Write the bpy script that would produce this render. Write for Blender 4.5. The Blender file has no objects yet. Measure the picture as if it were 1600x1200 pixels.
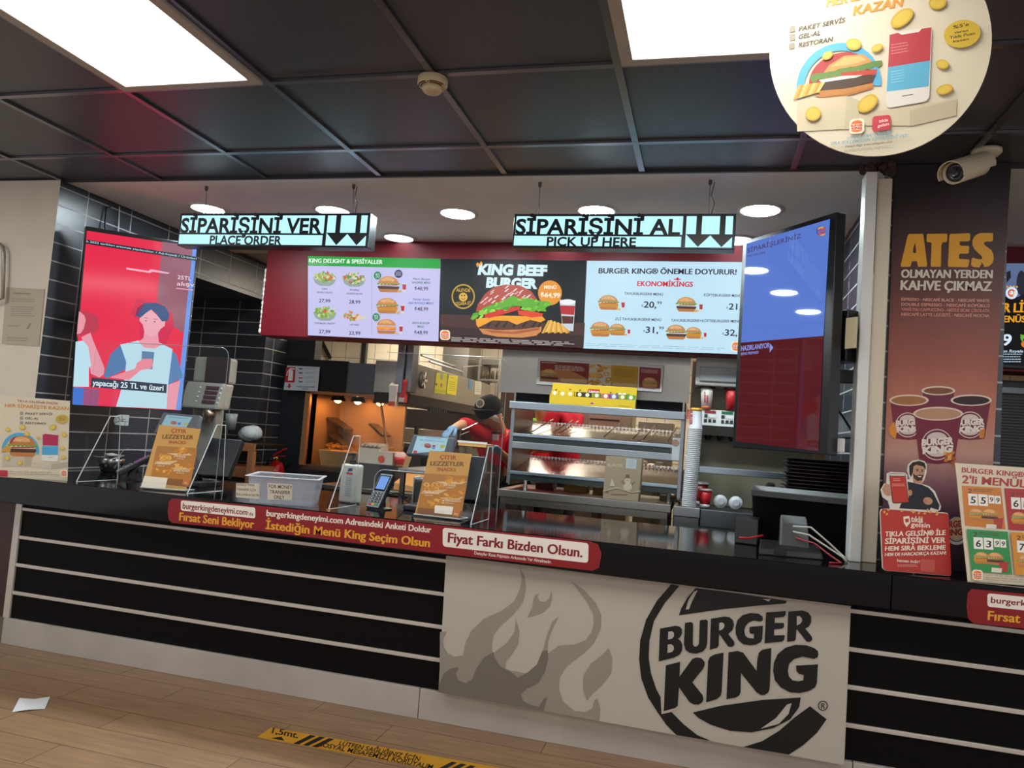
import bpy, bmesh, math, random
from mathutils import Vector, Matrix
random.seed(7)
SC = bpy.context.scene
COL = SC.collection
# ---------------------------------------------------------------- camera, world, exposure
FPX = 1173.415
CAM = Vector((0, 0, 1.3))
RX = Vector((0.96562224, 0.24875059, 0.07547738))
UY = Vector((-0.05608338, -0.08416067, 0.99487267))
FW = Vector((-0.25382739, 0.9649042, 0.06731663))
cd = bpy.data.cameras.new('camera')
cd.sensor_fit = 'HORIZONTAL'; cd.sensor_width = 36.0; cd.lens = FPX / 1600 * 36.0
cd.clip_start = 0.05; cd.clip_end = 60
co = bpy.data.objects.new('camera', cd); COL.objects.link(co)
co.matrix_world = Matrix(((RX.x, UY.x, -FW.x, CAM.x), (RX.y, UY.y, -FW.y, CAM.y), (RX.z, UY.z, -FW.z, CAM.z), (0, 0, 0, 1)))
SC.camera = co
W = bpy.data.worlds.new('world'); SC.world = W; W.use_nodes = True
W.node_tree.nodes['Background'].inputs[0].default_value = (0.97, 0.97, 1.0, 1)
W.node_tree.nodes['Background'].inputs[1].default_value = 0.9
vs = SC.view_settings
vs.view_transform = 'Standard'; vs.look = 'None'; vs.exposure = 0.0; vs.gamma = 1.0
SC.cycles.max_bounces = 8; SC.cycles.transparent_max_bounces = 16
SC.cycles.caustics_reflective = False; SC.cycles.caustics_refractive = False
SC.cycles.sample_clamp_indirect = 4.0
PANEL_E, DOWN_E, KITCH_E = 10.5, 190.0, 52.0     # strengths of the lamps, seen and unseen, built further down

# ---------------------------------------------------------------- helpers
def ray(px, py):
    return RX * ((px - 800) / FPX) - UY * ((py - 600) / FPX) + FW
def at(px, py, y=None, z=None, x=None):
    """the point of the room that a sight line meets on a plane of the room"""
    d = ray(px, py)
    k = y / d.y if y is not None else ((z - CAM.z) / d.z if z is not None else x / d.x)
    return CAM + d * k
def lin(h):
    h = h.lstrip('#')
    if len(h) == 3: h = ''.join(c * 2 for c in h)
    v = [int(h[i:i + 2], 16) / 255 for i in (0, 2, 4)]
    return tuple(c / 12.92 if c <= .04045 else ((c + .055) / 1.055) ** 2.4 for c in v) + (1,)
MATS = {}
def new_mat(n):
    m = bpy.data.materials.new(n); m.use_nodes = True
    return m, m.node_tree, m.node_tree.nodes['Principled BSDF']
def paint(h, rough=.5, metal=0., spec=.5, noise=0., scale=20.):
    k = ('p', h, rough, metal, spec, noise)
    if k in MATS: return MATS[k]
    m, nt, b = new_mat('paint_' + h)
    c = lin(h)
    b.inputs['Base Color'].default_value = c; b.inputs['Roughness'].default_value = rough
    b.inputs['Metallic'].default_value = metal; b.inputs['Specular IOR Level'].default_value = spec
    if noise:
        n = nt.nodes.new('ShaderNodeTexNoise'); n.inputs['Scale'].default_value = scale; n.inputs['Detail'].default_value = 4
        g = nt.nodes.new('ShaderNodeNewGeometry'); nt.links.new(g.outputs['Position'], n.inputs['Vector'])
        r = nt.nodes.new('ShaderNodeValToRGB')
        r.color_ramp.elements[0].position = .3; r.color_ramp.elements[1].position = .7
        r.color_ramp.elements[0].color = tuple(x * (1 - noise) for x in c[:3]) + (1,)
        r.color_ramp.elements[1].color = tuple(min(1, x * (1 + noise)) for x in c[:3]) + (1,)
        nt.links.new(n.outputs['Fac'], r.inputs['Fac']); nt.links.new(r.outputs['Color'], b.inputs['Base Color'])
    MATS[k] = m
    return m
def emit(h, s=1., rough=.4):
    k = ('e', h, s, rough)
    if k in MATS: return MATS[k]
    m, nt, b = new_mat('lit_' + h)
    b.inputs['Base Color'].default_value = (.01, .01, .01, 1); b.inputs['Roughness'].default_value = rough
    b.inputs['Specular IOR Level'].default_value = .28 if rough < .2 else .15
    b.inputs['Emission Color'].default_value = lin(h); b.inputs['Emission Strength'].default_value = s
    MATS[k] = m
    return m
def steel(h='#9b9a96', rough=.32, brush=None):
    k = ('s', h, rough, brush)
    if k in MATS: return MATS[k]
    m, nt, b = new_mat('steel_' + h)
    b.inputs['Base Color'].default_value = lin(h); b.inputs['Metallic'].default_value = 1.; b.inputs['Roughness'].default_value = rough
    n = nt.nodes.new('ShaderNodeTexNoise'); n.inputs['Scale'].default_value = 9; n.inputs['Detail'].default_value = 5
    mp = nt.nodes.new('ShaderNodeMapping'); mp.inputs['Scale'].default_value = brush or (1, 1, 12)
    g = nt.nodes.new('ShaderNodeNewGeometry'); nt.links.new(g.outputs['Position'], mp.inputs['Vector']); nt.links.new(mp.outputs[0], n.inputs['Vector'])
    r = nt.nodes.new('ShaderNodeMapRange'); r.inputs['To Min'].default_value = rough - .05; r.inputs['To Max'].default_value = rough + .07
    nt.links.new(n.outputs['Fac'], r.inputs['Value']); nt.links.new(r.outputs[0], b.inputs['Roughness'])
    MATS[k] = m
    return m
def clear(name, tint=(.97, .98, .98), gloss=.07, rough=.02):
    k = ('c', name)
    if k in MATS: return MATS[k]
    m = bpy.data.materials.new(name); m.use_nodes = True; nt = m.node_tree; nt.nodes.clear()
    o = nt.nodes.new('ShaderNodeOutputMaterial'); mx = nt.nodes.new('ShaderNodeMixShader')
    t = nt.nodes.new('ShaderNodeBsdfTransparent'); t.inputs[0].default_value = tint + (1,)
    g = nt.nodes.new('ShaderNodeBsdfGlossy'); g.inputs['Roughness'].default_value = rough
    lw = nt.nodes.new('ShaderNodeLayerWeight'); lw.inputs['Blend'].default_value = .5
    pw = nt.nodes.new('ShaderNodeMath'); pw.operation = 'POWER'; pw.inputs[1].default_value = 5
    ma = nt.nodes.new('ShaderNodeMath'); ma.operation = 'MULTIPLY_ADD'; ma.inputs[1].default_value = gloss * 3; ma.inputs[2].default_value = .007
    nt.links.new(lw.outputs['Facing'], pw.inputs[0]); nt.links.new(pw.outputs[0], ma.inputs[0]); nt.links.new(ma.outputs[0], mx.inputs[0]); nt.links.new(t.outputs[0], mx.inputs[1]); nt.links.new(g.outputs[0], mx.inputs[2])
    nt.links.new(mx.outputs[0], o.inputs[0])
    MATS[k] = m
    return m
def frosted(name, col, alpha, rough=.35):
    k = ('f', name)
    if k in MATS: return MATS[k]
    m, nt, b = new_mat(name)
    b.inputs['Base Color'].default_value = lin(col); b.inputs['Roughness'].default_value = rough; b.inputs['Alpha'].default_value = alpha
    MATS[k] = m
    return m
def grid_mat(name, axes, w, h, off, c1, c2, cm, mortar=.006, rough=.25, shift=(0, 0), spec=.5, var=.0, mrough=.6, wob=0.):
    m, nt, b = new_mat(name)
    g = nt.nodes.new('ShaderNodeNewGeometry'); s = nt.nodes.new('ShaderNodeSeparateXYZ'); c = nt.nodes.new('ShaderNodeCombineXYZ')
    nt.links.new(g.outputs['Position'], s.inputs[0])
    for i, a in enumerate(axes):
        ad = nt.nodes.new('ShaderNodeMath'); ad.operation = 'ADD'; ad.inputs[1].default_value = shift[i]
        nt.links.new(s.outputs['XYZ'.index(a)], ad.inputs[0]); nt.links.new(ad.outputs[0], c.inputs[i])
    t = nt.nodes.new('ShaderNodeTexBrick'); t.offset = off; t.squash = 1
    t.inputs['Scale'].default_value = 1; t.inputs['Brick Width'].default_value = w; t.inputs['Row Height'].default_value = h
    t.inputs['Mortar Size'].default_value = mortar / 2; t.inputs['Mortar Smooth'].default_value = .1; t.inputs['Bias'].default_value = 0
    t.inputs['Color1'].default_value = lin(c1); t.inputs['Color2'].default_value = lin(c2); t.inputs['Mortar'].default_value = lin(cm)
    nt.links.new(c.outputs[0], t.inputs['Vector'])
    nt.links.new(t.outputs['Color'], b.inputs['Base Color'])
    r = nt.nodes.new('ShaderNodeMapRange'); r.inputs['To Min'].default_value = rough; r.inputs['To Max'].default_value = mrough
    nt.links.new(t.outputs['Fac'], r.inputs['Value']); nt.links.new(r.outputs[0], b.inputs['Roughness'])
    b.inputs['Specular IOR Level'].default_value = spec
    bp = nt.nodes.new('ShaderNodeBump'); bp.inputs['Strength'].default_value = .25; bp.inputs['Distance'].default_value = .004; bp.invert = True
    nt.links.new(t.outputs['Fac'], bp.inputs['Height']); nt.links.new(bp.outputs[0], b.inputs['Normal'])
    return m, nt, b, t, c

def tagged(o, label=None, cat=None, group=None, kind=None):
    if label: o['label'] = label
    if cat: o['category'] = cat
    if group: o['group'] = group
    if kind: o['kind'] = kind
    return o
def E(name, loc, label, cat, group=None):
    o = bpy.data.objects.new(name, None); COL.objects.link(o); o.location = loc; o.empty_display_size = .1
    return tagged(o, label, cat, group)
def wloc(o):
    v = Vector((0, 0, 0))
    while o: v = v + o.location; o = o.parent
    return v
def put(name, vs_, fs, mi, mats, parent=None, bevel=0, smooth=False, origin=None, segs=2):
    vs_ = [Vector(v) for v in vs_]
    if parent: org = wloc(parent)
    elif origin is not None: org = Vector(origin)
    else:
        org = Vector(((min(v.x for v in vs_) + max(v.x for v in vs_)) / 2, (min(v.y for v in vs_) + max(v.y for v in vs_)) / 2, min(v.z for v in vs_)))
    me = bpy.data.meshes.new(name)
    me.from_pydata([v - org for v in vs_], [], fs)
    for m in mats: me.materials.append(m)
    me.polygons.foreach_set('material_index', mi)
    if smooth: me.polygons.foreach_set('use_smooth', [True] * len(fs))
    me.validate(); me.update()
    o = bpy.data.objects.new(name, me); COL.objects.link(o)
    if parent: o.parent = parent
    else: o.location = org
    if bevel:
        b = o.modifiers.new('bevel', 'BEVEL'); b.width = bevel; b.segments = segs; b.limit_method = 'ANGLE'; b.angle_limit = .7
    if smooth == 'auto' or (smooth and bevel):
        pass
    return o
class MB:
    """collects shapes of one part"""
    def __init__(s): s.v = []; s.f = []; s.mi = []; s.m = []
    def mid(s, m):
        if m not in s.m: s.m.append(m)
        return s.m.index(m)
    def add(s, vs_, fs, m):
        n = len(s.v); s.v += [Vector(v) for v in vs_]; s.f += [[i + n for i in f] for f in fs]; s.mi += [s.mid(m)] * len(fs)
        return s
    def box(s, x0, x1, y0, y1, z0, z1, m):
        return s.hexa([(x0, y0, z0), (x1, y0, z0), (x1, y1, z0), (x0, y1, z0), (x0, y0, z1), (x1, y0, z1), (x1, y1, z1), (x0, y1, z1)], m)
    def hexa(s, p, m):
        return s.add(p, [(3, 2, 1, 0), (4, 5, 6, 7), (0, 1, 5, 4), (1, 2, 6, 5), (2, 3, 7, 6), (3, 0, 4, 7)], m)
    def obox(s, c, ax, ay, az, m):
        c = Vector(c); ax = Vector(ax); ay = Vector(ay); az = Vector(az)
        return s.hexa([c - ax - ay - az, c + ax - ay - az, c + ax + ay - az, c - ax + ay - az, c - ax - ay + az, c + ax - ay + az, c + ax + ay + az, c - ax + ay + az], m)
    def prism(s, poly, vec, m, mside=None):
        p = [Vector(q) for q in poly]; vec = Vector(vec); n = len(p)
        s.add(p + [q + vec for q in p], [list(range(n - 1, -1, -1)), list(range(n, 2 * n))], m)
        q = len(s.v) - 2 * n
        k = s.mid(mside or m)
        for i in range(n):
            j = (i + 1) % n
            s.f.append([q + i, q + j, q + n + j, q + n + i]); s.mi.append(k)
        return s
    def tube(s, pts, r, m, n=8, closed=False):
        pts = [Vector(p) for p in pts]; rings = []; up = None
        rr = r if isinstance(r, (list, tuple)) else [r] * len(pts)
        for i, p in enumerate(pts):
            a = pts[max(0, i - 1)]; b = pts[min(len(pts) - 1, i + 1)]
            d = (b - a).normalized()
            if up is None: up = Vector((0, 0, 1)) if abs(d.z) < .9 else Vector((1, 0, 0))
            e = (up - d * up.dot(d)).normalized(); g = d.cross(e); up = e
            rings.append([p + (e * math.cos(t) + g * math.sin(t)) * rr[i] for t in [2 * math.pi * k / n for k in range(n)]])
        vs_ = [v for q in rings for v in q]; fs = []
        for i in range(len(pts) - 1):
            for k in range(n):
                l = (k + 1) % n
                fs.append((i * n + k, i * n + l, (i + 1) * n + l, (i + 1) * n + k))
        fs.append(list(range(n - 1, -1, -1))); q = (len(pts) - 1) * n; fs.append(list(range(q, q + n)))
        return s.add(vs_, fs, m)
    def lathe(s, c, prof, m, n=24, axis=(0, 0, 1), ref=None):
        c = Vector(c); a = Vector(axis).normalized()
        e = Vector(ref) if ref else (Vector((1, 0, 0)) if abs(a.x) < .9 else Vector((0, 1, 0)))
        e = (e - a * e.dot(a)).normalized(); g = a.cross(e); vs_ = []; fs = []
        for r, h in prof:
            vs_ += [c + a * h + (e * math.cos(2 * math.pi * k / n) + g * math.sin(2 * math.pi * k / n)) * r for k in range(n)]
        for i in range(len(prof) - 1):
            for k in range(n):
                l = (k + 1) % n
                fs.append((i * n + k, i * n + l, (i + 1) * n + l, (i + 1) * n + k))
        fs.append(list(range(n - 1, -1, -1))); q = (len(prof) - 1) * n; fs.append(list(range(q, q + n)))
        return s.add(vs_, fs, m)
    def ball(s, c, r, m, n=16, k=10):
        prof = [(max(1e-4, math.sin(math.pi * i / k)), -math.cos(math.pi * i / k)) for i in range(k + 1)]
        q = len(s.v); s.lathe((0, 0, 0), prof, m, n)
        r = r if isinstance(r, (tuple, list)) else (r, r, r); c = Vector(c)
        for i in range(q, len(s.v)):
            v = s.v[i]; s.v[i] = Vector((c.x + v.x * r[0], c.y + v.y * r[1], c.z + v.z * r[2]))
        return s
    def rot(s, c, ang, axis='Z', start=0):
        M = Matrix.Rotation(ang, 3, axis); c = Vector(c)
        for i in range(start, len(s.v)): s.v[i] = c + M @ (s.v[i] - c)
        return s
    def build(s, name, parent=None, bevel=0, smooth=False, origin=None, segs=2):
        return put(name, s.v, s.f, s.mi, s.m, parent, bevel, smooth, origin, segs)

# flat prints: shapes laid on a plane of the room, each a hair in front of the one before
class Pl:
    def __init__(s, p, n):
        s.p = Vector(p); s.n = Vector(n).normalized()
        if s.n.dot(CAM - s.p) < 0: s.n = -s.n
    def m(s, px, py, off=0.):
        d = ray(px, py); k = (s.p - CAM).dot(s.n) / d.dot(s.n)
        return CAM + d * k + s.n * off
def ply(y): return Pl((0, y, 1), (0, 1, 0))
def plz(z): return Pl((0, 2, z), (0, 0, 1))
def plx(x): return Pl((x, 4, 1), (1, 0, 0))
def pl3(a, b, c): return Pl(a, (Vector(b) - Vector(a)).cross(Vector(c) - Vector(a)))
GLY = {}
def glyphs(t, bold, shear):
    k = (t, bold, shear)
    if k not in GLY:
        cu = bpy.data.curves.new('t', 'FONT'); cu.body = t; cu.offset = bold; cu.shear = shear; cu.resolution_u = 3; cu.size = 1
        ob = bpy.data.objects.new('t', cu)
        me = bpy.data.meshes.new_from_object(ob)
        GLY[k] = ([(v.co.x, v.co.y) for v in me.vertices], [list(p.vertices) for p in me.polygons])
        bpy.data.meshes.remove(me); bpy.data.objects.remove(ob); bpy.data.curves.remove(cu)
    return GLY[k]
CAPH = .729
class Pr:
    def __init__(s, pl, crop=(0, 0, 1.), off=.0015, step=.0005, lit=None, rough=.45, spec=.4):
        s.pl = pl; s.c = crop; s.off = off; s.step = step * .22; s.lit = lit; s.rough = rough; s.spec = spec
        s.v = []; s.f = []; s.mi = []; s.m = []
    def xf(s, x, y): return (s.c[0] + x / s.c[2], s.c[1] + y / s.c[2])
    def mat(s, c):
        m = c if not isinstance(c, str) else (emit(c, s.lit, s.rough) if s.lit else paint(c, s.rough, 0, s.spec))
        if m not in s.m: s.m.append(m)
        return s.m.index(m)
    def raw(s, c, pts, faces):
        k = s.mat(c); n = len(s.v)
        s.v += [s.pl.m(*s.xf(x, y), s.off) for x, y in pts]
        s.f += [[i + n for i in f] for f in faces]; s.mi += [k] * len(faces)
        s.off += s.step
        return s
    def poly(s, c, pts): return s.raw(c, pts, [list(range(len(pts)))])
    def ell(s, c, cx, cy, rx, ry=None, rot=0, n=28, a0=0, a1=360, sl=0):
        ry = ry or rx; R = math.radians(rot); ps = []
        full = abs(a1 - a0) >= 360
        for i in range(n if full else n + 1):
            t = math.radians(a0 + (a1 - a0) * i / n); x = rx * math.cos(t); y = -ry * math.sin(t)
            X = x * math.cos(R) - y * math.sin(R)
            ps.append((cx + X, cy + x * math.sin(R) + y * math.cos(R) + sl * X))
        return s.poly(c, ps)
    def ring(s, c, cx, cy, r0, r1, a0=0, a1=360, n=36, asp=1., sl=0, rot=0):
        ps = []
        for r in (r0, r1):
            for i in range(n + 1):
                t = math.radians(a0 + (a1 - a0) * i / n); x = r * math.cos(t)
                ps.append((cx + x, cy - r * asp * math.sin(t) + sl * x))
        return s.raw(c, ps, [(i, i + 1, n + 2 + i, n + 1 + i) for i in range(n)])
    def quad(s, c, q, r=0):
        """q: TL TR BR BL; r: rounding as a share of the height"""
        if not r: return s.poly(c, q)
        (ax, ay), (bx, by), (cx, cy), (dx, dy) = q
        w = math.hypot(bx - ax, by - ay); h = math.hypot(dx - ax, dy - ay); ru = r * h / w; ps = []
        for (u, v, a) in ((1 - ru, r, -90), (1 - ru, 1 - r, 0), (ru, 1 - r, 90), (ru, r, 180)):
            for i in range(7):
                t = math.radians(a + 15 * i); U = u + ru * math.cos(t); V = v + r * math.sin(t)
                ps.append((ax * (1 - U) * (1 - V) + bx * U * (1 - V) + cx * U * V + dx * (1 - U) * V, ay * (1 - U) * (1 - V) + by * U * (1 - V) + cy * U * V + dy * (1 - U) * V))
        return s.poly(c, ps)
    def rect(s, c, x0, y0, x1, y1, sl=0., r=0):
        d = sl * (x1 - x0)
        return s.quad(c, [(x0, y0), (x1, y0 + d), (x1, y1 + d), (x0, y1)], r)
    def text(s, c, t, x0, y0, x1, y1, h, b=.02, shear=0., lean=.07):
        gv, gf = glyphs(t, min(b, .014) if s.c[2] > 0 and not hasattr(s, 'plain') else b, shear)
        if not gv: return s
        a = min(g[0] for g in gv); w = max(g[0] for g in gv) - a
        dx = max(0, b - .014) * h / CAPH * .6; st_ = s.step
        for e in ((-dx, 0, dx) if dx > .1 * s.c[2] and not hasattr(s, 'plain') else (0,)):
            s.step = .00003 if e < dx and dx else st_
            s.raw(c, [(e + x0 + (x1 - x0) * (gx - a) / w + lean * h * gy / CAPH, y0 + (y1 - y0) * (gx - a) / w - h * gy / CAPH) for gx, gy in gv], gf)
        s.step = st_
        return s
    def textq(s, c, t, q, b=.05, shear=0.):
        gv, gf = glyphs(t, b, shear)
        a = min(g[0] for g in gv); w = max(g[0] for g in gv) - a; e = min(g[1] for g in gv); hh = max(g[1] for g in gv) - e
        (ax, ay), (bx, by), (cx, cy), (dx, dy) = q; ps = []
        for gx, gy in gv:
            U = (gx - a) / w; V = 1 - (gy - e) / hh
            ps.append((ax * (1 - U) * (1 - V) + bx * U * (1 - V) + cx * U * V + dx * (1 - U) * V, ay * (1 - U) * (1 - V) + by * U * (1 - V) + cy * U * V + dy * (1 - U) * V))
        return s.raw(c, ps, gf)
    def lines(s, c, x0, y0, x1, y1, n, sl=0, th=.35, jag=.15):
        """small print too small to read: rows of dashes"""
        p = (y1 - y0) / n
        for i in range(n):
            x = x0; e = x1 - (x1 - x0) * jag * random.random(); y = y0 + i * p; ps = []; fs = []
            while x < e:
                l = min(e - x, (x1 - x0) * random.uniform(.06, .16)); k = len(ps)
                ps += [(x, y + sl * (x - x0)), (x + l, y + sl * (x + l - x0)), (x + l, y + p * th + sl * (x + l - x0)), (x, y + p * th + sl * (x - x0))]
                fs.append((k, k + 1, k + 2, k + 3)); x += l + (x1 - x0) * .02
            s.raw(c, ps, fs); s.off -= s.step
        s.off += s.step
        return s
    def frill(s, c, x0, x1, y, h, sl, n=14, amp=.6):
        ps = [(x0, y + sl * 0)]
        up = []; lo = []
        for i in range(n + 1):
            x = x0 + (x1 - x0) * i / n; d = sl * (x - (x0 + x1) / 2)
            up.append((x, y - h * .5 * random.uniform(.6, 1.1) + d)); lo.append((x, y + h * (.25 + amp * (i % 2)) * random.uniform(.7, 1.1) + d))
        return s.poly(c, up + lo[::-1])
    def burger(s, cx, cy, w, sl=0., filling='beef', cheese=None, bun='#c98548', fries=True, cup=True):
        """cx,cy: middle of the burger, w: its width"""
        h = w * .72; f = lambda u, v: (cx + u * w, cy + v * h + sl * u * w)
        s.poly('#b8763c', [f(-.43, .27), f(.43, .27), f(.42, .38), f(.34, .48), f(-.34, .48), f(-.42, .38)])
        if filling == 'beef':
            s.poly('#4a2c1d', [f(-.46, .12), f(.46, .12), f(.47, .22), f(.42, .29), f(-.42, .29), f(-.47, .22)])
        elif filling == 'chicken':
            s.poly('#c98a2a', [f(-.46, .06), f(.46, .06), f(.47, .2), f(.42, .3), f(-.42, .3), f(-.47, .2)])
        else:
            s.poly('#d9781c', [f(-.44, .0), f(.44, .0), f(.46, .12), f(.42, .24), f(-.42, .24), f(-.46, .12)])
        if cheese:
            s.poly(cheese, [f(-.45, .02), f(.45, .02), f(.44, .12), f(.2, .14), f(.02, .24), f(-.16, .14), f(-.3, .2), f(-.44, .12)])
        if filling != 'plain':
            s.poly('#b23a22', [f(-.38, .0), f(.4, -.03), f(.4, .06), f(-.36, .09)])
            s.poly('#f0e8d8', [f(-.4, -.02), f(.42, -.05), f(.42, -.01), f(-.38, .04)])
            s.frill('#6f9a33', cx - .5 * w, cx + .5 * w, cy - .04 * h, h * .1, sl)
        ps = [f(.44 * math.cos(math.radians(t)), -.06 - .42 * math.sin(math.radians(t))) for t in range(0, 181, 12)]
        s.poly(bun, ps)
        s.poly('#dca468', [f(.3 * math.cos(math.radians(t)) - .03, -.2 - .24 * math.sin(math.radians(t))) for t in range(0, 181, 15)])
        pts = []; fs = []
        for i in range(14):
            u = random.uniform(-.3, .3); v = -.18 - random.uniform(0, .2) * (1 - abs(u)); k = len(pts); d = .018
            pts += [f(u - d, v), f(u, v - d), f(u + d, v), f(u, v + d)]; fs.append((k, k + 1, k + 2, k + 3))
        s.raw('#f3dcae', pts, fs)
        if fries:
            for i in range(7):
                u = .36 + .028 * i; v = .42 - .14 * random.random(); s.poly(['#e3ac4a', '#d59632'][i % 2], [f(u, .48), f(u + .03, .48), f(u + .07, v), f(u + .04, v)])
        if cup:
            s.poly('#cfd6da', [f(.6, -.1), f(.78, -.1), f(.75, .47), f(.63, .47)])
            s.poly('#b3232b', [f(.605, -.02), f(.775, -.02), f(.755, .3), f(.625, .3)])
        return s
    def bklogo(s, cx, cy, w, sl=0.):
        """small bun-shaped house badge"""
        h = w; f = lambda u, v: (cx + u * w, cy + v * h + sl * u * w)
        s.quad('#f2e3c8', [f(-.5, -.5), f(.5, -.5), f(.5, .5), f(-.5, .5)], .28)
        s.poly('#e8742a', [f(.38 * math.cos(math.radians(t)), -.16 - .24 * math.sin(math.radians(t))) for t in range(0, 181, 20)])
        s.poly('#e8742a', [f(.38 * math.cos(math.radians(t)), .24 - .16 * math.sin(math.radians(t))) for t in range(180, 361, 20)])
        s.textq('#c8202c', 'BURGER', [f(-.4, -.13), f(.4, -.13), f(.4, .03), f(-.4, .03)], .04)
        s.textq('#c8202c', 'KING', [f(-.36, .05), f(.36, .05), f(.36, .21), f(-.36, .21)], .05)
        return s
    def build(s, name, parent=None):
        return put(name, s.v, s.f, s.mi, s.m, parent)
def slab(pl, pts, t, m, name, parent=None, crop=(0, 0, 1.), mside=None, bevel=0, off=0.):
    """a sheet or board with outline pts, thickness t behind its plane"""
    p = [pl.m(crop[0] + x / crop[2], crop[1] + y / crop[2], off) for x, y in pts]
    return MB().prism(p, pl.n * -t, m, mside).build(name, parent, bevel)
def copy_tree(o, dv=(0, 0, 0), parent=None):
    c = o.copy(); COL.objects.link(c); c.parent = parent
    if parent is None: c.location = o.location + Vector(dv)
    for ch in list(o.children): copy_tree(ch, parent=c)
    return c
# ---------------------------------------------------------------- the setting
ZC = 2.59; YE = 3.53; TP = .6778; GX = -3.0772; GY = 2.4912
CT = .885; CF = 3.16
def S(o, **k): o['kind'] = 'structure'; return o
# floor: wood-look planks running along the counter
m, nt, b, t, c = grid_mat('plank_floor', 'XY', 1.05, .178, .37, '#967658', '#8a6c50', '#5c4228', .004, .38, (.2, .05), mrough=.6)
n = nt.nodes.new('ShaderNodeTexNoise'); n.inputs['Scale'].default_value = 3.; n.inputs['Detail'].default_value = 6
mp = nt.nodes.new('ShaderNodeMapping'); mp.inputs['Scale'].default_value = (1.3, 14, 1); nt.links.new(c.outputs[0], mp.inputs['Vector']); nt.links.new(mp.outputs[0], n.inputs['Vector'])
rp = nt.nodes.new('ShaderNodeValToRGB'); rp.color_ramp.elements[0].color = (.62, .62, .62, 1); rp.color_ramp.elements[1].color = (1.15, 1.12, 1.08, 1)
rp.color_ramp.elements[0].position = .3; rp.color_ramp.elements[1].position = .72
nt.links.new(n.outputs['Fac'], rp.inputs['Fac'])
mx = nt.nodes.new('ShaderNodeMix'); mx.data_type = 'RGBA'; mx.blend_type = 'MULTIPLY'; mx.inputs['Factor'].default_value = .8
nt.links.new(t.outputs['Color'], mx.inputs['A']); nt.links.new(rp.outputs['Color'], mx.inputs['B']); nt.links.new(mx.outputs['Result'], b.inputs['Base Color'])
S(MB().box(-7, 6, -4, 10.2, -.1, 0, m).build('floor'))
# ceiling of the hall: dark panels in a metal grid
tile = paint('#464851', .4, 0, .7, .12, 60)  # bluish sheen of the screens partly tinted into the tile colour
o = S(MB().box(-7, 6, -4, YE, ZC + .012, ZC + .1, tile).build('ceiling'))
g = MB(); bar = steel('#8d8a90', .3, (1, 1, 1)); hb = .0135
for i in range(-5, 14):
    x = GX + TP * i
    g.box(x - hb, x + hb, -4, YE - .001, ZC, ZC + .011, bar)
for j in range(-9, 2):
    y = GY + TP * j
    g.box(-7, 6, y - hb, y + hb, ZC - .0005, ZC + .0105, bar)
S(g.build('ceiling_grid'))
plaster = paint('#efeeea', .8, 0, .2, .03, 6)
S(MB().box(-7, 6, YE, 5.2, ZC, ZC + .1, plaster).build('ceiling_counter'))
S(MB().box(-7, 6, YE - .012, YE + .004, ZC - .004, ZC + .012, paint('#2c2826', .5)).build('trim_1'))
S(MB().box(-7, 6, 5.2, 10.2, 2.62, 2.7, paint('#b8b4aa', .8)).build('ceiling_kitchen'))
# tile
TB = dict(c1='#262b33', c2='#2f353e', cm='#a2a3a3', mortar=.008, rough=.36, mrough=.6, spec=.6)
tx = grid_mat('slate_tile_side', 'YZ', .36, .1105, 0., shift=(-3.711 + .36 * 20, -.01), **TB)[0]
ty = grid_mat('slate_tile_front', 'XZ', .36, .1105, 0., shift=(.08 + 3.6, -.01), **TB)[0]
beige = paint('#d8cdbc', .75, 0, .3, .04, 4)
XL = -3.75
def wall(name, x0, x1, y0, y1, z0, z1, mfront, mside):
    w = MB()
    v = [(x0, y0, z0), (x1, y0, z0), (x1, y1, z0), (x0, y1, z0), (x0, y0, z1), (x1, y0, z1), (x1, y1, z1), (x0, y1, z1)]
    w.add(v, [(0, 1, 5, 4), (2, 3, 7, 6)], mfront); w.add(v, [(1, 2, 6, 5), (3, 0, 4, 7), (3, 2, 1, 0), (4, 5, 6, 7)], mside)
    return S(w.build(name))
wall('wall_left', -7, XL, 3.5, 4.76, 0, ZC, beige, tx)
wall('wall_left_header', -7, XL, 4.76, 5.74, 2.293, ZC, ty, tx)
wall('wall_left_alcove', -7, XL, 5.74, 6.08, 0, ZC, ty, tx)
wall('wall_left_return', -5, -3.46, 6.081, 6.2, 0, 2.05, paint('#22262c', .28), paint('#22262c', .28))
wall('wall_left_kitchen', -5.6, -5.5, 6.2, 10, 0, 2.62, paint('#b9b09c', .5), paint('#b9b09c', .5))
wall('wall_right', .715, 1.17, 3.5, 5.0, 0, ZC, ty, tx)
kt = grid_mat('kitchen_tile', 'XZ', .2, .2, 0., '#cfc5ae', '#c7bda6', '#7d7668', .008, .35, (20.06, .09), mrough=.7)[0]
wall('wall_back', -7, 6, 8.6, 8.7, 0, 2.62, kt, kt)
wall('wall_right_kitchen', 4.2, 4.3, 4.8, 8.6, 0, 2.62, paint('#8f8878', .5), paint('#8f8878', .5))
wall('wall_right_far', 4.2, 6, 3.5, 4.8, 0, ZC, beige, beige)
# torn hole in the plaster over the cable duct
# red header that carries the menu screens
redp = paint('#6e0c1b', .45, 0, .35)
S(MB().box(-3.19, .715, 4.8, 5.0, 1.885, ZC - .001, redp).build('wall_menu', bevel=.004))
S(MB().box(1.185, 4.2, 4.8, 5.0, 1.87, ZC - .001, redp).build('wall_menu_right', bevel=.004))
ragged = MB()
for i in range(14):
    z = 2.36 - i * .034; r = random.uniform(.006, .016)
    ragged.ball((-3.193, 4.806, z), (r, .012, .02), paint('#d9d5cc', .9), 8, 5)
S(ragged.build('trim_2'))

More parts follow.
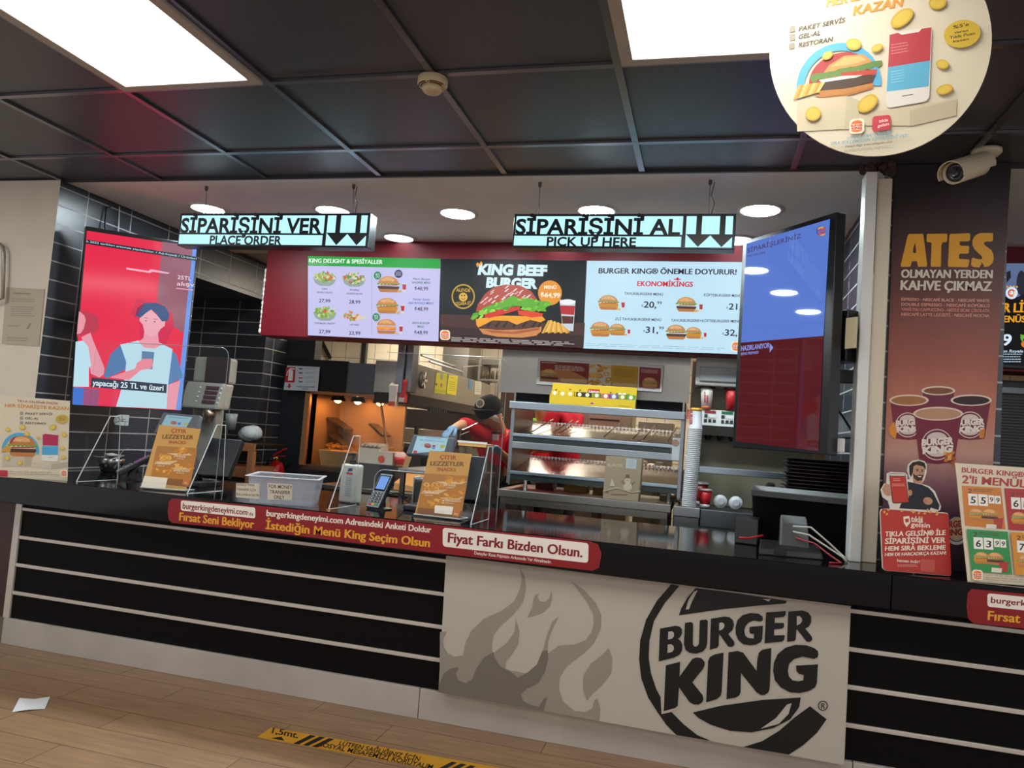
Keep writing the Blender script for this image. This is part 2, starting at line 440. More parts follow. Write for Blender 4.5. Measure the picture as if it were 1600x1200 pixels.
# lamps: lit ceiling panels of the hall (two show in the photo, their row and the rows behind carry on)
def ceiling_panel(x, y, label, n=2):
    t = E('ceiling_light', (x + TP / 2, y - n * TP / 2, ZC - .01), label, 'ceiling light', 'lit panels in the hall ceiling')
    x0, x1, y0, y1 = x + .016, x + TP - .016, y - n * TP + .016, y - .016
    f = MB(); w = .042; al = paint('#b9b2a8', .45, 0, .5)
    f.box(x0, x1, y0, y0 + w, ZC - .012, ZC + .012, al); f.box(x0, x1, y1 - w, y1, ZC - .012, ZC + .012, al)
    f.box(x0, x0 + w, y0 + w, y1 - w, ZC - .012, ZC + .012, al); f.box(x1 - w, x1, y0 + w, y1 - w, ZC - .012, ZC + .012, al)
    f.build('frame', t, .002)
    MB().box(x0 + w, x1 - w, y0 + w, y1 - w, ZC - .008, ZC + .01, emit('#fffdf8', PANEL_E)).build('diffuser', t)
    return t
ceiling_panel(GX + TP, GY, 'large glowing ceiling panel above the counter, left one beside the smoke detector')
ceiling_panel(GX + 4 * TP, GY, 'large glowing ceiling panel partly behind the round hanging sign')
for x, y, l in ((-2, 0, 'glowing ceiling panel beyond the left wall notice, out over the hall'), (7, 0, 'glowing ceiling panel far right over the neighbouring counter'),
             (1, -4, 'glowing ceiling panel over the seating behind the queue, left row'), (4, -4, 'glowing ceiling panel over the seating behind the queue, middle row'), (7, -4, 'glowing ceiling panel over the seating behind the queue, right row')):
    ceiling_panel(GX + x * TP, GY + y * TP, l)
# downlights over the counter
DL = [(-3.148, 4.041, 'half hidden above the PLACE ORDER lightbox, left of its two'), (-2.294, 4.088, 'above the right end of the PLACE ORDER lightbox'), (-1.504, 4.15, 'in the gap between the two hanging lightboxes'),
      (-.667, 4.103, 'half hidden above the PICK UP HERE lightbox'), (.209, 4.1, 'to the right of the PICK UP HERE lightbox'), (-2.116, 4.70, 'seen edge on above the green topped menu screen'), (-1.0, 4.70, 'seen edge on above the burger menu screen'), (.11, 4.70, 'seen edge on above the tilted order screen')]
for x, y, l in DL:
    t = E('downlight', (x, y, ZC - .006), 'round white recessed downlight ' + l, 'downlight', 'round downlights in the white ceiling')
    f = MB().lathe((x, y, ZC), [(.098, -.001), (.122, -.001), (.122, -.006), (.104, -.010), (.098, -.006)], paint('#dad7d2', .4), 32)
    f.build('rim', t, smooth=True)
    MB().lathe((x, y, ZC), [(.0975, -.0075), (.0975, -.002)], emit('#eafaff', DOWN_E if y < 4.5 else 6), 32).build('lens', t)
# unseen kitchen lamps behind the menu header, some added to brighten wall and worker
for x, y, l in ((-2.6, 6.6, 'over the fry station'), (-.7, 6.6, 'over the assembly table behind the chute'), (-1.6, 7.9, 'over the grill at the back'), (-3.6, 7.9, 'added at the back to brighten the kitchen wall'), (.9, 6.4, 'over the drinks corner'), (-.5, 5.4, 'just behind the menu header'), (-1.9, 5.19, 'added to light the person in the cap')):
    t = E('unseen_kitchen_light', (x, y, 2.6), 'unseen white kitchen ceiling lamp ' + l, 'ceiling light', 'unseen lamps in the kitchen ceiling')
    MB().box(x - .32, x + .32, y - .16, y + .16, 2.585, 2.62, paint('#dddddd', .5)).build('frame', t)
    MB().box(x - .3, x + .3, y - .14, y + .14, 2.58, 2.586, emit('#fff1dc', KITCH_E * (.4 if y < 5.3 else 1))).build('diffuser', t)

# ---------------------------------------------------------------- the counter
granite = paint('#0b0b0d', .08, 0, .28, .35, 160)
SEAM = at(1393, 920, y=CF).x
def worktop(x0, x1, label):
    o = [(x0, CF), (x1, CF), (x1, 3.498), (.712, 3.498), (.712, 4.1), (XL + .004, 4.1), (XL + .004, 3.498), (x0, 3.498)] if x0 < 0 else [(x0, CF), (x1, CF), (x1, 4.1), (1.19, 4.1), (1.19, 3.498), (x0, 3.498)]
    w = MB().prism([(x, y, .752) for x, y in o], (0, 0, CT - .752), granite)
    return tagged(w.build('worktop', bevel=.004), label, 'worktop', 'black granite worktops')
worktop(-5.2, SEAM - .0015, 'long polished black granite worktop with a deep front edge, left of the joint')
worktop(SEAM + .0015, 4.2, 'polished black granite worktop right of the joint, below the coffee poster')
cb = E('service_counter', (-1.2, 3.4, 0), 'black panelled counter front with silver strips and grey plinth', 'counter')
black = paint('#0a0807', .55, 0, .12)
alu = paint('#cfc8be', .35, .4)
MB().box(-3.54, 4.19, 3.29, 3.49, .13, .75, black).build('panel', cb)
for z in (.708, .5585, .4125, .2665):
    for a, c_ in ((-3.513, -1.1), (.59, 4.19)):
        MB().box(a, c_, 3.28, 3.292, z - .009, z + .008, alu).build('strip', cb, .002)
MB().box(-3.555, -3.515, 3.278, 3.30, .132, .752, alu).build('end_strip', cb, .003)
pst = paint('#bbb5ac', .38, .3, .5, .08, 5)
for i, (a, c_) in enumerate(((-3.54, -1.182), (-1.179, .62), (.623, 4.19))):
    MB().box(a, c_, 3.272, 3.32, .0, .133, pst).build('plinth', cb, .002)
dp = E('counter_side_panel', (-4.4, 3.4, 0), 'dark brown panel left of the silver end strip under the worktop', 'counter panel')
MB().box(-5.2, -3.558, 3.285, 3.49, .135, .75, paint('#3a211b', .45)).build('board', dp)
MB().box(-5.2, -3.545, 3.29, 3.49, 0, .135, paint('#6d6259', .5)).build('plinth', dp)
# ---- printed front panel with the flame pattern and the big emblem
FP = ply(3.222); C1 = (660, 860, 2.353)
fp = E('front_panel', (-.25, 3.23, .14), 'pale grey counter front panel with grey flames and a big black burger emblem', 'front panel')
slab(FP, [(697, 868), (1329.5, 947), (1319, 1195.5), (685, 1081.5)], .045, paint('#b3aca0', .5, 0, .35), 'board', fp)
p = Pr(FP, C1)
fl, fd, bk, wh = '#8f887d', '#6f685e', '#0b0908', '#b3aca0'
p.poly(fl, [(59, 521), (64, 450), (92, 425), (120, 390), (150, 385), (158, 340), (180, 295), (225, 252), (290, 222), (335, 190), (358, 145), (366, 105), (358, 62), (376, 95), (382, 140), (370, 190), (335, 235), (290, 275), (262, 310), (255, 350), (262, 390), (285, 422), (320, 440), (400, 455), (440, 420), (452, 385), (500, 350), (560, 345), (600, 330), (622, 300), (630, 270), (628, 235), (605, 190), (575, 150), (545, 113), (595, 145), (640, 195), (658, 240), (655, 290), (630, 340), (590, 380), (530, 425), (506, 465), (502, 510), (518, 555), (560, 590), (600, 594), (625, 580), (631, 553), (642, 542), (654, 580), (651, 626)])
p.poly(fl, [(65, 300), (92, 298), (76, 325), (78, 352), (95, 378), (118, 390), (120, 400), (64, 452)])
p.poly(fl, [(685, 358), (698, 395), (695, 450), (660, 495), (625, 525), (605, 552), (591, 510), (592, 460), (620, 415), (660, 385)])
p.poly(fl, [(385, 247), (404, 210), (408, 180), (414, 165), (432, 155), (423, 170), (432, 186), (450, 189), (467, 175), (474, 148), (477, 175), (468, 205), (440, 230)])
p.poly(fl, [(262, 376), (310, 340), (338, 302), (344, 250), (357, 295), (352, 345), (327, 385), (307, 408), (306, 432), (326, 448), (285, 425), (263, 392)])
p.poly(fl, [(442, 372), (460, 305), (478, 262), (503, 240), (478, 288), (463, 330), (460, 372)])
p.poly(fd, [(59, 521), (62, 490), (80, 450), (108, 432), (136, 430), (123, 452), (132, 476), (160, 488), (184, 472), (198, 435), (225, 395), (262, 373), (266, 392), (287, 425), (325, 446), (352, 468), (390, 446), (422, 418), (441, 370), (461, 366), (463, 400), (450, 450), (425, 490), (385, 508), (363, 530), (372, 553), (400, 568), (428, 574), (446, 545), (460, 538), (446, 590), (250, 556)])
p.poly(bk, [(915, 124), (862, 185), (822, 255), (801, 330), (797, 400), (805, 470), (830, 540), (865, 595), (898, 642), (934, 678), (1062, 700), (1010, 678), (960, 638), (915, 592), (885, 555), (860, 510), (840, 450), (832, 395), (835, 330), (852, 258), (892, 192), (945, 130)])
p.poly(bk, [(1180, 722), (1250, 700), (1312, 662), (1370, 612), (1425, 572), (1486, 620), (1450, 670), (1400, 715), (1347, 750)])
p.poly(bk, [(943, 238), (952, 212), (975, 172), (1005, 138), (1160, 158), (1340, 185), (1335, 195), (1230, 203), (1100, 216)])
p.poly(wh, [(968, 217), (979, 180), (998, 152), (1012, 146), (992, 186), (980, 216)])
p.poly(wh, [(1250, 178), (1282, 178), (1272, 187)])
p.poly(bk, [(994, 595), (1100, 570), (1250, 549), (1391, 540), (1385, 575), (1352, 620), (1290, 652), (1210, 668), (1130, 662), (1060, 640), (1015, 615)])
p.poly(wh, [(1243, 655), (1300, 615), (1340, 566), (1357, 561), (1346, 600), (1310, 637)])
p.c = (1020, 940, 4.536)
p.poly(wh, [(56, 680), (62, 796), (132, 780), (190, 740), (186, 605), (90, 600)])
for q_ in ([(52, 190), (160, 170), (190, 175), (207, 195), (207, 225), (195, 250), (178, 262), (198, 278), (210, 305), (208, 345), (190, 375), (150, 395), (42, 422)],
 [(228, 150), (270, 143), (285, 152), (286, 165), (284, 300), (292, 315), (305, 318), (320, 310), (328, 292), (333, 140), (338, 130), (378, 126), (390, 136), (386, 290), (378, 325), (355, 352), (310, 367), (262, 362), (232, 340), (220, 300), (222, 270)],
 [(412, 120), (510, 104), (545, 110), (568, 130), (576, 165), (565, 200), (535, 228), (577, 283), (578, 305), (560, 320), (535, 318), (470, 225), (467, 310), (455, 325), (404, 340)],
 [(780, 130), (765, 140), (750, 138), (715, 133), (680, 145), (655, 175), (648, 205), (655, 240), (675, 256), (715, 260), (718, 228), (690, 225), (684, 208), (686, 178), (780, 170), (776, 260), (765, 285), (730, 303), (690, 308), (640, 300), (605, 270), (587, 225), (586, 180), (600, 130), (635, 95), (690, 80), (750, 84), (778, 105)],
 [(803, 75), (943, 66), (940, 95), (925, 108), (865, 113), (863, 150), (928, 150), (930, 178), (915, 190), (860, 195), (858, 238), (935, 236), (931, 268), (915, 282), (792, 294)],
 [(960, 70), (1060, 62), (1100, 75), (1122, 105), (1122, 145), (1105, 175), (1080, 190), (1125, 245), (1130, 268), (1115, 283), (1090, 282), (1018, 190), (1012, 268), (1000, 278), (951, 283)],
 [(93, 450), (194, 425), (190, 530), (280, 405), (310, 394), (345, 400), (367, 425), (368, 448), (355, 475), (280, 570), (352, 660), (359, 690), (350, 712), (325, 728), (290, 726), (262, 712), (186, 605), (178, 735), (160, 752), (77, 775)],
 [(440, 372), (502, 360), (488, 640), (480, 665), (455, 688), (378, 712), (392, 420), (405, 390)],
 [(537, 358), (600, 348), (640, 360), (735, 490), (740, 410), (752, 360), (775, 340), (840, 327), (828, 610), (820, 640), (795, 658), (765, 660), (735, 640), (625, 505), (622, 640), (610, 665), (585, 678), (522, 689)],
 [(1173, 375), (1165, 395), (1140, 405), (1110, 398), (1060, 388), (1000, 405), (965, 440), (956, 490), (965, 530), (990, 556), (1030, 563), (1066, 556), (1070, 517), (1035, 510), (1018, 490), (1015, 452), (1170, 443), (1162, 575), (1150, 605), (1110, 630), (1040, 646), (970, 640), (905, 605), (865, 555), (852, 490), (858, 430), (885, 370), (940, 325), (1010, 305), (1090, 308), (1145, 328), (1170, 350)]):
    p.poly(bk, q_); p.off -= p.step * .8
p.off += p.step
for q_ in ([(110, 212), (135, 208), (150, 220), (150, 245), (138, 260), (108, 268)], [(106, 303), (130, 300), (148, 315), (150, 335), (138, 355), (104, 363)], [(471, 150), (490, 146), (505, 156), (508, 172), (500, 190), (485, 200), (470, 203)], [(1020, 102), (1040, 102), (1056, 118), (1058, 135), (1045, 155), (1020, 168)]):
    p.poly(wh, q_); p.off -= p.step * .8
p.off += p.step; p.c = C1
p.ring(bk, 1472, 570, 15, 18.5); p.text(bk, 'R', 1465, 580, 1480, 581, 20, .01)
p.build('print', fp)
# ---- stickers along the front edge
SP = ply(CF - .0012); C7 = (240, 700, 3.8095); C8 = (600, 760, 3.8095)
def c8(x, y): return (x / 3.8095 + 600 - 240) * 3.8095, (y / 3.8095 + 760 - 700) * 3.8095
st = E('banner_sticker', (-1.6, CF, .77), 'long dark red sticker with three lines of lettering on the worktop edge', 'sticker', 'survey stickers on the worktop edge')
p = Pr(SP, C7, .0006, .0004, rough=.3)
a, b_, c_, d_, e_ = c8(1230, 328), c8(1275, 345), c8(1295, 400), c8(1280, 485), c8(1240, 502)
q1, q2, q3, q4 = c8(350, 245), c8(1218, 338), c8(1215, 456), c8(350, 357)
p.poly('#86151b', [(110, 300), (700, 350), a, b_, c_, d_, e_, c8(0, 360), (640, 495), (110, 446), (90, 425), (84, 375), (92, 318)])
p.quad('#e9e1d6', [(163, 311), (606, 354), (606, 419), (163, 372)], .2)
p.quad('#e9e1d6', [q1, q2, q3, q4], .16)
dr = '#7c1218'
p.text(dr, 'burgerkingdeneyimi.com', 173, 360, 558, 399, 36, .03); p.text(dr, "'da", 562, 400, 594, 403, 20, .02)
p.text('#e0a030', 'Fırsat Seni Bekliyor', 153, 430, 597, 477, 50, .04)
x, y = c8(280, 276); p.text('#e4dccf', 'burgerkingdeneyimi.com Adresindeki Anketi Doldur', 672, 404, x, y, 38, .04)
x, y = c8(272, 361); p.text('#e0a030', 'İstediğin Menü King Seçim Olsun', 668, 481, x, y, 52, .05)
p.text(dr, 'Fiyat Farkı Bizden Olsun.', *c8(380, 331), *c8(1180, 421), 60, .045)
p.text('#e4dccf', 'Detaylar Kasa Fişinizin Arkasında Yer Almaktadır.', *c8(538, 404), *c8(998, 458), 19, .02)
p.build('print', st)
st = E('banner_sticker', (1.4, CF, .77), 'dark red sticker with rounded end on the right hand worktop edge', 'sticker', 'survey stickers on the worktop edge')
p = Pr(SP, (1300, 860, 3.53), .0006, .0004, rough=.3)
p.poly('#86151b', [(770, 212), (1700, 300), (1700, 500), (1059, 432), (780, 402), (750, 375), (741, 310), (748, 235)])
p.quad('#e9e1d6', [(857, 236), (1500, 300), (1500, 375), (857, 310)], .2)
p.text(dr, 'burgerkingdeneyimi.com', 875, 288, 1480, 348, 34, .03)
p.text('#e0a030', 'Fırsat Seni Bekliyor', 858, 382, 1490, 445, 52, .04)
p.build('print', st)
# ---------------------------------------------------------------- hanging lightboxes
dark = paint('#15181b', .4, 0, .5)
def lightbox(x0, x1, z0, z1, wx, label, t1, t2, tx1, tx2):
    y = 3.62; t = E('hanging_lightbox', ((x0 + x1) / 2, y + .04, z0), label, 'lightbox sign', 'lightboxes hanging over the worktop')
    MB().box(x0, x1, y, y + .085, z0, z1, paint('#2b3238', .3, .4)).build('case', t, .003)
    w = x1 - x0; h = z1 - z0
    face = Pr(ply(y), (0, 0, 1), .0012, .0006, lit=1.15)
    face.xf = lambda u, v: (u, v); face.plain = 1
    face.pl = type('F', (), {'m': lambda s, u, v, o=0.: Vector((x0 + u * w, y - o, z1 - v * h))})()
    L = '#b9f4ff'; K = paint('#12161a', .35)
    face.rect(L, .012, .075, .775, .60); face.rect(L, .008, .655, .772, .945); face.rect(L, .79, .075, .988, .95)
    n = len(t1)
    face.text(K, t1, .012, .60, tx1, .60, .46, .03, lean=.0)
    face.text(K, t2, tx2[0], .945, tx2[1], .945, .27, .03, lean=.0)
    for u in (.845, .945):
        face.rect(K, u - .012, .07, u + .012, .6)
        face.poly(K, [(u - .055, .58), (u + .055, .58), (u, .94)])
    face.rect(K, .782, .07, .79, .95)
    # each letter stands in its own dark slot of the upper rail
    gv = [i for i, ch in enumerate(t1) if ch in 'İi']
    for i in gv:
        g1 = glyphs(t1[:i + 1], .014, 0.)[0]; gl_ = glyphs(t1, .014, 0.)[0]; xa = min(q[0] for q in gl_); wx_ = max(q[0] for q in gl_) - xa
        u = .014 + (tx1 - .012) * (max(q[0] for q in g1) - .075 - xa) / wx_
        face.rect(K, u - .009, .07, u + .009, .2); face.off -= face.step * .8
    face.build('lit_face', t)
    for i, x in enumerate(wx):
        f = MB(); f.tube([(x, y + .04, z1), (x, y + .02, ZC - .02)], .0022, paint('#55504b', .5), 6)
        f.lathe((x, y + .02, ZC), [(.009, 0), (.009, -.018), (.004, -.026)], paint('#4a4541', .5), 10)
        f.build('suspension_wire', t)
    x = wx[1]
    MB().tube([(x + .01, y + .04, z1), (x + .025, y + .03, z1 + .06), (x + .008, y + .03, z1 + .1), (x + .02, y + .02, ZC - .01)], .0025, paint('#3a3532', .5), 6).build('power_cord', t)
    return t
lightbox(-3.0, -1.805, 2.237, 2.427, (-2.86, -1.93), 'lit hanging sign reading PLACE ORDER with two down arrows', 'SİPARİŞİNİ VER', 'PLACE ORDER', .765, (.18, .565))
lightbox(-1.007, .078, 2.247, 2.42, (-.89, -.05), 'lit hanging sign reading PICK UP HERE with two down arrows', 'SİPARİŞİNİ AL', 'PICK UP HERE', .765, (.165, .575))

# ---------------------------------------------------------------- screens
bez = paint('#0d0f12', .3, 0, .5)
def screen(name, outline, disp, pl, t, label, group=None, body='bezel'):
    v = [pl.m(*q) for q in outline]
    r = E(name, ((v[0] + v[2]) / 2).to_tuple()[:2] + (min(q.z for q in v),), label, 'screen', group)
    slab(pl, outline, t, bez, body, r, bevel=.003)
    return r
# left portrait screen
LP = pl3((-3.615, 3.6, 1.3), (-3.235, 4.1, 1.3), (-3.615, 3.6, 2))
CL = (120, 360, 4.285)
ls = screen('advert_screen', [(134, 353), (309, 382), (283.5, 643), (110, 632)], None, LP, .05, 'portrait advert screen on the left tiled wall, cartoon youth on red', 'portrait screens at the counter ends')
p = Pr(LP, CL, .0015, .0006, lit=.9, rough=.12)
W_ = '#c2e8f6'
p.poly('#f0284e', [(67, 2), (795, 112), (690, 1205), (-30, 1165)])
p.poly('#9b5f70', [(572, 75), (785, 108), (735, 700), (640, 640), (605, 700), (560, 500), (535, 470)])
p.poly('#6e9df0', [(778, 105), (803, 109), (697, 1203), (662, 1201)])
p.poly('#3c78d8', [(-24, 1050), (48, 1055), (38, 1170), (-29, 1166)]); p.poly('#a0507f', [(48, 1055), (150, 1063), (142, 1176), (38, 1170)])
p.poly('#dc2450', [(400, 455), (480, 478), (560, 490), (640, 560), (648, 640), (600, 760), (640, 800), (420, 745), (420, 610), (360, 560)])
# second figure at the left edge
p.poly('#c43a52', [(20, 540), (70, 545), (135, 570), (150, 640), (120, 690), (60, 690), (0, 715), (8, 620)])
p.poly('#f0a0ac', [(15, 540), (50, 570), (60, 600), (45, 660), (25, 690), (0, 695), (4, 640)])
p.poly('#eda0b0', [(30, 715), (90, 685), (110, 740), (185, 920), (180, 965), (150, 985), (95, 960), (60, 800)])
p.poly(W_, [(-8, 745), (40, 738), (75, 775), (95, 905), (80, 920), (80, 1048), (-25, 1046)])
# youth
p.poly('#4f7fb4', [(180, 975), (225, 830), (290, 768), (330, 800), (330, 930), (200, 990)])
p.poly('#5a86b8', [(630, 800), (665, 830), (710, 985), (612, 1035), (600, 900)])
p.poly(W_, [(290, 765), (410, 738), (560, 755), (640, 795), (610, 1040), (600, 1195), (262, 1180), (320, 990), (330, 880)])
p.poly('#f2a0b0', [(452, 660), (540, 660), (548, 745), (565, 768), (520, 792), (450, 785), (412, 745), (446, 720)])
p.poly('#f4aebb', [(440, 560), (490, 525), (560, 590), (592, 600), (588, 640), (560, 660), (535, 700), (490, 715), (455, 690), (440, 630), (418, 605), (422, 580)])
p.poly('#2d4f86', [(390, 570), (405, 520), (450, 488), (530, 485), (590, 510), (620, 560), (610, 605), (570, 610), (535, 565), (500, 528), (460, 555), (425, 585)])
p.poly('#7a2050', [(390, 570), (405, 520), (450, 488), (430, 540)])
p.text('#2a2f3a', '~', 452, 592, 476, 594, 18, .02); p.text('#2a2f3a', '~', 510, 600, 540, 603, 18, .02)
p.ell('#303640', 462, 606, 5, 4); p.ell('#303640', 520, 612, 5, 4)
p.poly('#5f86ad', [(435, 808), (518, 815), (505, 930), (430, 925)])
p.poly('#f4909f', [(215, 985), (300, 955), (390, 925), (400, 890), (440, 860), (505, 860), (510, 900), (495, 925), (430, 935), (380, 975), (350, 1002)])
p.poly('#f4a0b0', [(608, 1035), (690, 1005), (662, 1200), (600, 1197)])
p.poly('#e8385c', [(245, 1070), (278, 1070), (262, 1182), (228, 1180)])
p.poly('#22304a', [(98, 985), (602, 1030), (598, 1090), (92, 1048)])
p.text('#e8f6ff', 'yapacağı 25 TL ve üzeri', 104, 1036, 578, 1074, 38, .03)
p.poly('#101c2c', [(62, 62), (802, 178), (800, 204), (60, 90)])
p.text('#bfe8f4', 'k 2022 tarihleri arasında yapılacaktır. / Ad-Soyadı / Ürünleri', 64, 80, 800, 197, 14, .01)
p.poly('#f6b8d2', [(331, 250), (480, 272), (490, 262), (505, 262), (622, 284), (612, 292), (505, 278), (490, 286), (476, 284), (330, 262)])
p.text('#f8d8e8', '25TL', 672, 325, 765, 338, 27, .02); p.text('#f8d8e8', 'alışv', 668, 368, 785, 378, 27, .03); p.poly('#e8a0c0', [(664, 384), (778, 396), (778, 404), (664, 392)])
p.build('display', ls)
# swing arm to the wall + cords above
MB().box(-3.74, -3.52, 3.86, 3.92, 1.78, 1.86, bez).build('wall_arm', ls)
cbl = MB(); q1, q2 = at(172, 372, x=-3.70), at(176, 322, x=-3.735)
cbl.tube([q1, q1 + Vector((-.02, -.03, .06)), q2 + Vector((0, -.05, -.03)), q2], .005, paint('#0d0d0f', .4), 6)
tagged(cbl.build('power_cable', smooth=True), 'black cable looping from the white ceiling to the left advert screen', 'cable')
q1 = at(184, 376, x=-3.72); q2 = at(187, 322, x=-3.735)
tagged(MB().tube([q1, q2], .004, paint('#b9bab8', .4), 6).build('cable_conduit'), 'thin grey conduit beside the black cable above the advert screen', 'conduit')
# right portrait screen
RP = pl3((.12, 3.83, 1.3), (.505, 3.32, 1.3), (.12, 3.83, 2))
rs = screen('order_status_screen', [(1161, 377), (1307, 331), (1293, 711), (1144, 699)], None, RP, .055, 'portrait order screen tilted inward at the right, blue over dark red', 'portrait screens at the counter ends')
p = Pr(RP, (1120, 320, 2.07), .0015, .0006, lit=1.0, rough=.03)
p.poly('#5878cc', [(97, 126), (367, 46), (346, 424), (79, 446)])
p.poly('#4e0a10', [(79, 446), (346, 424), (330, 797), (62, 765)])
p.text('#4c3a6c', 'SİPARİŞLERİNİZ', 99, 156, 273, 107, 15, .03); p.text('#4c3a6c', 'TAKE YOUR ORDER', 99, 170, 158, 158, 7, .01)
p.text('#8494e0', 'HAZIRLANIYOR', 79, 473, 171, 462, 17, .03); p.text('#8494e0', 'BEING PREPARED', 79, 487, 136, 481, 9, .02); p.poly('#8494e0', [(173, 448), (184, 462), (172, 478)])
p.ring('#2a48a0', 340, 85, 14, 17, 100, 330); p.ell('#d0a060', 340, 80, 13, 9, a0=0, a1=180); p.ell('#d0a060', 341, 93, 12, 8, a0=180, a1=360)
p.textq('#a83040', 'BURGER', [(328, 80), (354, 71), (355, 80), (328, 88)]); p.textq('#a83040', 'KING', [(330, 90), (352, 82), (352, 93), (330, 101)])
p.build('display', rs)
slab(RP, [(1310, 503), (1317, 502), (1314, 541), (1307, 540)], .001, paint('#c9bd9c', .6), 'paper_tag', rs, off=.001) if False else None
MB().obox((.56, 3.36, 1.83), (.016, -.021, 0), (.004, .003, 0), (0, 0, .065), paint('#cbbf9e', .6)).build('paper_tag', rs)
MB().obox((.541, 3.366, 1.36), (.01, -.013, 0), (.003, .0022, 0), (0, 0, .028), paint('#d9d9d4', .5)).build('serial_sticker', rs)
mb = MB(); mb.obox((.50, 3.56, 1.83), (.09, -.12, 0), (.04, .03, 0), (0, 0, .11), bez)
mb.build('mount_box', rs, .004)
mb = MB(); mb.box(.45, .70, 3.58, 3.62, 1.64, 1.70, bez); mb.box(.66, .714, 3.55, 3.68, 1.56, 1.76, bez)
mb.build('wall_arm', rs, .004)
def pipe(name, pts, r, col, label, cat='cable', px=None):
    return tagged(MB().tube([at(a, b, y=c) for a, b, c in pts] if px is None else pts, r, paint(col, .4), 7).build(name, smooth=True), label, cat)
pipe('power_cable', [(1303, 633, 3.45), (1316, 650, 3.5), (1330, 672, 3.52), (1341, 690, 3.5)], .005, '#0c0c0e', 'black cable running down from the back of the order screen')
pipe('signal_cable', [(1298, 692, 3.45), (1315, 685, 3.5), (1332, 684, 3.52), (1341, 690, 3.52)], .0045, '#0c0c0e', 'black cable bowing from the lower corner of the order screen')

# ---- three menu screens on the red header
MP = ply(4.775)
def menu(name, out, label):
    r = screen(name, out, None, MP, .024, label, 'menu screens on the red header')
    return r
ms = menu('menu_screen', [(480.5, 400), (688.5, 404), (686, 533), (480.5, 524)], 'left menu screen with salads and green top band')
p = Pr(MP, (420, 380, 5.714), .001, .0005, lit=1.0)
p.poly('#c4c2ec', [(350, 198), (1530, 228), (1515, 878), (350, 822)]); p.poly('#1fa23c', [(350, 115), (1530, 140), (1528, 228), (350, 200)])
p.text('#e4f6e4', 'KING DELIGHT & SPESİYALLER', 358, 172, 1015, 186, 38, .05); p.lines('#bfe6c4', 358, 184, 530, 192, 1)
p.rect('#a9a8c6', 918, 260, 923, 822)
def salad(cx, cy):
    p.poly('#8fa39a', [(cx - 105, cy - 10), (cx + 105, cy - 5), (cx + 85, cy + 45), (cx + 45, cy + 68), (cx - 40, cy + 66), (cx - 85, cy + 40)])
    for i in range(44):
        a = random.uniform(0, 6.28); r = random.random() ** .5
        x, y = cx + 92 * r * math.cos(a), cy - 8 + 46 * r * math.sin(a)
        p.ell(random.choice(['#7fa23a', '#94b648', '#5f8a2e', '#b8c86a', '#d8d2b0', '#d05a3a', '#7a9a3c']), x, y, random.uniform(10, 22), random.uniform(8, 16), random.uniform(0, 180), 7); p.off -= p.step * .8
    p.off += p.step
def cap(lines_, price, cx, y):
    for i, s_ in enumerate(lines_):
        p.text('#2c2640', s_, cx - 9 * len(s_) / 1.75, y + i * 32, cx + 9 * len(s_) / 1.75, y + i * 32 + 3, 15, .02)
    p.text('#262038', price, cx - 50, y + 32 * len(lines_) + 50, cx + 52, y + 32 * len(lines_) + 53, 32, .02)
salad(500, 315); salad(762, 322); salad(502, 625)
cap(['ÇOBAN', 'TAVUKLU SALATA'], '27,99', 500, 415); cap(['PEYNİRLİ', 'AKDENİZ SALATA'], '28,99', 768, 425); cap(['TON BALIKLI SALATA'], '27,99', 500, 722); cap(['HOT WRAP'], '23,99', 768, 735)
p.poly('#d9cdb4', [(740, 640), (880, 655), (875, 672), (790, 690), (745, 690)])
for i in range(26):
    a = random.uniform(0, 6.28); r = random.random() ** .5
    p.ell(random.choice(['#7fa23a', '#94b648', '#d9762a', '#e08a3a', '#c85a2a']), 735 + 62 * r * math.cos(a), 655 + 42 * r * math.sin(a), random.uniform(9, 17), random.uniform(7, 12), random.uniform(0, 180), 7); p.off -= p.step * .8
p.off += p.step
p.burger(1072, 368, 205, .03); p.burger(1062, 560, 200, .03, 'chicken'); p.burger(1055, 745, 190, .03, 'plain', '#e8a030')
for x, y in ((977, 292), (965, 663)):
    p.ell('#1f7a55', x, y, 33, 36); p.text('#d4efe2', 'SO', x - 18, y - 3, x + 18, y - 2, 18, .02); p.text('#d4efe2', 'İYİ', x - 16, y + 20, x + 18, y + 21, 17, .02)
p.ell('#262244', 1164, 277, 36, 37); p.lines('#c8c4e8', 1140, 258, 1190, 300, 4)
for t1, t2, pr, x, y, cc in (('Plant Based', 'WHOPPER MENÜ', '₺48,99', 1365, 330, '#1d6a58'), ('Tartar Soslu', 'FISH ROYALE MENÜ', '₺48,99', 1365, 512, '#2458b4'), ('BEAN BURGER', 'MENÜ', '₺48,99', 1362, 722, '#1d6a58')):
    p.text(cc, t1, x - 75, y, x + 78, y + 3, 18, .015, .2); p.text(cc, t2, x - 7 * len(t2), y + 34, x + 7 * len(t2), y + 37, 20, .03)
    p.text('#262038', pr, x - 58, y + 92, x + 62, y + 96, 34, .01)
p.build('display', ms)
ms = menu('menu_screen', [(689.5, 404), (915.5, 406.5), (911, 544), (687, 534)], 'middle menu screen, big cheeseburger on black')
C5 = (680, 380, 6.667)
p = Pr(MP, C5, .001, .0005, lit=1.0)
p.poly('#0c0d10', [(58, 162), (1572, 182), (1545, 1092), (48, 1028)])
p.poly('#4a2a26', [(54, 740), (400, 750), (1100, 830), (1560, 830), (1545, 1092), (48, 1028)]); p.poly('#341b18', [(52, 860), (500, 900), (1553, 960), (1545, 1092), (48, 1028)])
p.textq('#d4f0f6', 'KING BEEF', [(462, 212), (1170, 226), (1166, 348), (440, 332)], .06); p.textq('#d4f0f6', 'BURGER', [(540, 352), (1072, 366), (1064, 480), (528, 466)], .06)
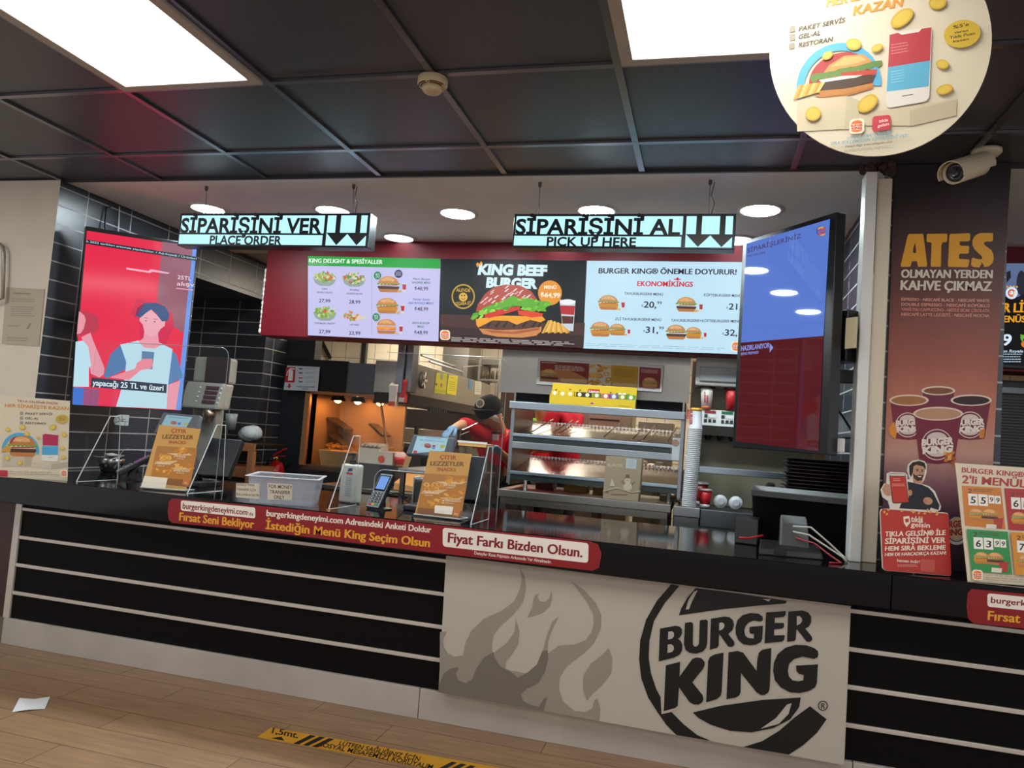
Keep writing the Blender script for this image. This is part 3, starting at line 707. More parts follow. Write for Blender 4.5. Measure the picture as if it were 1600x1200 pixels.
p.poly('#f2a53a', [(425, 220), (440, 200), (460, 215), (478, 188), (490, 200), (494, 215), (460, 235), (440, 250)])
p.ell('#e8962a', 1196, 518, 124, 130); p.text('#fbeed8', 'MENÜ', 1135, 474, 1260, 478, 36, .05); p.text('#fbeed8', '₺64,99', 1098, 560, 1300, 568, 50, .05)
p.ell('#c8a038', 293, 556, 122, 130); p.ell('#17130c', 293, 556, 108, 115); p.ell('#e0b040', 293, 562, 45, 46); p.rect('#e0b040', 262, 520, 325, 590, 0, .3); p.ell('#17130c', 280, 545, 6, 9); p.ell('#17130c', 306, 545, 6, 9); p.ring('#17130c', 293, 570, 14, 19, 180, 360)
p.text('#e0b040', 'ALEVDE', 220, 505, 366, 508, 36, .03); p.text('#e0b040', 'IZGARA ET', 210, 650, 372, 640, 36, .03)
p.poly('#d08a4a', [(455, 890), (700, 905), (1110, 870), (1105, 920), (1050, 965), (900, 985), (650, 975), (500, 945)]); p.poly('#b05a3a', [(500, 900), (800, 925), (1090, 880), (1080, 905), (850, 945), (600, 935)])
p.poly('#5a3626', [(480, 840), (560, 812), (760, 800), (980, 800), (1120, 830), (1110, 870), (900, 900), (650, 905), (510, 890)])
for x in (530, 620, 700, 800, 900, 1000, 1060): p.poly('#2a1a14', [(x, 870), (x + 45, 812), (x + 62, 815), (x + 25, 880)])
p.poly('#f2a524', [(425, 790), (700, 755), (1120, 765), (1150, 800), (1100, 825), (990, 800), (850, 850), (760, 810), (600, 805), (450, 880), (430, 850)])
p.poly('#d8321c', [(512, 740), (700, 680), (880, 660), (890, 690), (700, 745), (560, 782), (520, 770)]); p.poly('#e04424', [(860, 700), (1000, 705), (1125, 735), (1115, 765), (1000, 775), (870, 745)])
p.poly('#b44a34', [(425, 720), (445, 640), (520, 530), (620, 455), (740, 432), (880, 440), (1000, 500), (1060, 580), (1075, 640), (900, 600), (700, 640), (500, 700)])
for i in range(60):
    a = random.uniform(.05, 3.1); r = random.uniform(.15, .95); x = 740 + 300 * r * math.cos(a); y = 660 - 215 * r * math.sin(a)
    if y > 640 - (x - 430) * .05: continue
    p.poly(random.choice(['#e4c8d0', '#f0dcd8', '#d8a8a8', '#c84838']), [(x - 24, y + 14), (x + 12, y - 16), (x + 28, y - 14), (x - 8, y + 18)]); p.off -= p.step * .8
p.off += p.step
random.seed(11)
lt = [(370, 790), (400, 730), (470, 720), (500, 680), (600, 640), (700, 610), (760, 570), (800, 550), (850, 560), (880, 590), (950, 570), (1080, 600), (1190, 610), (1195, 640), (1150, 680), (1160, 715), (1060, 705), (1000, 715), (940, 690), (900, 660), (820, 655), (740, 690), (650, 690), (560, 720), (520, 730), (450, 750), (400, 805)]
p.poly('#5fae2c', lt)
for i in range(34):
    k = random.randrange(len(lt)); l = random.randrange(len(lt)); u = random.random() * .3
    x, y = lt[k][0] * (1 - u) + 780 * u, lt[k][1] * (1 - u) + 640 * u
    p.ell(random.choice(['#8ed040', '#4a9422', '#a4dc58', '#74c034']), x, y, random.uniform(18, 42), random.uniform(9, 18), random.uniform(-50, 10), 7); p.off -= p.step * .8
p.off += p.step
for i in range(14):
    x = 1110 + i * 21; y = 940 - 6 * (i % 3); p.poly(['#e8b04a', '#d69830', '#f0c468'][i % 3], [(x, y), (x + 24, y), (x + 90 - 9 * i, y - 130 + 4 * i), (x + 68 - 9 * i, y - 135 + 4 * i)])
p.poly('#c9d4d8', [(1297, 590), (1465, 600), (1440, 920), (1395, 915), (1325, 850)]); p.poly('#b82a30', [(1300, 650), (1460, 655), (1448, 750), (1312, 740)]); p.poly('#5a2018', [(1318, 760), (1446, 765), (1438, 840), (1330, 840)]); p.ell('#eef4f6', 1380, 615, 80, 28)
p.bklogo(107, 958, 104, .03)
p.lines('#a39a98', 170, 980, 1495, 1030, 3, .04, .6)
p.build('display', ms)
ms = menu('menu_screen', [(917, 407), (1162, 409), (1158, 554), (910.5, 545)], 'right menu screen with four burger offers on pale blue')
p = Pr(MP, (900, 390, 5.714), .001, .0005, lit=1.0)
p.poly('#bfe2f4', [(98, 100), (1482, 112), (1465, 935), (62, 882)])
nv = '#2c1f38'
p.text(nv, 'BURGER KING® ÖNEMLE DOYURUR!', 202, 212, 1432, 224, 50, .05); p.text('#cc2030', 'EKONOMİKİNGS', 547, 325, 1042, 332, 46, .06)
p.poly('#cc2030', [(878, 272), (872, 258), (890, 264), (906, 245), (922, 264), (938, 258), (932, 272)])
p.burger(290, 472, 190, .03, 'chicken', bun='#b98a58'); p.burger(985, 490, 190, .03, bun='#b98a58'); p.burger(370, 715, 150, .03, 'chicken', bun='#b98a58'); p.burger(220, 712, 190, .03, 'chicken', bun='#b98a58', fries=False, cup=False)
p.burger(1050, 745, 150, .03, 'chicken', bun='#b98a58'); p.burger(895, 738, 190, .03, bun='#b98a58', fries=False, cup=False)
for s_, x0, y0, x1 in (('TAVUKBURGER® MENÜ', 432, 405, 778), ("2'Lİ TAVUKBURGER® MENÜ", 352, 632, 762), ('KÖFTEBURGER® MENÜ', 1142, 418, 1475), ('TAVUKBURGER®+KÖFTEBURGER® MENÜ', 848, 645, 1468)):
    p.text(nv, s_, x0, y0, x1, y0 + 9, 24, .035)
for s_, k_, x, y in (('20,', '99', 605, 520), ('31,', '99', 622, 745), ('21,', '99', 1362, 538), ('32,', '99', 1326, 770)):
    p.text(nv, s_, x, y, x + 112, y + 3, 58, .03); p.text(nv, k_, x + 118, y - 30, x + 162, y - 28, 28, .01) if x < 1300 else None; p.text(nv, '₺', x - 20, y - 6, x - 4, y - 6, 22, .0)
p.lines('#9dbccc', 92, 838, 1380, 872, 2, .035, .3); p.bklogo(1430, 868, 92, .03)
p.build('display', ms)
# second bay: screen with the club badge
r2 = screen('menu_screen', [(1573, 411), (1760, 411), (1752, 585), (1556, 574)], None, MP, .024, 'menu screen behind the coffee pillar, round club badge on black', 'menu screens on the red header')
p = Pr(MP, (1540, 360, 4.615), .001, .0005, lit=1.0)
p.poly('#0a0c10', [(152, 236), (1000, 236), (960, 1030), (110, 965)]); p.poly('#5a6c90', [(150, 238), (1000, 238), (1000, 480), (140, 480)])
p.poly('#1c1f28', [(150, 300), (178, 290), (182, 340), (150, 380)]); p.ell('#262a34', 258, 380, 36, 90); p.poly('#181a20', [(200, 500), (300, 440), (400, 500)])
p.ell('#d8e4ee', 187, 452, 43, 44); p.ring('#c8281e', 187, 452, 18, 27, 30, 300); p.ring('#e8a020', 190, 452, 10, 17, 120, 420)
for i in range(4): p.ell('#e8a828', 156 + i * 23, 408 - 3 * (1.5 - abs(1.5 - i)), 8, 8, n=5, rot=-90)
p.text('#e8a020', 'R LİG', 128, 590, 330, 590, 68, .06); p.text('#e8a020', 'ENÜSÜ', 128, 662, 330, 662, 48, .05); p.text('#d8ecf8', '9', 118, 828, 182, 828, 82, .05)
p.frill('#6fae3c', 250, 420, 770, 40, 0); p.ell('#d8742a', 300, 820, 46, 30)
p.text('#d0e4f2', 'Chicken Royale', 30, 880, 270, 880, 20, .02, .2); p.lines('#a8c4d8', 112, 890, 270, 962, 4)
p.build('display', r2)
# ---------------------------------------------------------------- on the walls and ceiling
# cream rail cut by the left edge, notice sheet
hr = MB(); Y = 3.46
hr.tube([at(-12, 470, y=Y), at(4, 466, y=Y), at(6, 400, y=Y), at(5, 386, y=Y), at(-2, 380, y=Y), at(-14, 380, y=Y)], .011, paint('#9a958c', .3, .4), 10)
tagged(hr.build('grab_rail', smooth=True), 'grey metal grab rail on the beige wall at the left edge', 'rail')
NP = ply(3.497)
nt_ = E('notice_sheet', at(37, 540, y=3.497), 'creased paper notice taped to the beige wall left of the tiles', 'notice')
slab(NP, [(10, 449), (70, 452), (61, 541), (3, 537)], .001, paint('#b3a793', .8), 'sheet', nt_, off=.002)
p = Pr(NP, (0, 250, 3.8095), .003, .0003); gy = '#8d8478'
p.lines(gy, 80, 790, 200, 812, 1, .03); p.lines(gy, 70, 825, 215, 850, 2, .03); p.lines(gy, 68, 872, 210, 935, 5, .03); p.lines(gy, 55, 985, 120, 1000, 1, .03)
p.poly('#847b6f', [(160, 1005), (182, 970), (190, 975), (170, 1008)]); p.lines(gy, 45, 1055, 180, 1085, 2, .03)
p.build('print', nt_)
# white mark laid flat on the tiles under the advert screen
SX = plx(XL + .002)
sk = E('wall_mark', at(190, 677, x=XL), 'ragged white mark on the dark tiles under the advert screen', 'sticker')
p = Pr(SX, (0, 590, 6.667), .001, .0004); wg = '#c3ccd0'
p.poly(wg, [(1200, 400), (1240, 385), (1345, 390), (1335, 500), (1280, 500), (1200, 490), (1180, 450)])
for q in ([(1232, 400), (1250, 440), (1285, 445), (1280, 452), (1246, 448), (1226, 404)], [(1270, 395), (1275, 430), (1308, 432), (1310, 438), (1270, 437), (1264, 396)], [(1200, 465), (1240, 452), (1335, 458), (1335, 463), (1240, 458), (1204, 472)], [(1250, 470), (1256, 470), (1256, 500), (1250, 500)], [(1300, 465), (1306, 465), (1300, 500), (1294, 500)]):
    p.poly('#3a4148', q); p.off -= p.step * .8
p.build('paper', sk)
# smoke detector
dx, dy = -1.05, 2.512
sd = E('smoke_detector', (dx, dy, ZC), 'cream smoke detector on the dark ceiling grid', 'smoke detector')
cr = paint('#d3bf98', .45, 0, .4)
MB().lathe((dx, dy, ZC), [(.02, 0), (.052, 0), (.056, -.004), (.056, -.026), (.05, -.033), (.036, -.036), (.02, -.036)], cr, 36).build('base', sd, smooth=True)
MB().lathe((dx, dy, ZC), [(.036, -.034), (.036, -.048), (.03, -.055), (.012, -.058), (.001, -.058)], cr, 32).build('sensor_head', sd, smooth=True)
sl = MB(); bk_ = paint('#14110e', .6)
for r_, z_ in ((.0505, -.0332), (.0425, -.0352)):
    for a0, a1 in ((195, 262), (278, 345)):
        sl.tube([(dx + r_ * math.cos(math.radians(a)), dy + r_ * math.sin(math.radians(a)), ZC + z_) for a in range(a0, a1, 8)], .0018, bk_, 6)
sl.ball((dx, dy - .047, ZC - .034), .003, bk_, 8, 6)
sl.build('vent_slot', sd)
# round hanging promotional sign
DPn = Vector((-.18, -1, -.02)); dc = at(1376, 72, y=1.9); DP = Pl(dc, DPn)
ds = E('round_hanging_sign', dc - Vector((0, 0, .28)), 'round cream hanging sign with burger, phone and gold coins', 'hanging sign')
out = [(1376 + 173.5 * math.cos(t) , 72 - 172 * math.sin(t)) for t in [math.radians(5 * k) for k in range(72)]]
out = [(x - .055 * (y - 72) , y - .02 * (x - 1376)) for x, y in out]
slab(DP, out, .005, paint('#d8ccb2', .5, 0, .3), 'board', ds)
p = Pr(DP, (1180, 0, 3.8095), .001, .0004)
og, gd = '#d98f2c', '#cda93a'
p.text(og, 'HER SİPARİŞTE', 425, 42, 900, -60, 60, .06, .15); p.text(og, 'KAZAN', 582, 92, 880, 36, 56, .06, .1)
for s_, y, x1, y1 in (('PAKET SERVİS', 188, 535, 132), ('GEL-AL', 234, 388, 208), ('RESTORAN', 284, 462, 246)):
    p.text('#4a443c', s_, 258, y, x1, y1, 28, .04, .15)
p.rect('#8a8070', 205, 160, 240, 195, -.2, .2); p.rect('#8a8070', 205, 208, 238, 246, -.2, .2); p.rect('#8a8070', 200, 262, 236, 296, -.2, .2)
p.poly('#c9bb9b', [(245, 600), (545, 570), (530, 770), (250, 785)]); p.poly('#bfb192', [(545, 570), (620, 600), (620, 755), (530, 775)]); p.poly('#cbbc9c', [(620, 680), (1200, 590), (1195, 690), (920, 750), (625, 750)]); p.poly('#bcae90', [(920, 660), (1200, 595), (1195, 690), (920, 755)])
p.ring('#4fa4c8', 498, 510, 205, 252, -5, 195, 40, 1.0, -.08); p.ell('#a8302e', 520, 480, 200, 165, a0=20, a1=190, sl=-.1)
p.poly('#c07a3a', [(350, 570), (420, 560), (700, 505), (695, 530), (560, 570), (400, 585)])
p.poly('#c98d4a', [(390, 460), (440, 390), (530, 335), (640, 325), (690, 360), (700, 400), (560, 440), (420, 470)])
p.poly('#dda866', [(450, 400), (530, 345), (630, 335), (660, 360), (560, 390)])
p.frill('#5f7f38', 330, 755, 425, 45, -.22, 18, .5); p.poly('#b83c2c', [(510, 435), (725, 415), (722, 445), (520, 465)]); p.poly('#e8dcc8', [(380, 480), (520, 455), (640, 450), (560, 480), (400, 500)])
p.poly('#45301f', [(360, 500), (560, 470), (720, 450), (700, 490), (540, 530), (370, 545)]); p.poly('#b87a3a', [(370, 545), (540, 530), (705, 495), (700, 520), (540, 565), (400, 580)])
for i in range(9):
    x = 225 + i * 17; p.poly(['#d0a24a', '#bf8d36', '#dfb868'][i % 3], [(x, 598 - i * 5), (x + 18, 594 - i * 5), (x + 55, 510 - i * 2), (x + 34, 508 - i * 2)])
p.quad('#d9d3c8', [(798, 205), (1052, 162), (1035, 605), (776, 650)], .08); p.poly('#b23a40', [(800, 212), (850, 200), (870, 212), (975, 195), (990, 176), (1048, 168), (1040, 365), (790, 405)]); p.poly('#5aa7c4', [(790, 405), (1040, 365), (1032, 518), (782, 550)])
p.lines('#d07a7c', 808, 270, 915, 340, 4, -.17); p.lines('#88c2d4', 808, 430, 890, 510, 5, -.17); p.lines('#5a544c', 875, 574, 950, 588, 1, -.17)
for x, y, rx, ry, rt in ((872, 112, 78, 42, -38), (1083, 22, 52, 38, -10), (585, 268, 44, 34, 0), (725, 290, 36, 20, -25), (430, 335, 34, 20, -30), (1112, 388, 38, 27, 5), (1125, 538, 50, 28, -18), (668, 620, 68, 42, -38), (345, 682, 40, 46, 70)):
    p.ell('#9a7a22', x + 3, y + 5, rx, ry, rt); p.ell(gd, x, y, rx, ry, rt); p.ell('#d8b84c', x, y, rx * .78, ry * .75, rt)
p.ell('#cfae3c', 1230, 210, 110, 82, -12); p.text('#4a3c18', "%5'e", 1175, 182, 1270, 162, 22, .02); p.text('#4a3c18', 'varan', 1182, 210, 1265, 196, 16, .02); p.text('#4a3c18', 'Tıkla Puan', 1155, 242, 1305, 214, 18, .02); p.text('#4a3c18', 'kazan', 1175, 262, 1270, 246, 14, .02)
p.bklogo(605, 758, 88, -.1); p.quad('#c23a48', [(698, 700), (806, 690), (806, 778), (695, 792)], .2); p.text('#f0dcd0', 'tıkla', 735, 738, 790, 728, 18, .02); p.text('#f0dcd0', 'gelsin', 728, 765, 795, 752, 18, .02)
p.text('#7fa8b0', 'UYGULAMAYI İNDİR', 548, 838, 805, 806, 20, .03, .2); p.text('#7fa8b0', 'SIRA BEKLEMEDEN SİPARİŞİNİ VER!', 448, 872, 912, 822, 20, .03, .2); p.text('#5a544c', 'Detaylı Bilgi: www.tiklagelsin.com', 536, 886, 815, 856, 13, .01, .2); p.lines('#8d8371', 528, 902, 820, 918, 3, -.1)
p.build('print', ds)
for s_ in (-1, 1):
    MB().tube([dc + Vector((.1 * s_, 0, .255)), (dc.x + .1 * s_, dc.y, ZC - .002)], .0015, paint('#77716a', .4), 6).build('suspension_wire', ds)
# camera by the pillar
cm = E('security_camera', (1.03, 3.33, ZC), 'white bullet camera under the dark ceiling by the coffee poster', 'camera')
cw = paint('#c9bba2', .4, 0, .5); A = at(1470, 277, y=3.02); B = at(1530, 258, y=3.22); ax = (A - B).normalized()
MB().lathe((1.03, 3.33, ZC), [(.01, 0), (.055, 0), (.055, -.012), (.045, -.022), (.012, -.03)], cw, 24).build('mount_plate', cm, smooth=True)
MB().tube([(1.03, 3.33, ZC - .02), (1.025, 3.325, ZC - .06), B + Vector((.01, .01, .03)), B], [.018, .017, .016, .016], cw, 12).build('bracket', cm, smooth=True)
MB().lathe(B, [(.001, -.02), (.034, -.02), (.042, .0), (.042, .2), (.038, .2), (.036, .185), (.001, .185)], cw, 28, ax).build('housing', cm, smooth=True)
MB().lathe(B + ax * .186, [(.0345, 0), (.0345, .004), (.02, .006), (.018, .002), (.001, .003)], paint('#1c222b', .12, 0, .6), 24, ax).build('lens', cm, smooth=True)
up = Vector((0, 0, 1)) - ax * ax.z; up.normalize(); sd_ = ax.cross(up)
h = MB(); pr_ = []
for k in range(13):
    a = math.radians(-20 + k * 220 / 12); pr_.append(sd_ * math.cos(a) * .049 + up * math.sin(a) * .049)
for k in range(12):
    p0, p1 = pr_[k], pr_[k + 1]
    h.hexa([B + p0 * .94 - ax * .03, B + p0 - ax * .03, B + p0 + ax * .225, B + p0 * .94 + ax * .225, B + p1 * .94 - ax * .03, B + p1 - ax * .03, B + p1 + ax * .225, B + p1 * .94 + ax * .225], cw)
h.build('sunshield', cm)
# cable duct and its white plastic cover in front of the tiled pillar
du = E('cable_duct', (.66, 3.45, CT), 'tall white plastic cable duct standing on the worktop beside the coffee poster', 'cable duct')
wp = paint('#cfc4b0', .45, 0, .4)
v = [at(1366, 283, y=3.44), at(1387, 283, y=3.44), at(1364, 878, y=3.44), at(1341, 880, y=3.44)]
MB().box(.645, .708, 3.43, 3.498, CT, 2.515, wp).build('cover', du, .004)
MB().box(.598, .643, 3.40, 3.498, CT, 2.535, paint('#d5d5d2', .35, 0, .5)).build('channel', du, .004)
rb = MB()
for i in range(60): rb.box(.643, .648, 3.418, 3.427, 2.1 + i * .0066, 2.1035 + i * .0066, paint('#26221e', .6))
rb.build('slotted_edge', du)
hl = MB()
for i in range(18):
    x = .60 + .11 * (i % 9) / 8 + random.uniform(-.006, .006); hl.ball((x, 3.45 + random.uniform(-.03, .03), 2.56 + random.uniform(-.012, .02)), (random.uniform(.01, .02), .02, random.uniform(.012, .03)), paint('#3d2c22', .9), 8, 6)
S(hl.build('trim_3'))
# ---- coffee poster on the pillar
PP = ply(3.492); CA = (1370, 220, 3.53); CB = (1370, 560, 3.333)
po = E('coffee_poster', (.955, 3.49, .9), 'tall maroon coffee poster with four steaming paper cups on the pillar', 'poster')
pm, nt, bb = new_mat('coffee_poster_ink')
g_ = nt.nodes.new('ShaderNodeNewGeometry'); s_ = nt.nodes.new('ShaderNodeSeparateXYZ'); mr = nt.nodes.new('ShaderNodeMapRange'); rp = nt.nodes.new('ShaderNodeValToRGB'); nz = nt.nodes.new('ShaderNodeTexNoise')
nt.links.new(g_.outputs['Position'], s_.inputs[0]); nz.inputs['Scale'].default_value = 5; nz.inputs['Detail'].default_value = 5
nt.links.new(g_.outputs['Position'], nz.inputs['Vector'])
ad = nt.nodes.new('ShaderNodeMath'); ad.operation = 'MULTIPLY_ADD'; ad.inputs[1].default_value = .16
nt.links.new(nz.outputs['Fac'], ad.inputs[0]); nt.links.new(s_.outputs[2], ad.inputs[2]); nt.links.new(ad.outputs[0], mr.inputs['Value'])
mr.inputs['From Min'].default_value = .98; mr.inputs['From Max'].default_value = 2.66
nt.links.new(mr.outputs[0], rp.inputs['Fac'])
e = rp.color_ramp.elements
stops = [(0, '#2c1f28'), (.12, '#5c3a4e'), (.2, '#8a5f68'), (.27, '#b98a7a'), (.36, '#b4705c'), (.5, '#96503f'), (.68, '#5c2a26'), (.82, '#33161a'), (1, '#170d10')]
e[0].position = 0; e[0].color = lin(stops[0][1]); e[1].position = 1; e[1].color = lin(stops[-1][1])
for q, h_ in stops[1:-1]:
    n_ = e.new(q); n_.color = lin(h_)
nt.links.new(rp.outputs[0], bb.inputs['Base Color']); bb.inputs['Roughness'].default_value = .45
slab(PP, [(1398, 258), (1580.5, 254), (1560, 560), (1543, 895), (1375.5, 891)], .006, pm, 'sheet', po)
p = Pr(PP, CA)
p.c = (1400, 355, 7.93)
for q_ in ([(160, 85), (330, 82), (340, 110), (385, 470), (375, 490), (280, 492), (268, 485), (262, 430), (240, 422), (195, 425), (183, 470), (175, 490), (70, 492), (56, 485), (60, 460), (140, 120)],
 [(390, 85), (625, 80), (635, 95), (632, 170), (620, 185), (575, 190), (560, 230), (555, 480), (545, 492), (440, 492), (428, 482), (440, 200), (425, 188), (385, 185), (378, 170), (380, 95)],
 [(670, 85), (910, 75), (918, 90), (915, 160), (900, 175), (790, 178), (785, 215), (800, 230), (895, 232), (905, 245), (900, 320), (880, 330), (795, 328), (780, 345), (778, 380), (790, 395), (900, 400), (908, 415), (895, 485), (880, 498), (650, 492), (642, 480), (658, 120)],
 [(1200, 75), (1200, 160), (1185, 178), (1110, 180), (1085, 195), (1095, 220), (1180, 285), (1205, 340), (1208, 400), (1190, 450), (1150, 485), (1080, 498), (1040, 490), (1030, 500), (950, 492), (928, 470), (935, 395), (950, 378), (1000, 395), (1050, 400), (1070, 385), (1060, 360), (970, 275), (945, 220), (945, 170), (965, 120), (1010, 85), (1060, 72)]):
    p.poly('#e0a22c', q_); p.off -= p.step * .8
p.off += p.step
for q_ in ([(238, 190), (250, 315), (225, 325), (205, 310), (215, 250)], [(1050, 425), (1075, 455), (1095, 490), (1070, 498), (1035, 496), (1045, 470), (1060, 460)]): p.poly('#532724', q_); p.off -= p.step * .8
p.off += p.step; p.c = CA
p.text('#d6cdbd', 'OLMAYAN YERDEN', 134, 755, 636, 758, 47, .06, lean=.05); p.text('#d6cdbd', 'KAHVE ÇIKMAZ', 131, 822, 632, 828, 54, .06, lean=.05)
for s_, y, cc in (('ESPRESSO - NESCAFÉ BLACK - NESCAFÉ WHITE', 882, '#d99a8a'), ('DOUBLE ESPRESSO - NESCAFÉ KÖPÜKLÜ', 910, '#d99a8a'), ('VANİLYALI CAPPUCCINO - NESTLÉ SICAK ÇİKOLATA', 937, '#cf8a7c'), ('NESCAFÉ LATTE LEZZETİ - NESCAFÉ MOCHA', 965, '#d99a8a')):
    p.text(cc, s_, 134, y, 620, y + 9, 17, .04)
p.build('lettering', po); p = Pr(PP, CB)
def pcup(x0, x1, yt, b0, b1, yb, ry, cc, drink, logo=1):
    cx = (x0 + x1) / 2
    p.poly(cc, [(x0 + 6, yt), (x1 - 6, yt), (b1, yb - 8), ((b0 + b1) / 2, yb), (b0, yb - 10)]); p.ell('#d9c4b4', cx, yt, (x1 - x0) / 2, ry); p.ell(drink, cx, yt + 1, (x1 - x0) / 2 - 12, ry - 7)
    if logo:
        w = (b1 - b0) * .45; cy = yt + (yb - yt) * .62
        p.ring('#cfc0b8', cx - 6, cy, w - 5, w, 20, 340); p.ell('#cfc0b8', cx - 6, cy - w * .38, w * .66, w * .42, a0=0, a1=180, n=14); p.ell('#cfc0b8', cx - 6, cy + w * .42, w * .66, w * .36, a0=180, a1=360, n=14)
        p.textq('#e2d6cc', 'BURGER', [(cx - w - 4, cy - w * .36), (cx + w, cy - w * .5), (cx + w, cy - w * .02), (cx - w - 4, cy + w * .1)], .06); p.textq('#e2d6cc', 'KING', [(cx - w, cy + w * .12), (cx + w, cy), (cx + w * .9, cy + w * .5), (cx - w, cy + w * .62)], .07)
pcup(232, 408, 168, 248, 392, 330, 24, '#6a2238', '#7a4a2c', 0)
pcup(64, 270, 218, 92, 236, 425, 30, '#7a1f36', '#a06a3c'); pcup(383, 598, 218, 405, 560, 425, 30, '#6a1c30', '#2a1814')
p.poly('#d88a30', [(60, 360), (90, 330), (104, 380), (96, 420), (70, 400)]); p.poly('#c87a30', [(535, 375), (562, 362), (556, 415), (532, 415)])
pcup(188, 448, 288, 222, 402, 548, 36, '#701e34', '#b48a6a')
for i in range(16): p.ell(['#c8782c', '#a85a20', '#e0a050'][i % 3], 350 + 60 * random.random(), 490 + 60 * random.random(), 11, 9, n=8); p.off -= p.step * .8
p.off += p.step
p.build('cup_picture', po); p = Pr(PP, CB); p.ell('#d9cfc0', 415, 905, 62, 66); p.ell('#3a5a8c', 415, 888, 58, 68); p.ell('#cdb48a', 415, 888, 50, 62); p.textq('#a03030', 'BURGER', [(330, 850), (465, 840), (465, 876), (330, 888)], .05); p.textq('#a03030', 'KING', [(345, 892), (450, 884), (450, 920), (345, 926)], .06)
p.build('badge', po)
# ---------------------------------------------------------------- on the worktop
acr = clear('acrylic_sheet'); edge = paint('#c9cfd0', .2, 0, .6)
plexi = clear('shield_sheet', (.975, .98, .98), .12)
edge2 = clear('shield_edge', (.86, .9, .9), .25, .2)
def shield(y, x0, x1, z1, sx0, sx1, sz, feet, label):
    t = E('acrylic_shield', ((x0 + x1) / 2, y, CT), label, 'acrylic shield', 'clear acrylic shields along the worktop')
    r = .05; o = []
    o += [(x0, CT)] + [(x0 + r - r * math.cos(a), z1 - r + r * math.sin(a)) for a in [math.pi / 2 * k / 6 for k in range(7)]]
    o += [(x1 - r + r * math.sin(a), z1 - r + r * math.cos(a)) for a in [math.pi / 2 * k / 6 for k in range(7)]] + [(x1, CT)]
    o += [(sx1, CT)] + [(sx1 - r + r * math.cos(a), sz - r + r * math.sin(a)) for a in [math.pi / 2 * k / 6 for k in range(7)]]
    o += [(sx0 + r - r * math.sin(a), sz - r + r * math.cos(a)) for a in [math.pi / 2 * k / 6 for k in range(7)]] + [(sx0, CT)]
    MB().prism([(x, y, z) for x, z in o], (0, .005, 0), plexi, edge2).build('pane', t)
    e_ = [Vector((x, y, z)) for x, z in o[8:16]]; MB().tube([Vector((x0 + .25 * (x1 - x0), y, z1))] + e_, .0016, paint('#8d9599', .25), 6).build('polished_edge', t)
    MB().tube([Vector((x, y, z)) for x, z in o[23:32]] , .0018, paint('#a5acb0', .25), 6).build('slot_edge', t)
    for x in feet:
        f = [(3.255, CT), (3.54, CT), (y + .05, 1.235), (y - .025, 1.235)]
        fb = MB().prism([(x, a, b) for a, b in f], (.005, 0, 0), acr, edge2)
        q = [Vector((x + .0025, a, b)) for a, b in f]
        fb.tube([q[0], q[3]], .0026, edge, 6); fb.tube([q[3], q[2]], .002, edge, 6); fb.tube([q[2], q[1]], .0022, edge, 6); fb.tube([q[0], q[1]], .002, edge, 6)
        fb.build('foot', t)
    return t
shield(3.46, -3.33, -2.473, 1.646, -3.09, -2.70, 1.064, (-3.16, -2.485), 'clear acrylic shield at the left, before the advert screen')
shield(3.47, -1.78, -.94, 1.665, -1.58, -1.2, 1.08, (-1.705, -1.0), 'clear acrylic shield before the kitchen, around the card terminal')

# snack cards in acrylic holders
def snack_card(tl, tr, br, bl, y0, y1, label, crop, extra):
    b0 = at(*bl, z=CT + .006); b1 = at(*br, z=CT + .006)
    t0 = at(*tl, y=(b0.y + b1.y) / 2 + .1)
    pl = pl3(b0, b1, t0)
    t = E('snack_card_holder', ((b0.x + b1.x) / 2, (b0.y + b1.y) / 2, CT), label, 'card holder', 'snack cards in clear holders')
    slab(pl, [tl, tr, br, bl], .002, paint('#c99a55', .5, 0, .3), 'card', t)
    p = Pr(pl, crop, .001, .0003)
    extra(p); p.build('print', t)
    # clear holder: backing, base and front lip
    d = (b1 - b0); n = pl.n; back = Vector((-n.x, -n.y, 0)).normalized()
    h = MB(); c0 = [b0 - n * .006, b1 - n * .006]
    top = [pl.m(*tl) - n * .006, pl.m(*tr) - n * .006]
    h.prism([c0[0], c0[1], top[1], top[0]], -n * .003, acr, edge2)
    h.prism([b0 + Vector((0, 0, -.005)) - n * -.012, b1 + Vector((0, 0, -.005)) - n * -.012, b1 + Vector((0, 0, -.005)) + back * .1, b0 + Vector((0, 0, -.005)) + back * .1], (0, 0, .003), acr, edge2)
    e0 = b0 + n * .012; e1 = b1 + n * .012
    h.tube([e0, e1], .003, edge, 6); h.tube([b0 + back * .1, b1 + back * .1], .002, edge, 6); h.tube([e1, b1 + back * .1], .002, edge, 6)
    h.prism([e0, e1, e1 + Vector((0, 0, .03)), e0 + Vector((0, 0, .03))], n * .002, acr, edge2)
    h.build('holder', t)
    return t
def food(p, cx, cy, w, kind):
    for i in range(10 if kind == 'onion' else 12):
        x = cx + random.uniform(-.5, .5) * w; y = cy + random.uniform(-.16, .16) * w
        if kind == 'onion': p.ring(random.choice(['#d99a3a', '#c98428', '#e6b058']), x, y, w * .09, w * .17, asp=.7, n=12)
        else: p.ell(random.choice(['#d8962f', '#c57f22', '#e3ac50', '#b8741e']), x, y, w * .16, w * .07, random.uniform(-40, 40), n=8)
        p.off -= p.step * .8
    p.off += p.step
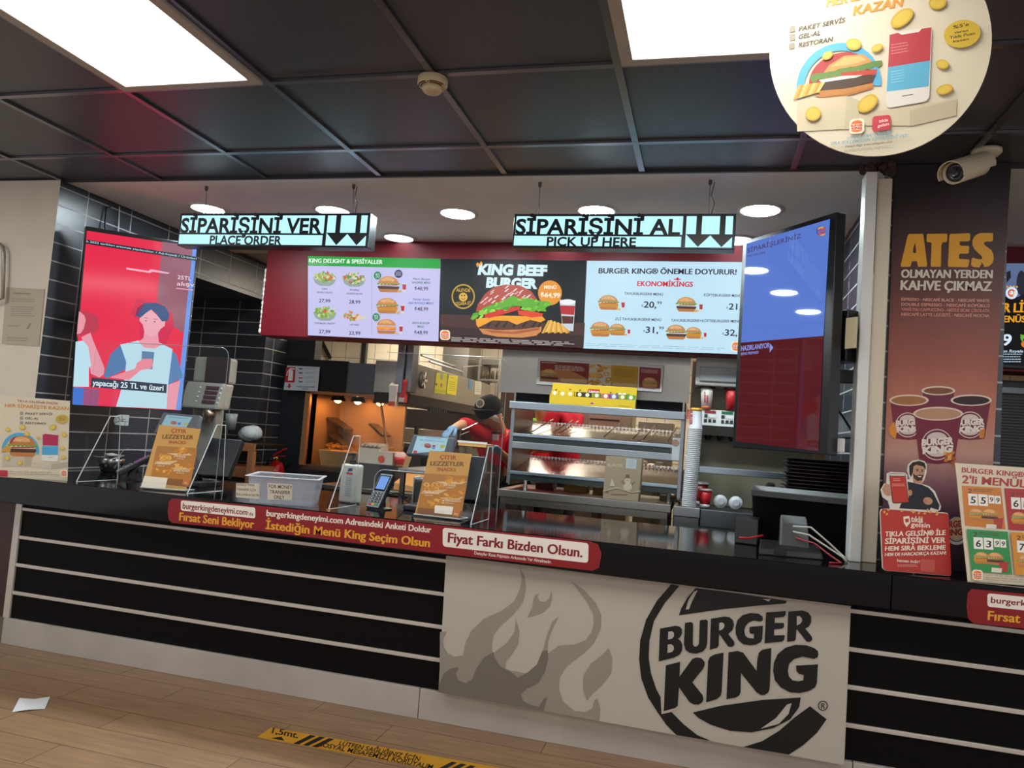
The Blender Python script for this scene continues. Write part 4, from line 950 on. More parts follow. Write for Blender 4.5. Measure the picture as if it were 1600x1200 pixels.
def card_art(p, o=(0, 0), k=1.):
    f = lambda x, y: (o[0] + x * k, o[1] + y * k)
    def T(c, s, x0, y0, x1, y1, h, b=.05, sh=0): p.text(c, s, *f(x0, y0), *f(x1, y1), h * k, b, sh, .12)
    p.poly('#ad7434', [f(275, 630), f(705, 655), f(690, 760), f(245, 740)]); p.poly('#b3762a', [f(245, 740), f(690, 760), f(640, 1015), f(205, 985)]); p.poly('#875226', [f(208, 968), f(648, 1000), f(630, 1078), f(190, 1028)])
    T('#a64a22', 'ÇITIR', 425, 487, 588, 496, 42); T('#6a4a22', 'LEZZETLER', 330, 552, 662, 560, 44, .06); T('#a64a22', 'SNACKS', 396, 606, 582, 612, 34)
    p.poly('#dcc090', [f(380, 712), f(690, 712), f(640, 735), f(470, 735)]); food(p, *f(570, 690), 200 * k, 'fry')
    p.poly('#d9b884', [f(250, 800), f(505, 790), f(430, 825), f(300, 825)]); food(p, *f(370, 765), 170 * k, 'onion')
    p.poly('#d9b884', [f(420, 870), f(660, 862), f(620, 890), f(480, 890)]); food(p, *f(570, 845), 180 * k, 'fry'); food(p, *f(365, 920), 190 * k, 'fry')
    for s, x0, y0, x1 in (('ÇITIR PATATES', 456, 752, 582), ('SOĞAN HALKALARI', 245, 828, 420), ('BK KING NUGGETS', 452, 906, 628)):
        T('#f0e4d0', s, x0, y0, x1, y0 + 8, 17, .04, .2); T('#e6d4b4', s[:9], x0 + 30, y0 + 22, x0 + 112, y0 + 27, 11, .03, .2)
    p.quad('#c0713a', [f(560, 985), f(632, 990), f(615, 1062), f(545, 1050)], .2); T('#e6b070', 'BK', 568, 1040, 606, 1044, 22, .05)
c3 = (620, 640, 6.3167)
def cb3(p):
    card_art(p); p.quad('#efe6d6', [(378, 945), (560, 960), (545, 1040), (372, 1022)], .1)
snack_card((671.5, 704), (737, 709.5), (719.5, 812), (648, 804), 0, 0, 'tan snack card in a clear holder, beside the till with the lit display', c3, cb3)
c0 = (100, 620, 4.7059)
def cb0(p):
    s = .69; card_art(p, (498, -70), .683); p.quad('#e6dcc8', [(592, 583), (765, 598), (745, 678), (566, 665)], .06)
snack_card((249, 663.5), (313.5, 670.5), (290, 767.5), (220.5, 762), 0, 0, 'tan snack card in a clear holder, near the advert screen', c0, cb0)
# cream promotional board at the left end
QP = pl3(at(0, 744, z=CT + .003), at(104, 750, z=CT + .003), at(0, 744, z=CT + .003) + Vector((0, .04, .4)))
pb = E('promo_board', at(55, 747, z=CT), 'cream tabletop board with burger, phone and coins at the left worktop end', 'board')
slab(QP, [(-60, 612), (109, 626.5), (105, 751), (-60, 742)], .004, paint('#d3c7ae', .5, 0, .3), 'board', pb)
p = Pr(QP, (0, 590, 6.667), .001, .0004)
p.text('#a8432c', 'TIKLA GELSİN® İNDİR', 178, 252, 606, 282, 22, .03); p.text('#cf8a34', 'HER SİPARİŞTE KAZAN', 52, 305, 715, 340, 34, .05)
for s_, y, x1 in (('PAKET SERVİS', 386, 548), ('GEL-AL', 434, 405), ('RESTORAN', 484, 480)):
    p.text('#4d4840', s_, 262, y, x1, y + 6, 24, .04, .15); p.rect('#9d978a', 208, y - 30, 242, y + 4, .03, .2)
p.poly('#bfb59f', [(30, 790), (255, 785), (255, 930), (20, 925)]); p.poly('#aca38f', [(255, 785), (340, 800), (325, 925), (255, 930)]); p.poly('#c4bba6', [(325, 880), (540, 895), (535, 955), (325, 925)]); p.poly('#aea692', [(540, 895), (710, 880), (705, 930), (535, 955)])
p.ring('#4ba3cf', 215, 760, 160, 195, -10, 190, 36, .95, .05)
p.burger(235, 715, 310, .03, fries=False, cup=False, bun='#b8763c'); p.ell('#a8303a', 190, 650, 90, 45, -20, a0=90, a1=200)
for i in range(7): p.poly(['#d0a24a', '#bf8d36'][i % 2], [(8 + i * 14, 775), (24 + i * 14, 775), (70 + i * 8, 715), (54 + i * 8, 712)])
p.quad('#dcdad2', [(444, 585), (612, 592), (608, 878), (436, 868)], .08); p.poly('#a82a50', [(446, 598), (470, 585), (590, 598), (610, 596), (608, 712), (446, 708)]); p.poly('#4ba3cf', [(442, 712), (608, 714), (606, 808), (438, 806)]); p.lines('#70706a', 505, 830, 560, 842, 1)
for x, y, rx, ry, rt in ((85, 543, 26, 22, 20), (238, 522, 34, 24, -15), (285, 588, 32, 24, 10), (555, 518, 38, 27, -30), (672, 594, 28, 26, 20), (402, 625, 18, 16, 0), (655, 740, 24, 20, 0), (665, 832, 30, 20, -10), (80, 838, 28, 22, 40), (210, 888, 28, 24, -20)):
    p.ell('#c8a83c', x, y, rx, ry, rt); p.ell('#d9bd58', x - 3, y - 2, rx * .7, ry * .7, rt)
p.ell('#c2a344', 650, 432, 66, 46, -5); p.lines('#6a5a24', 615, 412, 695, 455, 4)
p.quad('#b02a3c', [(-20, 965), (85, 968), (83, 1032), (-20, 1030)], .15); p.bklogo(670, 1000, 72, .02); p.lines('#a8a08e', 105, 975, 610, 1020, 2, .02, .3)
p.build('print', pb)
# tip box
bx = E('clear_storage_box', (-1.97, 3.34, CT), 'open translucent plastic box with money transfer labels', 'box')
fz = frosted('box_plastic', '#aeb2bc', .34, .3); fz2 = frosted('box_rim', '#d3d8de', .8, .25)
P0 = [at(390, 786, z=CT), at(487, 792, z=CT), at(500, 781, z=CT), at(420, 772, z=CT)]
A0, B0 = P0[0], P0[1]
u = (B0 - A0); wv = Vector((-u.y, u.x, 0)).normalized() * .26
BT = [A0, B0, B0 + wv, A0 + wv]; cB = sum(BT, Vector()) / 4
TP_ = [cB + (v - cB) * 1.10 + Vector((0, 0, .125)) for v in BT]; RM = [cB + (v - cB) * 1.2 + Vector((0, 0, .128)) for v in BT]
g = MB()
for i in range(4):
    j = (i + 1) % 4; inn = lambda v: cB + (v - cB) * .985
    a, b_, c_, d_ = BT[i], BT[j], TP_[j], TP_[i]
    k = lambda v: Vector((cB.x + (v.x - cB.x) * .98, cB.y + (v.y - cB.y) * .98, v.z))
    g.hexa([a, b_, k(b_), k(a), d_, c_, k(c_), k(d_)], fz)
g.prism(BT, (0, 0, .003), fz); g.build('tray', bx)
rm = MB()
for i in range(4):
    j = (i + 1) % 4
    rm.hexa([TP_[i], TP_[j], RM[j], RM[i], TP_[i] + Vector((0, 0, .007)), TP_[j] + Vector((0, 0, .007)), RM[j] + Vector((0, 0, .004)), RM[i] + Vector((0, 0, .004))], fz2)
rm.build('rim', bx, .002)
FPL = pl3(BT[0], BT[1], TP_[0])
for lab, q in (('turkish', [(144, 785), (415, 792), (418, 975), (140, 950)]), ('english', [(512, 785), (805, 800), (798, 985), (510, 978)])):
    p = Pr(FPL, (350, 650, 7.5), .002, .0006)
    p.quad('#cfc8b4', q)
    if lab == 'english':
        p.text('#141414', 'FOR MONEY', 525, 842, 800, 855, 42, .03); p.text('#141414', 'TRANSFER', 532, 905, 778, 918, 42, .03); p.text('#141414', 'ONLY', 585, 968, 708, 975, 42, .03)
    else:
        p.text('#3c3a36', 'SADECE PARA', 150, 812, 360, 822, 26, .02); p.text('#3c3a36', 'TRANSFER İÇİN', 150, 870, 372, 882, 28, .02); p.text('#3c3a36', 'KULLANILACAKTIR', 150, 928, 412, 944, 28, .02)
    p.build('label', bx)
# sanitiser bottle
sz = at(546, 785.5, z=CT); so = E('sanitiser_bottle', sz, 'white square pump bottle of hand sanitiser behind the acrylic foot', 'bottle')
wb = paint('#c4c2ba', .35, 0, .4); a = math.radians(-18); ca, sa = math.cos(a), math.sin(a)
MB().obox(sz + Vector((0, 0, .1)), (.05 * ca, .05 * sa, 0), (-.036 * sa, .036 * ca, 0), (0, 0, .0995), wb).build('body', so, .012, segs=3)
MB().lathe(sz, [(.012, .199), (.017, .2), (.017, .222), (.006, .224), (.006, .245), (.014, .247), (.014, .256), (.001, .258)], paint('#17171b', .35), 16).obox(sz + Vector((.0, -.02, .252)), (.007, 0, 0), (0, .03, 0), (0, 0, .005), paint('#17171b', .35)).build('pump', so)
f0 = sz + Vector((.036 * sa, -.036 * ca, 0)) - Vector((-.036 * 0, 0, 0)); nx = Vector((ca, sa, 0)); ny = Vector((sa, -ca, 0))
lb = MB(); o_ = f0 + ny * .0008
lb.prism([o_ - nx * .005 + Vector((0, 0, .03)), o_ + nx * .042 + Vector((0, 0, .03)), o_ + nx * .042 + Vector((0, 0, .16)), o_ - nx * .005 + Vector((0, 0, .16))], ny * .0006, paint('#aeb6b8', .4))
lb.prism([o_ - nx * .002 + Vector((0, 0, .148)), o_ + nx * .04 + Vector((0, 0, .148)), o_ + nx * .04 + Vector((0, 0, .158)), o_ - nx * .002 + Vector((0, 0, .158))], ny * .0012, paint('#b0202a', .4))
lb.prism([o_ + nx * .004 + Vector((0, 0, .162)), o_ + nx * .036 + Vector((0, 0, .168)), o_ + nx * .036 + Vector((0, 0, .182)), o_ + nx * .01 + Vector((0, 0, .18))], ny * .0012, paint('#2a3a6a', .4))
for i in range(9): lb.prism([o_ + nx * .0 + Vector((0, 0, .04 + i * .011)), o_ + nx * .036 + Vector((0, 0, .04 + i * .011)), o_ + nx * .036 + Vector((0, 0, .043 + i * .011)), o_ + Vector((0, 0, .043 + i * .011))], ny * .0012, paint('#7f8a90', .5))
lb.build('label', so)
# card terminals
def terminal(c, ang, tilt, label, lit, L=.19, Wd=.082):
    t = E('card_terminal', c, label, 'card terminal', 'card terminals on stands')
    M = Matrix.Rotation(ang, 3, 'Z'); ex = M @ Vector((1, 0, 0)); ey = M @ Vector((0, math.cos(tilt), math.sin(tilt))); ez = ex.cross(ey)
    kk = paint('#1a1c20', .4, 0, .5)
    st_ = MB(); st_.lathe(c, [(.001, 0), (.062, 0), (.062, .006), (.02, .014), (.001, .014)], paint('#101012', .4), 24)
    hc = c + Vector((0, 0, .084))
    st_.tube([c + Vector((0, 0, .01)), c + Vector((0, 0, .05)), hc - ez * .02], [.032, .026, .022], paint('#101012', .4), 12)
    st_.build('stand', t)
    MB().obox(hc, ex * (Wd / 2), ey * (L / 2), ez * .014, kk).build('body', t, .006)
    fr = MB(); fr.obox(hc + ez * .0145, ex * (Wd / 2 - .003), ey * (L / 2 - .003), ez * .0012, paint('#8b9098', .35, .5))
    fr.build('faceplate', t, .003)
    MB().obox(hc + ez * .0158 + ey * .04, ex * .034, ey * .043, ez * .001, paint('#0c0e12', .2)).build('screen_bezel', t)
    MB().obox(hc + ez * .0168 + ey * .042, ex * .028, ey * .036, ez * .0006, emit(lit, 1.) if lit.startswith('#6') else emit(lit, .6)).build('screen', t)
    kp = MB()
    for r in range(5):
        for k in range(3):
            col = '#c9ccce' if r < 4 else ['#b03038', '#c8a030', '#3c8a50'][k]
            kp.obox(hc + ez * .0165 + ex * (-.022 + .022 * k) + ey * (-.016 - .0155 * r), ex * .0085, ey * .005, ez * .0022, paint(col, .5) if r == 4 else paint('#2a2d33', .5))
            if r < 4: kp.obox(hc + ez * .0188 + ex * (-.022 + .022 * k) + ey * (-.016 - .0155 * r), ex * .003, ey * .0025, ez * .0002, paint(col, .5))
    kp.build('keypad', t, .001)
    return t, hc, ex, ey, ez
t, hc, ex, ey, ez = terminal(at(593, 795, z=CT), math.radians(-16), math.radians(60), 'card terminal with lit blue screen and keypad on a black stand', '#6f9ce0')
q0, q1 = at(591, 757, y=3.62), at(618, 728, y=3.62); cp = MB().box(q0.x, q1.x, 3.62, 3.624, q0.z, q1.z, paint('#0b0b0d', .5)).tube([hc - ez * .012, (q0.x + .03, 3.6, q0.z + .01)], .008, paint('#0b0b0d', .5), 6); cp.build('privacy_plate', t)
pts = [hc - ez * .02 + ex * .03, at(620, 770, y=3.6), at(640, 786, z=CT + .004), at(652, 787, z=CT + .004)]
tagged(MB().tube(pts, .004, paint('#0c0c0e', .4), 7).build('terminal_cable', smooth=True), 'thin black cable hanging from the lit card terminal', 'cable')
terminal(at(207, 751, z=CT), math.radians(-46), math.radians(32), 'card terminal with purple screen seen side on by the first snack card', '#a83a90')
# tray of receipts beside it
tr = E('steel_bowl', at(172, 738, z=CT), 'small steel bowl holding crumpled receipts beside the side-on card terminal', 'bowl')
b0 = at(172, 738, z=CT); MB().lathe(b0, [(.001, .001), (.05, .002), (.068, .05), (.076, .085), (.074, .086), (.064, .05), (.046, .006), (.001, .005)], steel('#8a8a88', .25), 24).build('bowl', tr, smooth=True)
rc = E('receipt_pile', b0 + Vector((0, 0, .08)), 'crumpled white receipts heaped in the steel bowl', 'receipts')
for i in range(6):
    a = random.uniform(0, 6.28); MB().obox(b0 + Vector((random.uniform(-.05, .05), random.uniform(-.04, .04), .088 + i * .004)), (.045 * math.cos(a), .045 * math.sin(a), random.uniform(-.008, .008)), (-.018 * math.sin(a), .018 * math.cos(a), .004), (0, 0, .0008), paint('#c6c6c4', .7)).build('receipt', rc)
# tills: cashier monitor facing the kitchen, customer display facing the queue
def till(c, label, disp, ang, mon):
    """c: base point on the worktop; disp: four picture corners of the customer display and its depth"""
    t = E('till', c, label, 'till', 'tills with customer displays')
    k = paint('#202227', .4, 0, .5); g_ = paint('#464c55', .4, 0, .5)
    out, y0, y1 = disp
    a, b_ = at(*out[3], y=y0), at(*out[2], y=y0); c_ = at(*out[0], y=y1)
    pl = pl3(a, b_, c_)
    slab(pl, out, .03, g_, 'customer_display', t, bevel=.005)
    n = pl.n; mid = (pl.m(*out[0]) + pl.m(*out[2])) / 2
    MB().tube([mid - n * .03, mid - n * .07 - Vector((0, 0, .05)), c + Vector((.0, .02, .02))], [.035, .04, .05], k, 14).build('stand', t)
    MB().obox(c + Vector((0, .02, .014)), (.11, 0, 0), (0, .1, 0), (0, 0, .0135), k).build('base', t, .006)
    # cashier monitor leaning back behind
    m0, tilt, w, h = mon
    ey_ = Vector((math.sin(ang) * math.sin(tilt), math.cos(ang) * -math.sin(tilt), math.cos(tilt))); ex_ = Vector((math.cos(ang), math.sin(ang), 0)); ez_ = ex_.cross(ey_)
    mm = MB().obox(m0, ex_ * w, ey_ * h, ez_ * .022, paint('#14161b', .4, 0, .4)); mm.build('cashier_monitor', t, .006)
    return t, pl
t, pl = till(at(672, 770, y=3.62) * 1 + Vector((0, 0, CT - at(672, 770, y=3.62).z)), 'till with lit customer display behind the right snack card', ([(646, 679), (711, 684), (705, 716), (634, 709)], 3.60, 3.66), math.radians(8), (Vector((-1.225, 3.80, 1.05)), math.radians(-30), .10, .13))
p = Pr(pl, c3, .001, .0005, lit=.85)
p.poly('#a8d0e0', [(203, 262), (508, 285), (472, 410), (150, 432)]); p.text('#5a8ca8', 'TIKLA GELSİN İNDİR', 290, 282, 440, 294, 10, .01); p.text('#6a98b0', 'HER SİPARİŞTE KAZAN', 225, 308, 470, 326, 18, .03); p.ell('#b0645a', 305, 358, 36, 24, 8); p.ell('#7a4a3c', 308, 368, 34, 9, 6); p.poly('#a83050', [(352, 350), (384, 352), (380, 370), (350, 368)]); p.poly('#5a90e0', [(350, 370), (380, 372), (376, 394), (345, 392)]); p.ell('#b8b050', 450, 365, 24, 18); p.ell('#d0a850', 250, 345, 7, 6); p.ell('#d0b860', 400, 345, 8, 7); p.poly('#c03050', [(170, 404), (204, 408), (198, 434), (160, 430)]); p.lines('#7fb0c4', 230, 410, 460, 425, 1)
p.build('display', t)
t, pl = till(at(300, 740, y=3.66) + Vector((0, 0, CT - at(300, 740, y=3.66).z)), 'till with customer display behind the left snack card', ([(255, 644), (313, 649), (306, 684), (240, 676)], 3.60, 3.66), math.radians(5), (Vector((-2.66, 3.74, 1.04)), math.radians(-30), .10, .12))
p = Pr(pl, c0, .001, .0005, lit=.85)
p.poly('#8fb8c4', [(755, 132), (945, 150), (900, 225), (715, 212)]); p.ell('#a8645a', 808, 192, 24, 14, 5); p.poly('#4a78c8', [(840, 188), (862, 190), (856, 208), (834, 206)]); p.ell('#b8a850', 893, 200, 14, 10); p.lines('#5f8c9c', 770, 145, 925, 160, 1, .1)
p.build('display', t)
# receipt printer by the till
rp_ = at(649, 790, z=CT); pr = E('receipt_printer', rp_, 'dark grey receipt printer with white side cover behind the right snack card', 'printer')
MB().obox(rp_ + Vector((.03, .06, .075)), (.05, .01, 0), (-.01, .07, 0), (0, 0, .074), paint('#3a3f3f', .45)).build('body', pr, .02, segs=4)
MB().obox(rp_ + Vector((-.024, .05, .08)), (.004, .001, 0), (-.01, .065, 0), (0, 0, .072), paint('#b9bab4', .4)).build('side_cover', pr, .004)
# cut-out figure and coupon, tilted menu card on the right worktop
cc = (1370, 700, 4.287)
TPn = pl3(at(1378, 893, z=CT + .003), at(1484, 900, z=CT + .003), at(1378, 893, z=CT + .003) + Vector((0.01, .06, .4)))
ct_ = E('coupon_standee', at(1430, 897, z=CT), 'red coupon standee topped with a cut-out of a bearded man holding a phone', 'standee')
slab(TPn, [(90, 405), (78, 355), (40, 330), (28, 280), (50, 240), (66, 235), (70, 170), (95, 160), (185, 165), (205, 180), (205, 215), (222, 205), (205, 150), (212, 110), (240, 85), (285, 78), (322, 90), (335, 115), (333, 165), (318, 215), (300, 240), (350, 255), (390, 290), (430, 390), (425, 415), (400, 428), (440, 430), (475, 435), (480, 450), (498, 840), (490, 858), (60, 822), (38, 805), (22, 430), (30, 408)], .004, paint('#d8d0c4', .5), 'board', ct_, cc)
p = Pr(TPn, cc, .0008, .0003); sk_ = '#b98a6c'
p.poly('#1c1d26', [(205, 225), (300, 245), (345, 265), (378, 300), (420, 385), (412, 415), (360, 400), (355, 416), (150, 404), (160, 375), (215, 330)])
p.poly(sk_, [(240, 195), (310, 205), (300, 240), (245, 232)]); p.poly(sk_, [(238, 130), (250, 110), (310, 112), (322, 150), (316, 185), (295, 220), (262, 215), (240, 185)])
p.poly('#1a1412', [(218, 175), (216, 120), (240, 95), (285, 86), (318, 98), (328, 125), (325, 150), (312, 125), (262, 112), (245, 125), (240, 165), (228, 195)])
p.poly('#3a261c', [(240, 170), (262, 185), (285, 178), (314, 182), (300, 216), (270, 222), (246, 200)]); p.poly('#e6d8cc', [(272, 187), (300, 190), (292, 196), (276, 194)]); p.rect('#1a1412', 258, 140, 280, 145, .1); p.rect('#1a1412', 294, 144, 312, 149, .1); p.ell('#221a16', 270, 153, 6, 4); p.ell('#221a16', 302, 156, 6, 4); p.poly('#a5765a', [(284, 155), (290, 155), (296, 172), (282, 172)])
p.poly(sk_, [(35, 275), (55, 235), (85, 245), (95, 320), (70, 322), (45, 305)]); p.quad('#2a2522', [(80, 168), (190, 172), (216, 368), (104, 372)], .06); p.poly('#c9c4bc', [(82, 172), (186, 174), (188, 188), (84, 186)]); p.poly('#b93428', [(84, 190), (190, 190), (212, 362), (108, 366)]); p.lines('#e8b0a0', 108, 205, 160, 228, 2); p.lines('#e8b0a0', 100, 240, 190, 262, 2); p.ell(sk_, 222, 300, 13, 20)
p.ell(sk_, 340, 355, 32, 25, 10); p.rect('#8f6248', 312, 345, 332, 350, .2); p.rect('#8f6248', 310, 358, 330, 363, .2)
p.poly('#b4342a', [(35, 408), (470, 440), (480, 455), (497, 840), (488, 855), (60, 820), (40, 802), (24, 430)])
for i in range(13): p.ell('#d8a048', 40 + 390 * random.random(), 412 + 30 * i / 13 + 40 * random.random() * (i % 3 == 0), 7, 11, random.uniform(0, 90), n=8); p.off -= p.step * .8
p.off += p.step; w_ = '#eadccb'
p.poly(w_, [(175, 460), (215, 455), (222, 500), (196, 530), (178, 500)]); p.text(w_, 'tıkla', 225, 494, 305, 500, 42, .03); p.text(w_, 'gelsin', 225, 527, 352, 534, 34, .03); p.poly('#b4342a', [(186, 475), (210, 472), (212, 495), (190, 500)])
p.text(w_, 'TIKLA GELSİN® İLE', 52, 592, 455, 582, 34, .05); p.text(w_, 'SİPARİŞİNİ VER', 52, 642, 455, 634, 38, .06); p.text(w_, 'HEM SIRA BEKLEME', 52, 688, 457, 680, 32, .05); p.text(w_, 'HEM DE HARCADIKÇA KAZAN!', 52, 724, 460, 712, 22, .05)
p.text(w_, 'hemen indir!', 132, 762, 282, 772, 22, .02); p.lines('#e0a898', 134, 782, 282, 800, 2); p.quad('#c2564a', [(292, 742), (386, 750), (384, 832), (290, 824)], .06)
p.build('print', ct_)
MB().tube([TPn.m(1440, 800) - TPn.n * .005, Vector((.83, 3.36, CT + .003))], .004, edge, 6).build('prop', ct_)
MC = pl3(at(1514, 907, z=CT + .003), at(1600, 915, z=CT + .003), at(1514, 907, z=CT + .003) + Vector((0, .12, .4)))
mc = E('menu_card', at(1560, 912, z=CT), 'cream double menu price card leaning on the worktop at the right edge', 'price card')
slab(MC, [(525, 100), (1222, 147), (1262, 942), (610, 893)], .004, paint('#d5c7ae', .5), 'board', mc, cc)
p = Pr(MC, cc, .0008, .0003); rr = '#a8302a'
p.text(rr, "BURGER KING®'TEN", 568, 162, 1100, 205, 34, .045); p.text(rr, "2'li MENÜLER", 570, 235, 1100, 272, 54, .05)
for q, col, d, pr2 in (([(568, 252), (832, 268), (862, 545), (590, 520)], '#c8782c', ('55', '99'), (610, 305)), ([(852, 270), (1130, 285), (1160, 565), (880, 548)], '#a82a2c', ('61', '99'), (895, 330)), ([(598, 545), (872, 562), (902, 848), (630, 825)], '#2c8a48', ('63', '99'), (642, 598)), ([(890, 565), (1165, 580), (1195, 870), (920, 850)], '#d08a2c', ('74', '99'), (930, 622))):
    p.quad(col, q)
    x, y = pr2
    p.text('#4a2c1c', '2', x - 2, y - 6, x + 26, y - 4, 28, .02); p.lines('#4a3424', x + 34, y - 32, x + 175, y - 8, 2, .05)
    for i, ch in enumerate(d[0]): p.quad('#e9e6dc', [(x + 68 * i, y + 4 * i), (x + 62 + 68 * i, y + 4 + 4 * i), (x + 66 + 68 * i, y + 82 + 4 * i), (x + 4 + 68 * i, y + 78 + 4 * i)]); p.text('#1c1c1c', ch, x + 16 + 68 * i, y + 64 + 4 * i, x + 50 + 68 * i, y + 66 + 4 * i, 46, .03)
    for i, ch in enumerate(d[1]): p.quad('#e9e6dc', [(x + 136 + 42 * i, y + 12 + 4 * i), (x + 174 + 42 * i, y + 14 + 4 * i), (x + 178 + 42 * i, y + 68 + 4 * i), (x + 140 + 42 * i, y + 66 + 4 * i)]); p.text('#1c1c1c', ch, x + 144 + 42 * i, y + 56 + 4 * i, x + 168 + 42 * i, y + 57 + 4 * i, 32, .02)
    p.burger(x + 55, y + 140, 115, .08, 'chicken', bun='#c08a4c', fries=False, cup=False); p.burger(x + 145, y + 145, 120, .08, 'beef', bun='#c08a4c', fries=True, cup=False); p.poly('#a83a30', [(x + 170, y + 170), (x + 235, y + 165), (x + 225, y + 235), (x + 178, y + 230)]); p.quad('#dcd2c0', [(x + 120, y + 205), (x + 190, y + 210), (x + 186, y + 240), (x + 118, y + 236)])
p.bklogo(666, 853, 70, .08); p.lines('#b5a88f', 720, 850, 1100, 895, 3, .07, .4)
p.build('print', mc)
MB().tube([MC.m(1570, 800) - MC.n * .004, Vector((1.12, 3.40, CT + .003))], .004, edge, 6).build('prop', mc)
# till seen from behind at the right end
RT = Vector((.40, 3.42, CT)); t = E('order_till', RT, 'black till seen from behind, screen tilted up, at the right worktop end', 'till')
kb = paint('#131418', .4, 0, .45); kg = paint('#38393a', .45, 0, .4)
q = [at(1172, 760, y=3.72), at(1327, 772, y=3.62)]
ml, mr_ = at(1174, 765, y=3.70), at(1327, 775, y=3.60)
ux = (mr_ - ml); ux.z = 0
dn = Vector((.03, .16, -.24))
MB().prism([ml, ml + ux, ml + ux + dn, ml + dn], Vector((.01, .035, .012)), kb).build('monitor', t, .006)
MB().prism([ml + Vector((0, -.004, .0)), ml + ux + Vector((0, -.004, 0)), ml + ux + Vector((.008, .03, .022)), ml + Vector((.008, .03, .022))], Vector((.0, -.001, -.028)), kg).build('top_bezel', t, .003)
MB().hexa([(.325, 3.40, CT + .03), (.445, 3.40, CT + .03), (.445, 3.46, CT + .03), (.325, 3.46, CT + .03), (.335, 3.50, 1.01), (.445, 3.50, 1.01), (.445, 3.56, 1.04), (.335, 3.56, 1.04)], paint('#3f403f', .5)).build('neck', t, .006)
MB().hexa([(.235, 3.30, CT), (.49, 3.34, CT), (.50, 3.52, CT), (.25, 3.52, CT), (.235, 3.31, CT + .03), (.485, 3.35, CT + .03), (.49, 3.50, CT + .045), (.255, 3.50, CT + .045)], kb).build('base', t, .006)
MB().box(.295, .345, 3.312, 3.322, CT + .006, CT + .024, paint('#050506', .5)).build('socket', t)
def cab(pts, r, col, label): return tagged(MB().tube([Vector(p_) for p_ in pts], r, paint(col, .45), 7).build('power_cable', smooth=True), label, 'cable')
cab([(.38, 3.46, 1.0), (.45, 3.44, 1.005), (.52, 3.42, .95), (.572, 3.385, CT + .02), (.585, 3.36, CT + .005)], .004, '#b5b2a8', 'white cable arching from the till at the right, upper of two')
cab([(.38, 3.44, .98), (.44, 3.41, .975), (.52, 3.38, .93), (.565, 3.355, CT + .02), (.578, 3.34, CT + .005)], .004, '#b5b2a8', 'white cable arching from the till at the right, lower of two')
cab([(.39, 3.43, .955), (.46, 3.39, .945), (.52, 3.33, .905), (.55, 3.285, CT + .004), (.50, 3.255, CT + .004)], .004, '#8c1c22', 'red cable looping over the worktop beside the till')
cab([(.16, 3.40, .935), (.20, 3.42, .935), (.26, 3.45, .95)], .005, '#a01c24', 'short red cable at the left of the order till')
# black box left of it with white switch
MB().hexa([(.15, 3.62, CT), (.25, 3.60, CT), (.27, 3.8, CT), (.17, 3.8, CT), (.15, 3.64, 1.0), (.25, 3.62, 1.0), (.27, 3.78, 1.0), (.17, 3.78, 1.0)], kb).build('receipt_printer', bevel=.006)
tagged(bpy.data.objects['receipt_printer.001'] if 'receipt_printer.001' in bpy.data.objects else bpy.data.objects['receipt_printer'], 'black receipt printer standing left of the order till', 'printer')
# stack of dark serving trays
tc = Vector((.548, 3.925, CT + .002)); tm = paint('#24141a', .3, 0, .5)
def tray_mesh(z, a):
    o = []
    for (cx, cy, a0) in ((.12, .11, 0), (-.12, .11, 90), (-.12, -.11, 180), (.12, -.11, 270)):
        for k in range(5):
            tt = math.radians(a0 + 22.5 * k); o.append((cx + .04 * math.cos(tt), cy + .04 * math.sin(tt)))
    b = MB(); n = len(o)
    lo = [(x * .88, y * .88, 0) for x, y in o]; up = [(x, y, .016) for x, y in o]; rim = [(x * 1.06, y * 1.06, .0165) for x, y in o]; ins = [(x * .95, y * .95, .0155) for x, y in o]; il = [(x * .86, y * .86, .003) for x, y in o]
    v = lo + up + rim + [(x, y, z_ + .003) for x, y, z_ in rim] + ins + il; f = [list(range(n - 1, -1, -1))]
    for r in range(5):
        for k in range(n):
            l = (k + 1) % n; f.append((r * n + k, r * n + l, (r + 1) * n + l, (r + 1) * n + k))
    f.append(list(range(5 * n, 6 * n)))
    b.add(v, f, tm)
    return b.build('serving_tray', origin=(0, 0, 0))
tb = tray_mesh(0, 0); NT = 24
for i in range(NT):
    o = tb if i == 0 else tb.copy()
    if i: COL.objects.link(o)
    o.location = tc + Vector((random.uniform(-.004, .004), random.uniform(-.004, .004), i * .0168)); o.rotation_euler = (0, 0, random.uniform(-.03, .03))
    tagged(o, 'dark brown serving tray in the tall stack under the order screen', 'tray', 'stacked serving trays')
tb['label'] = 'dark brown serving tray at the very bottom of the stack under the order screen'
o['label'] = 'dark brown serving tray lying on top of the stack under the order screen'
# floor: paper scrap and distance strip
PZ = plz(.0012)
pp = MB(); v = [PZ.m(19, 1113), PZ.m(30, 1094), PZ.m(78, 1091), PZ.m(70, 1108)]
pp.prism([v[0], (v[0] + v[3]) / 2 + Vector((0, 0, .004)), v[3], v[2] + Vector((0, 0, .006)), (v[1] + v[2]) / 2, v[1] + Vector((0, 0, .008))], (0, 0, .0012), paint('#c9c9cb', .7))
tagged(pp.build('paper_scrap'), 'white scrap of paper lying on the wooden floor', 'paper')
dt = E('distance_strip', PZ.m(600, 1170), 'yellow floor strip asking for distance, with black stripes', 'floor sticker')
cF = (360, 1050, 3.2)
slab(PZ, [(205, 277), (1700, 540), (1660, 600), (133, 325)], .001, paint('#c08a1e', .5), 'strip', dt, cF)
p = Pr(PZ, cF, .0008, .0004); k_ = '#17130e'
p.text(k_, '1,5mt.', 205, 306, 337, 332, 30, .03, lean=.35); p.poly(k_, [(202, 332), (255, 325), (270, 344)])
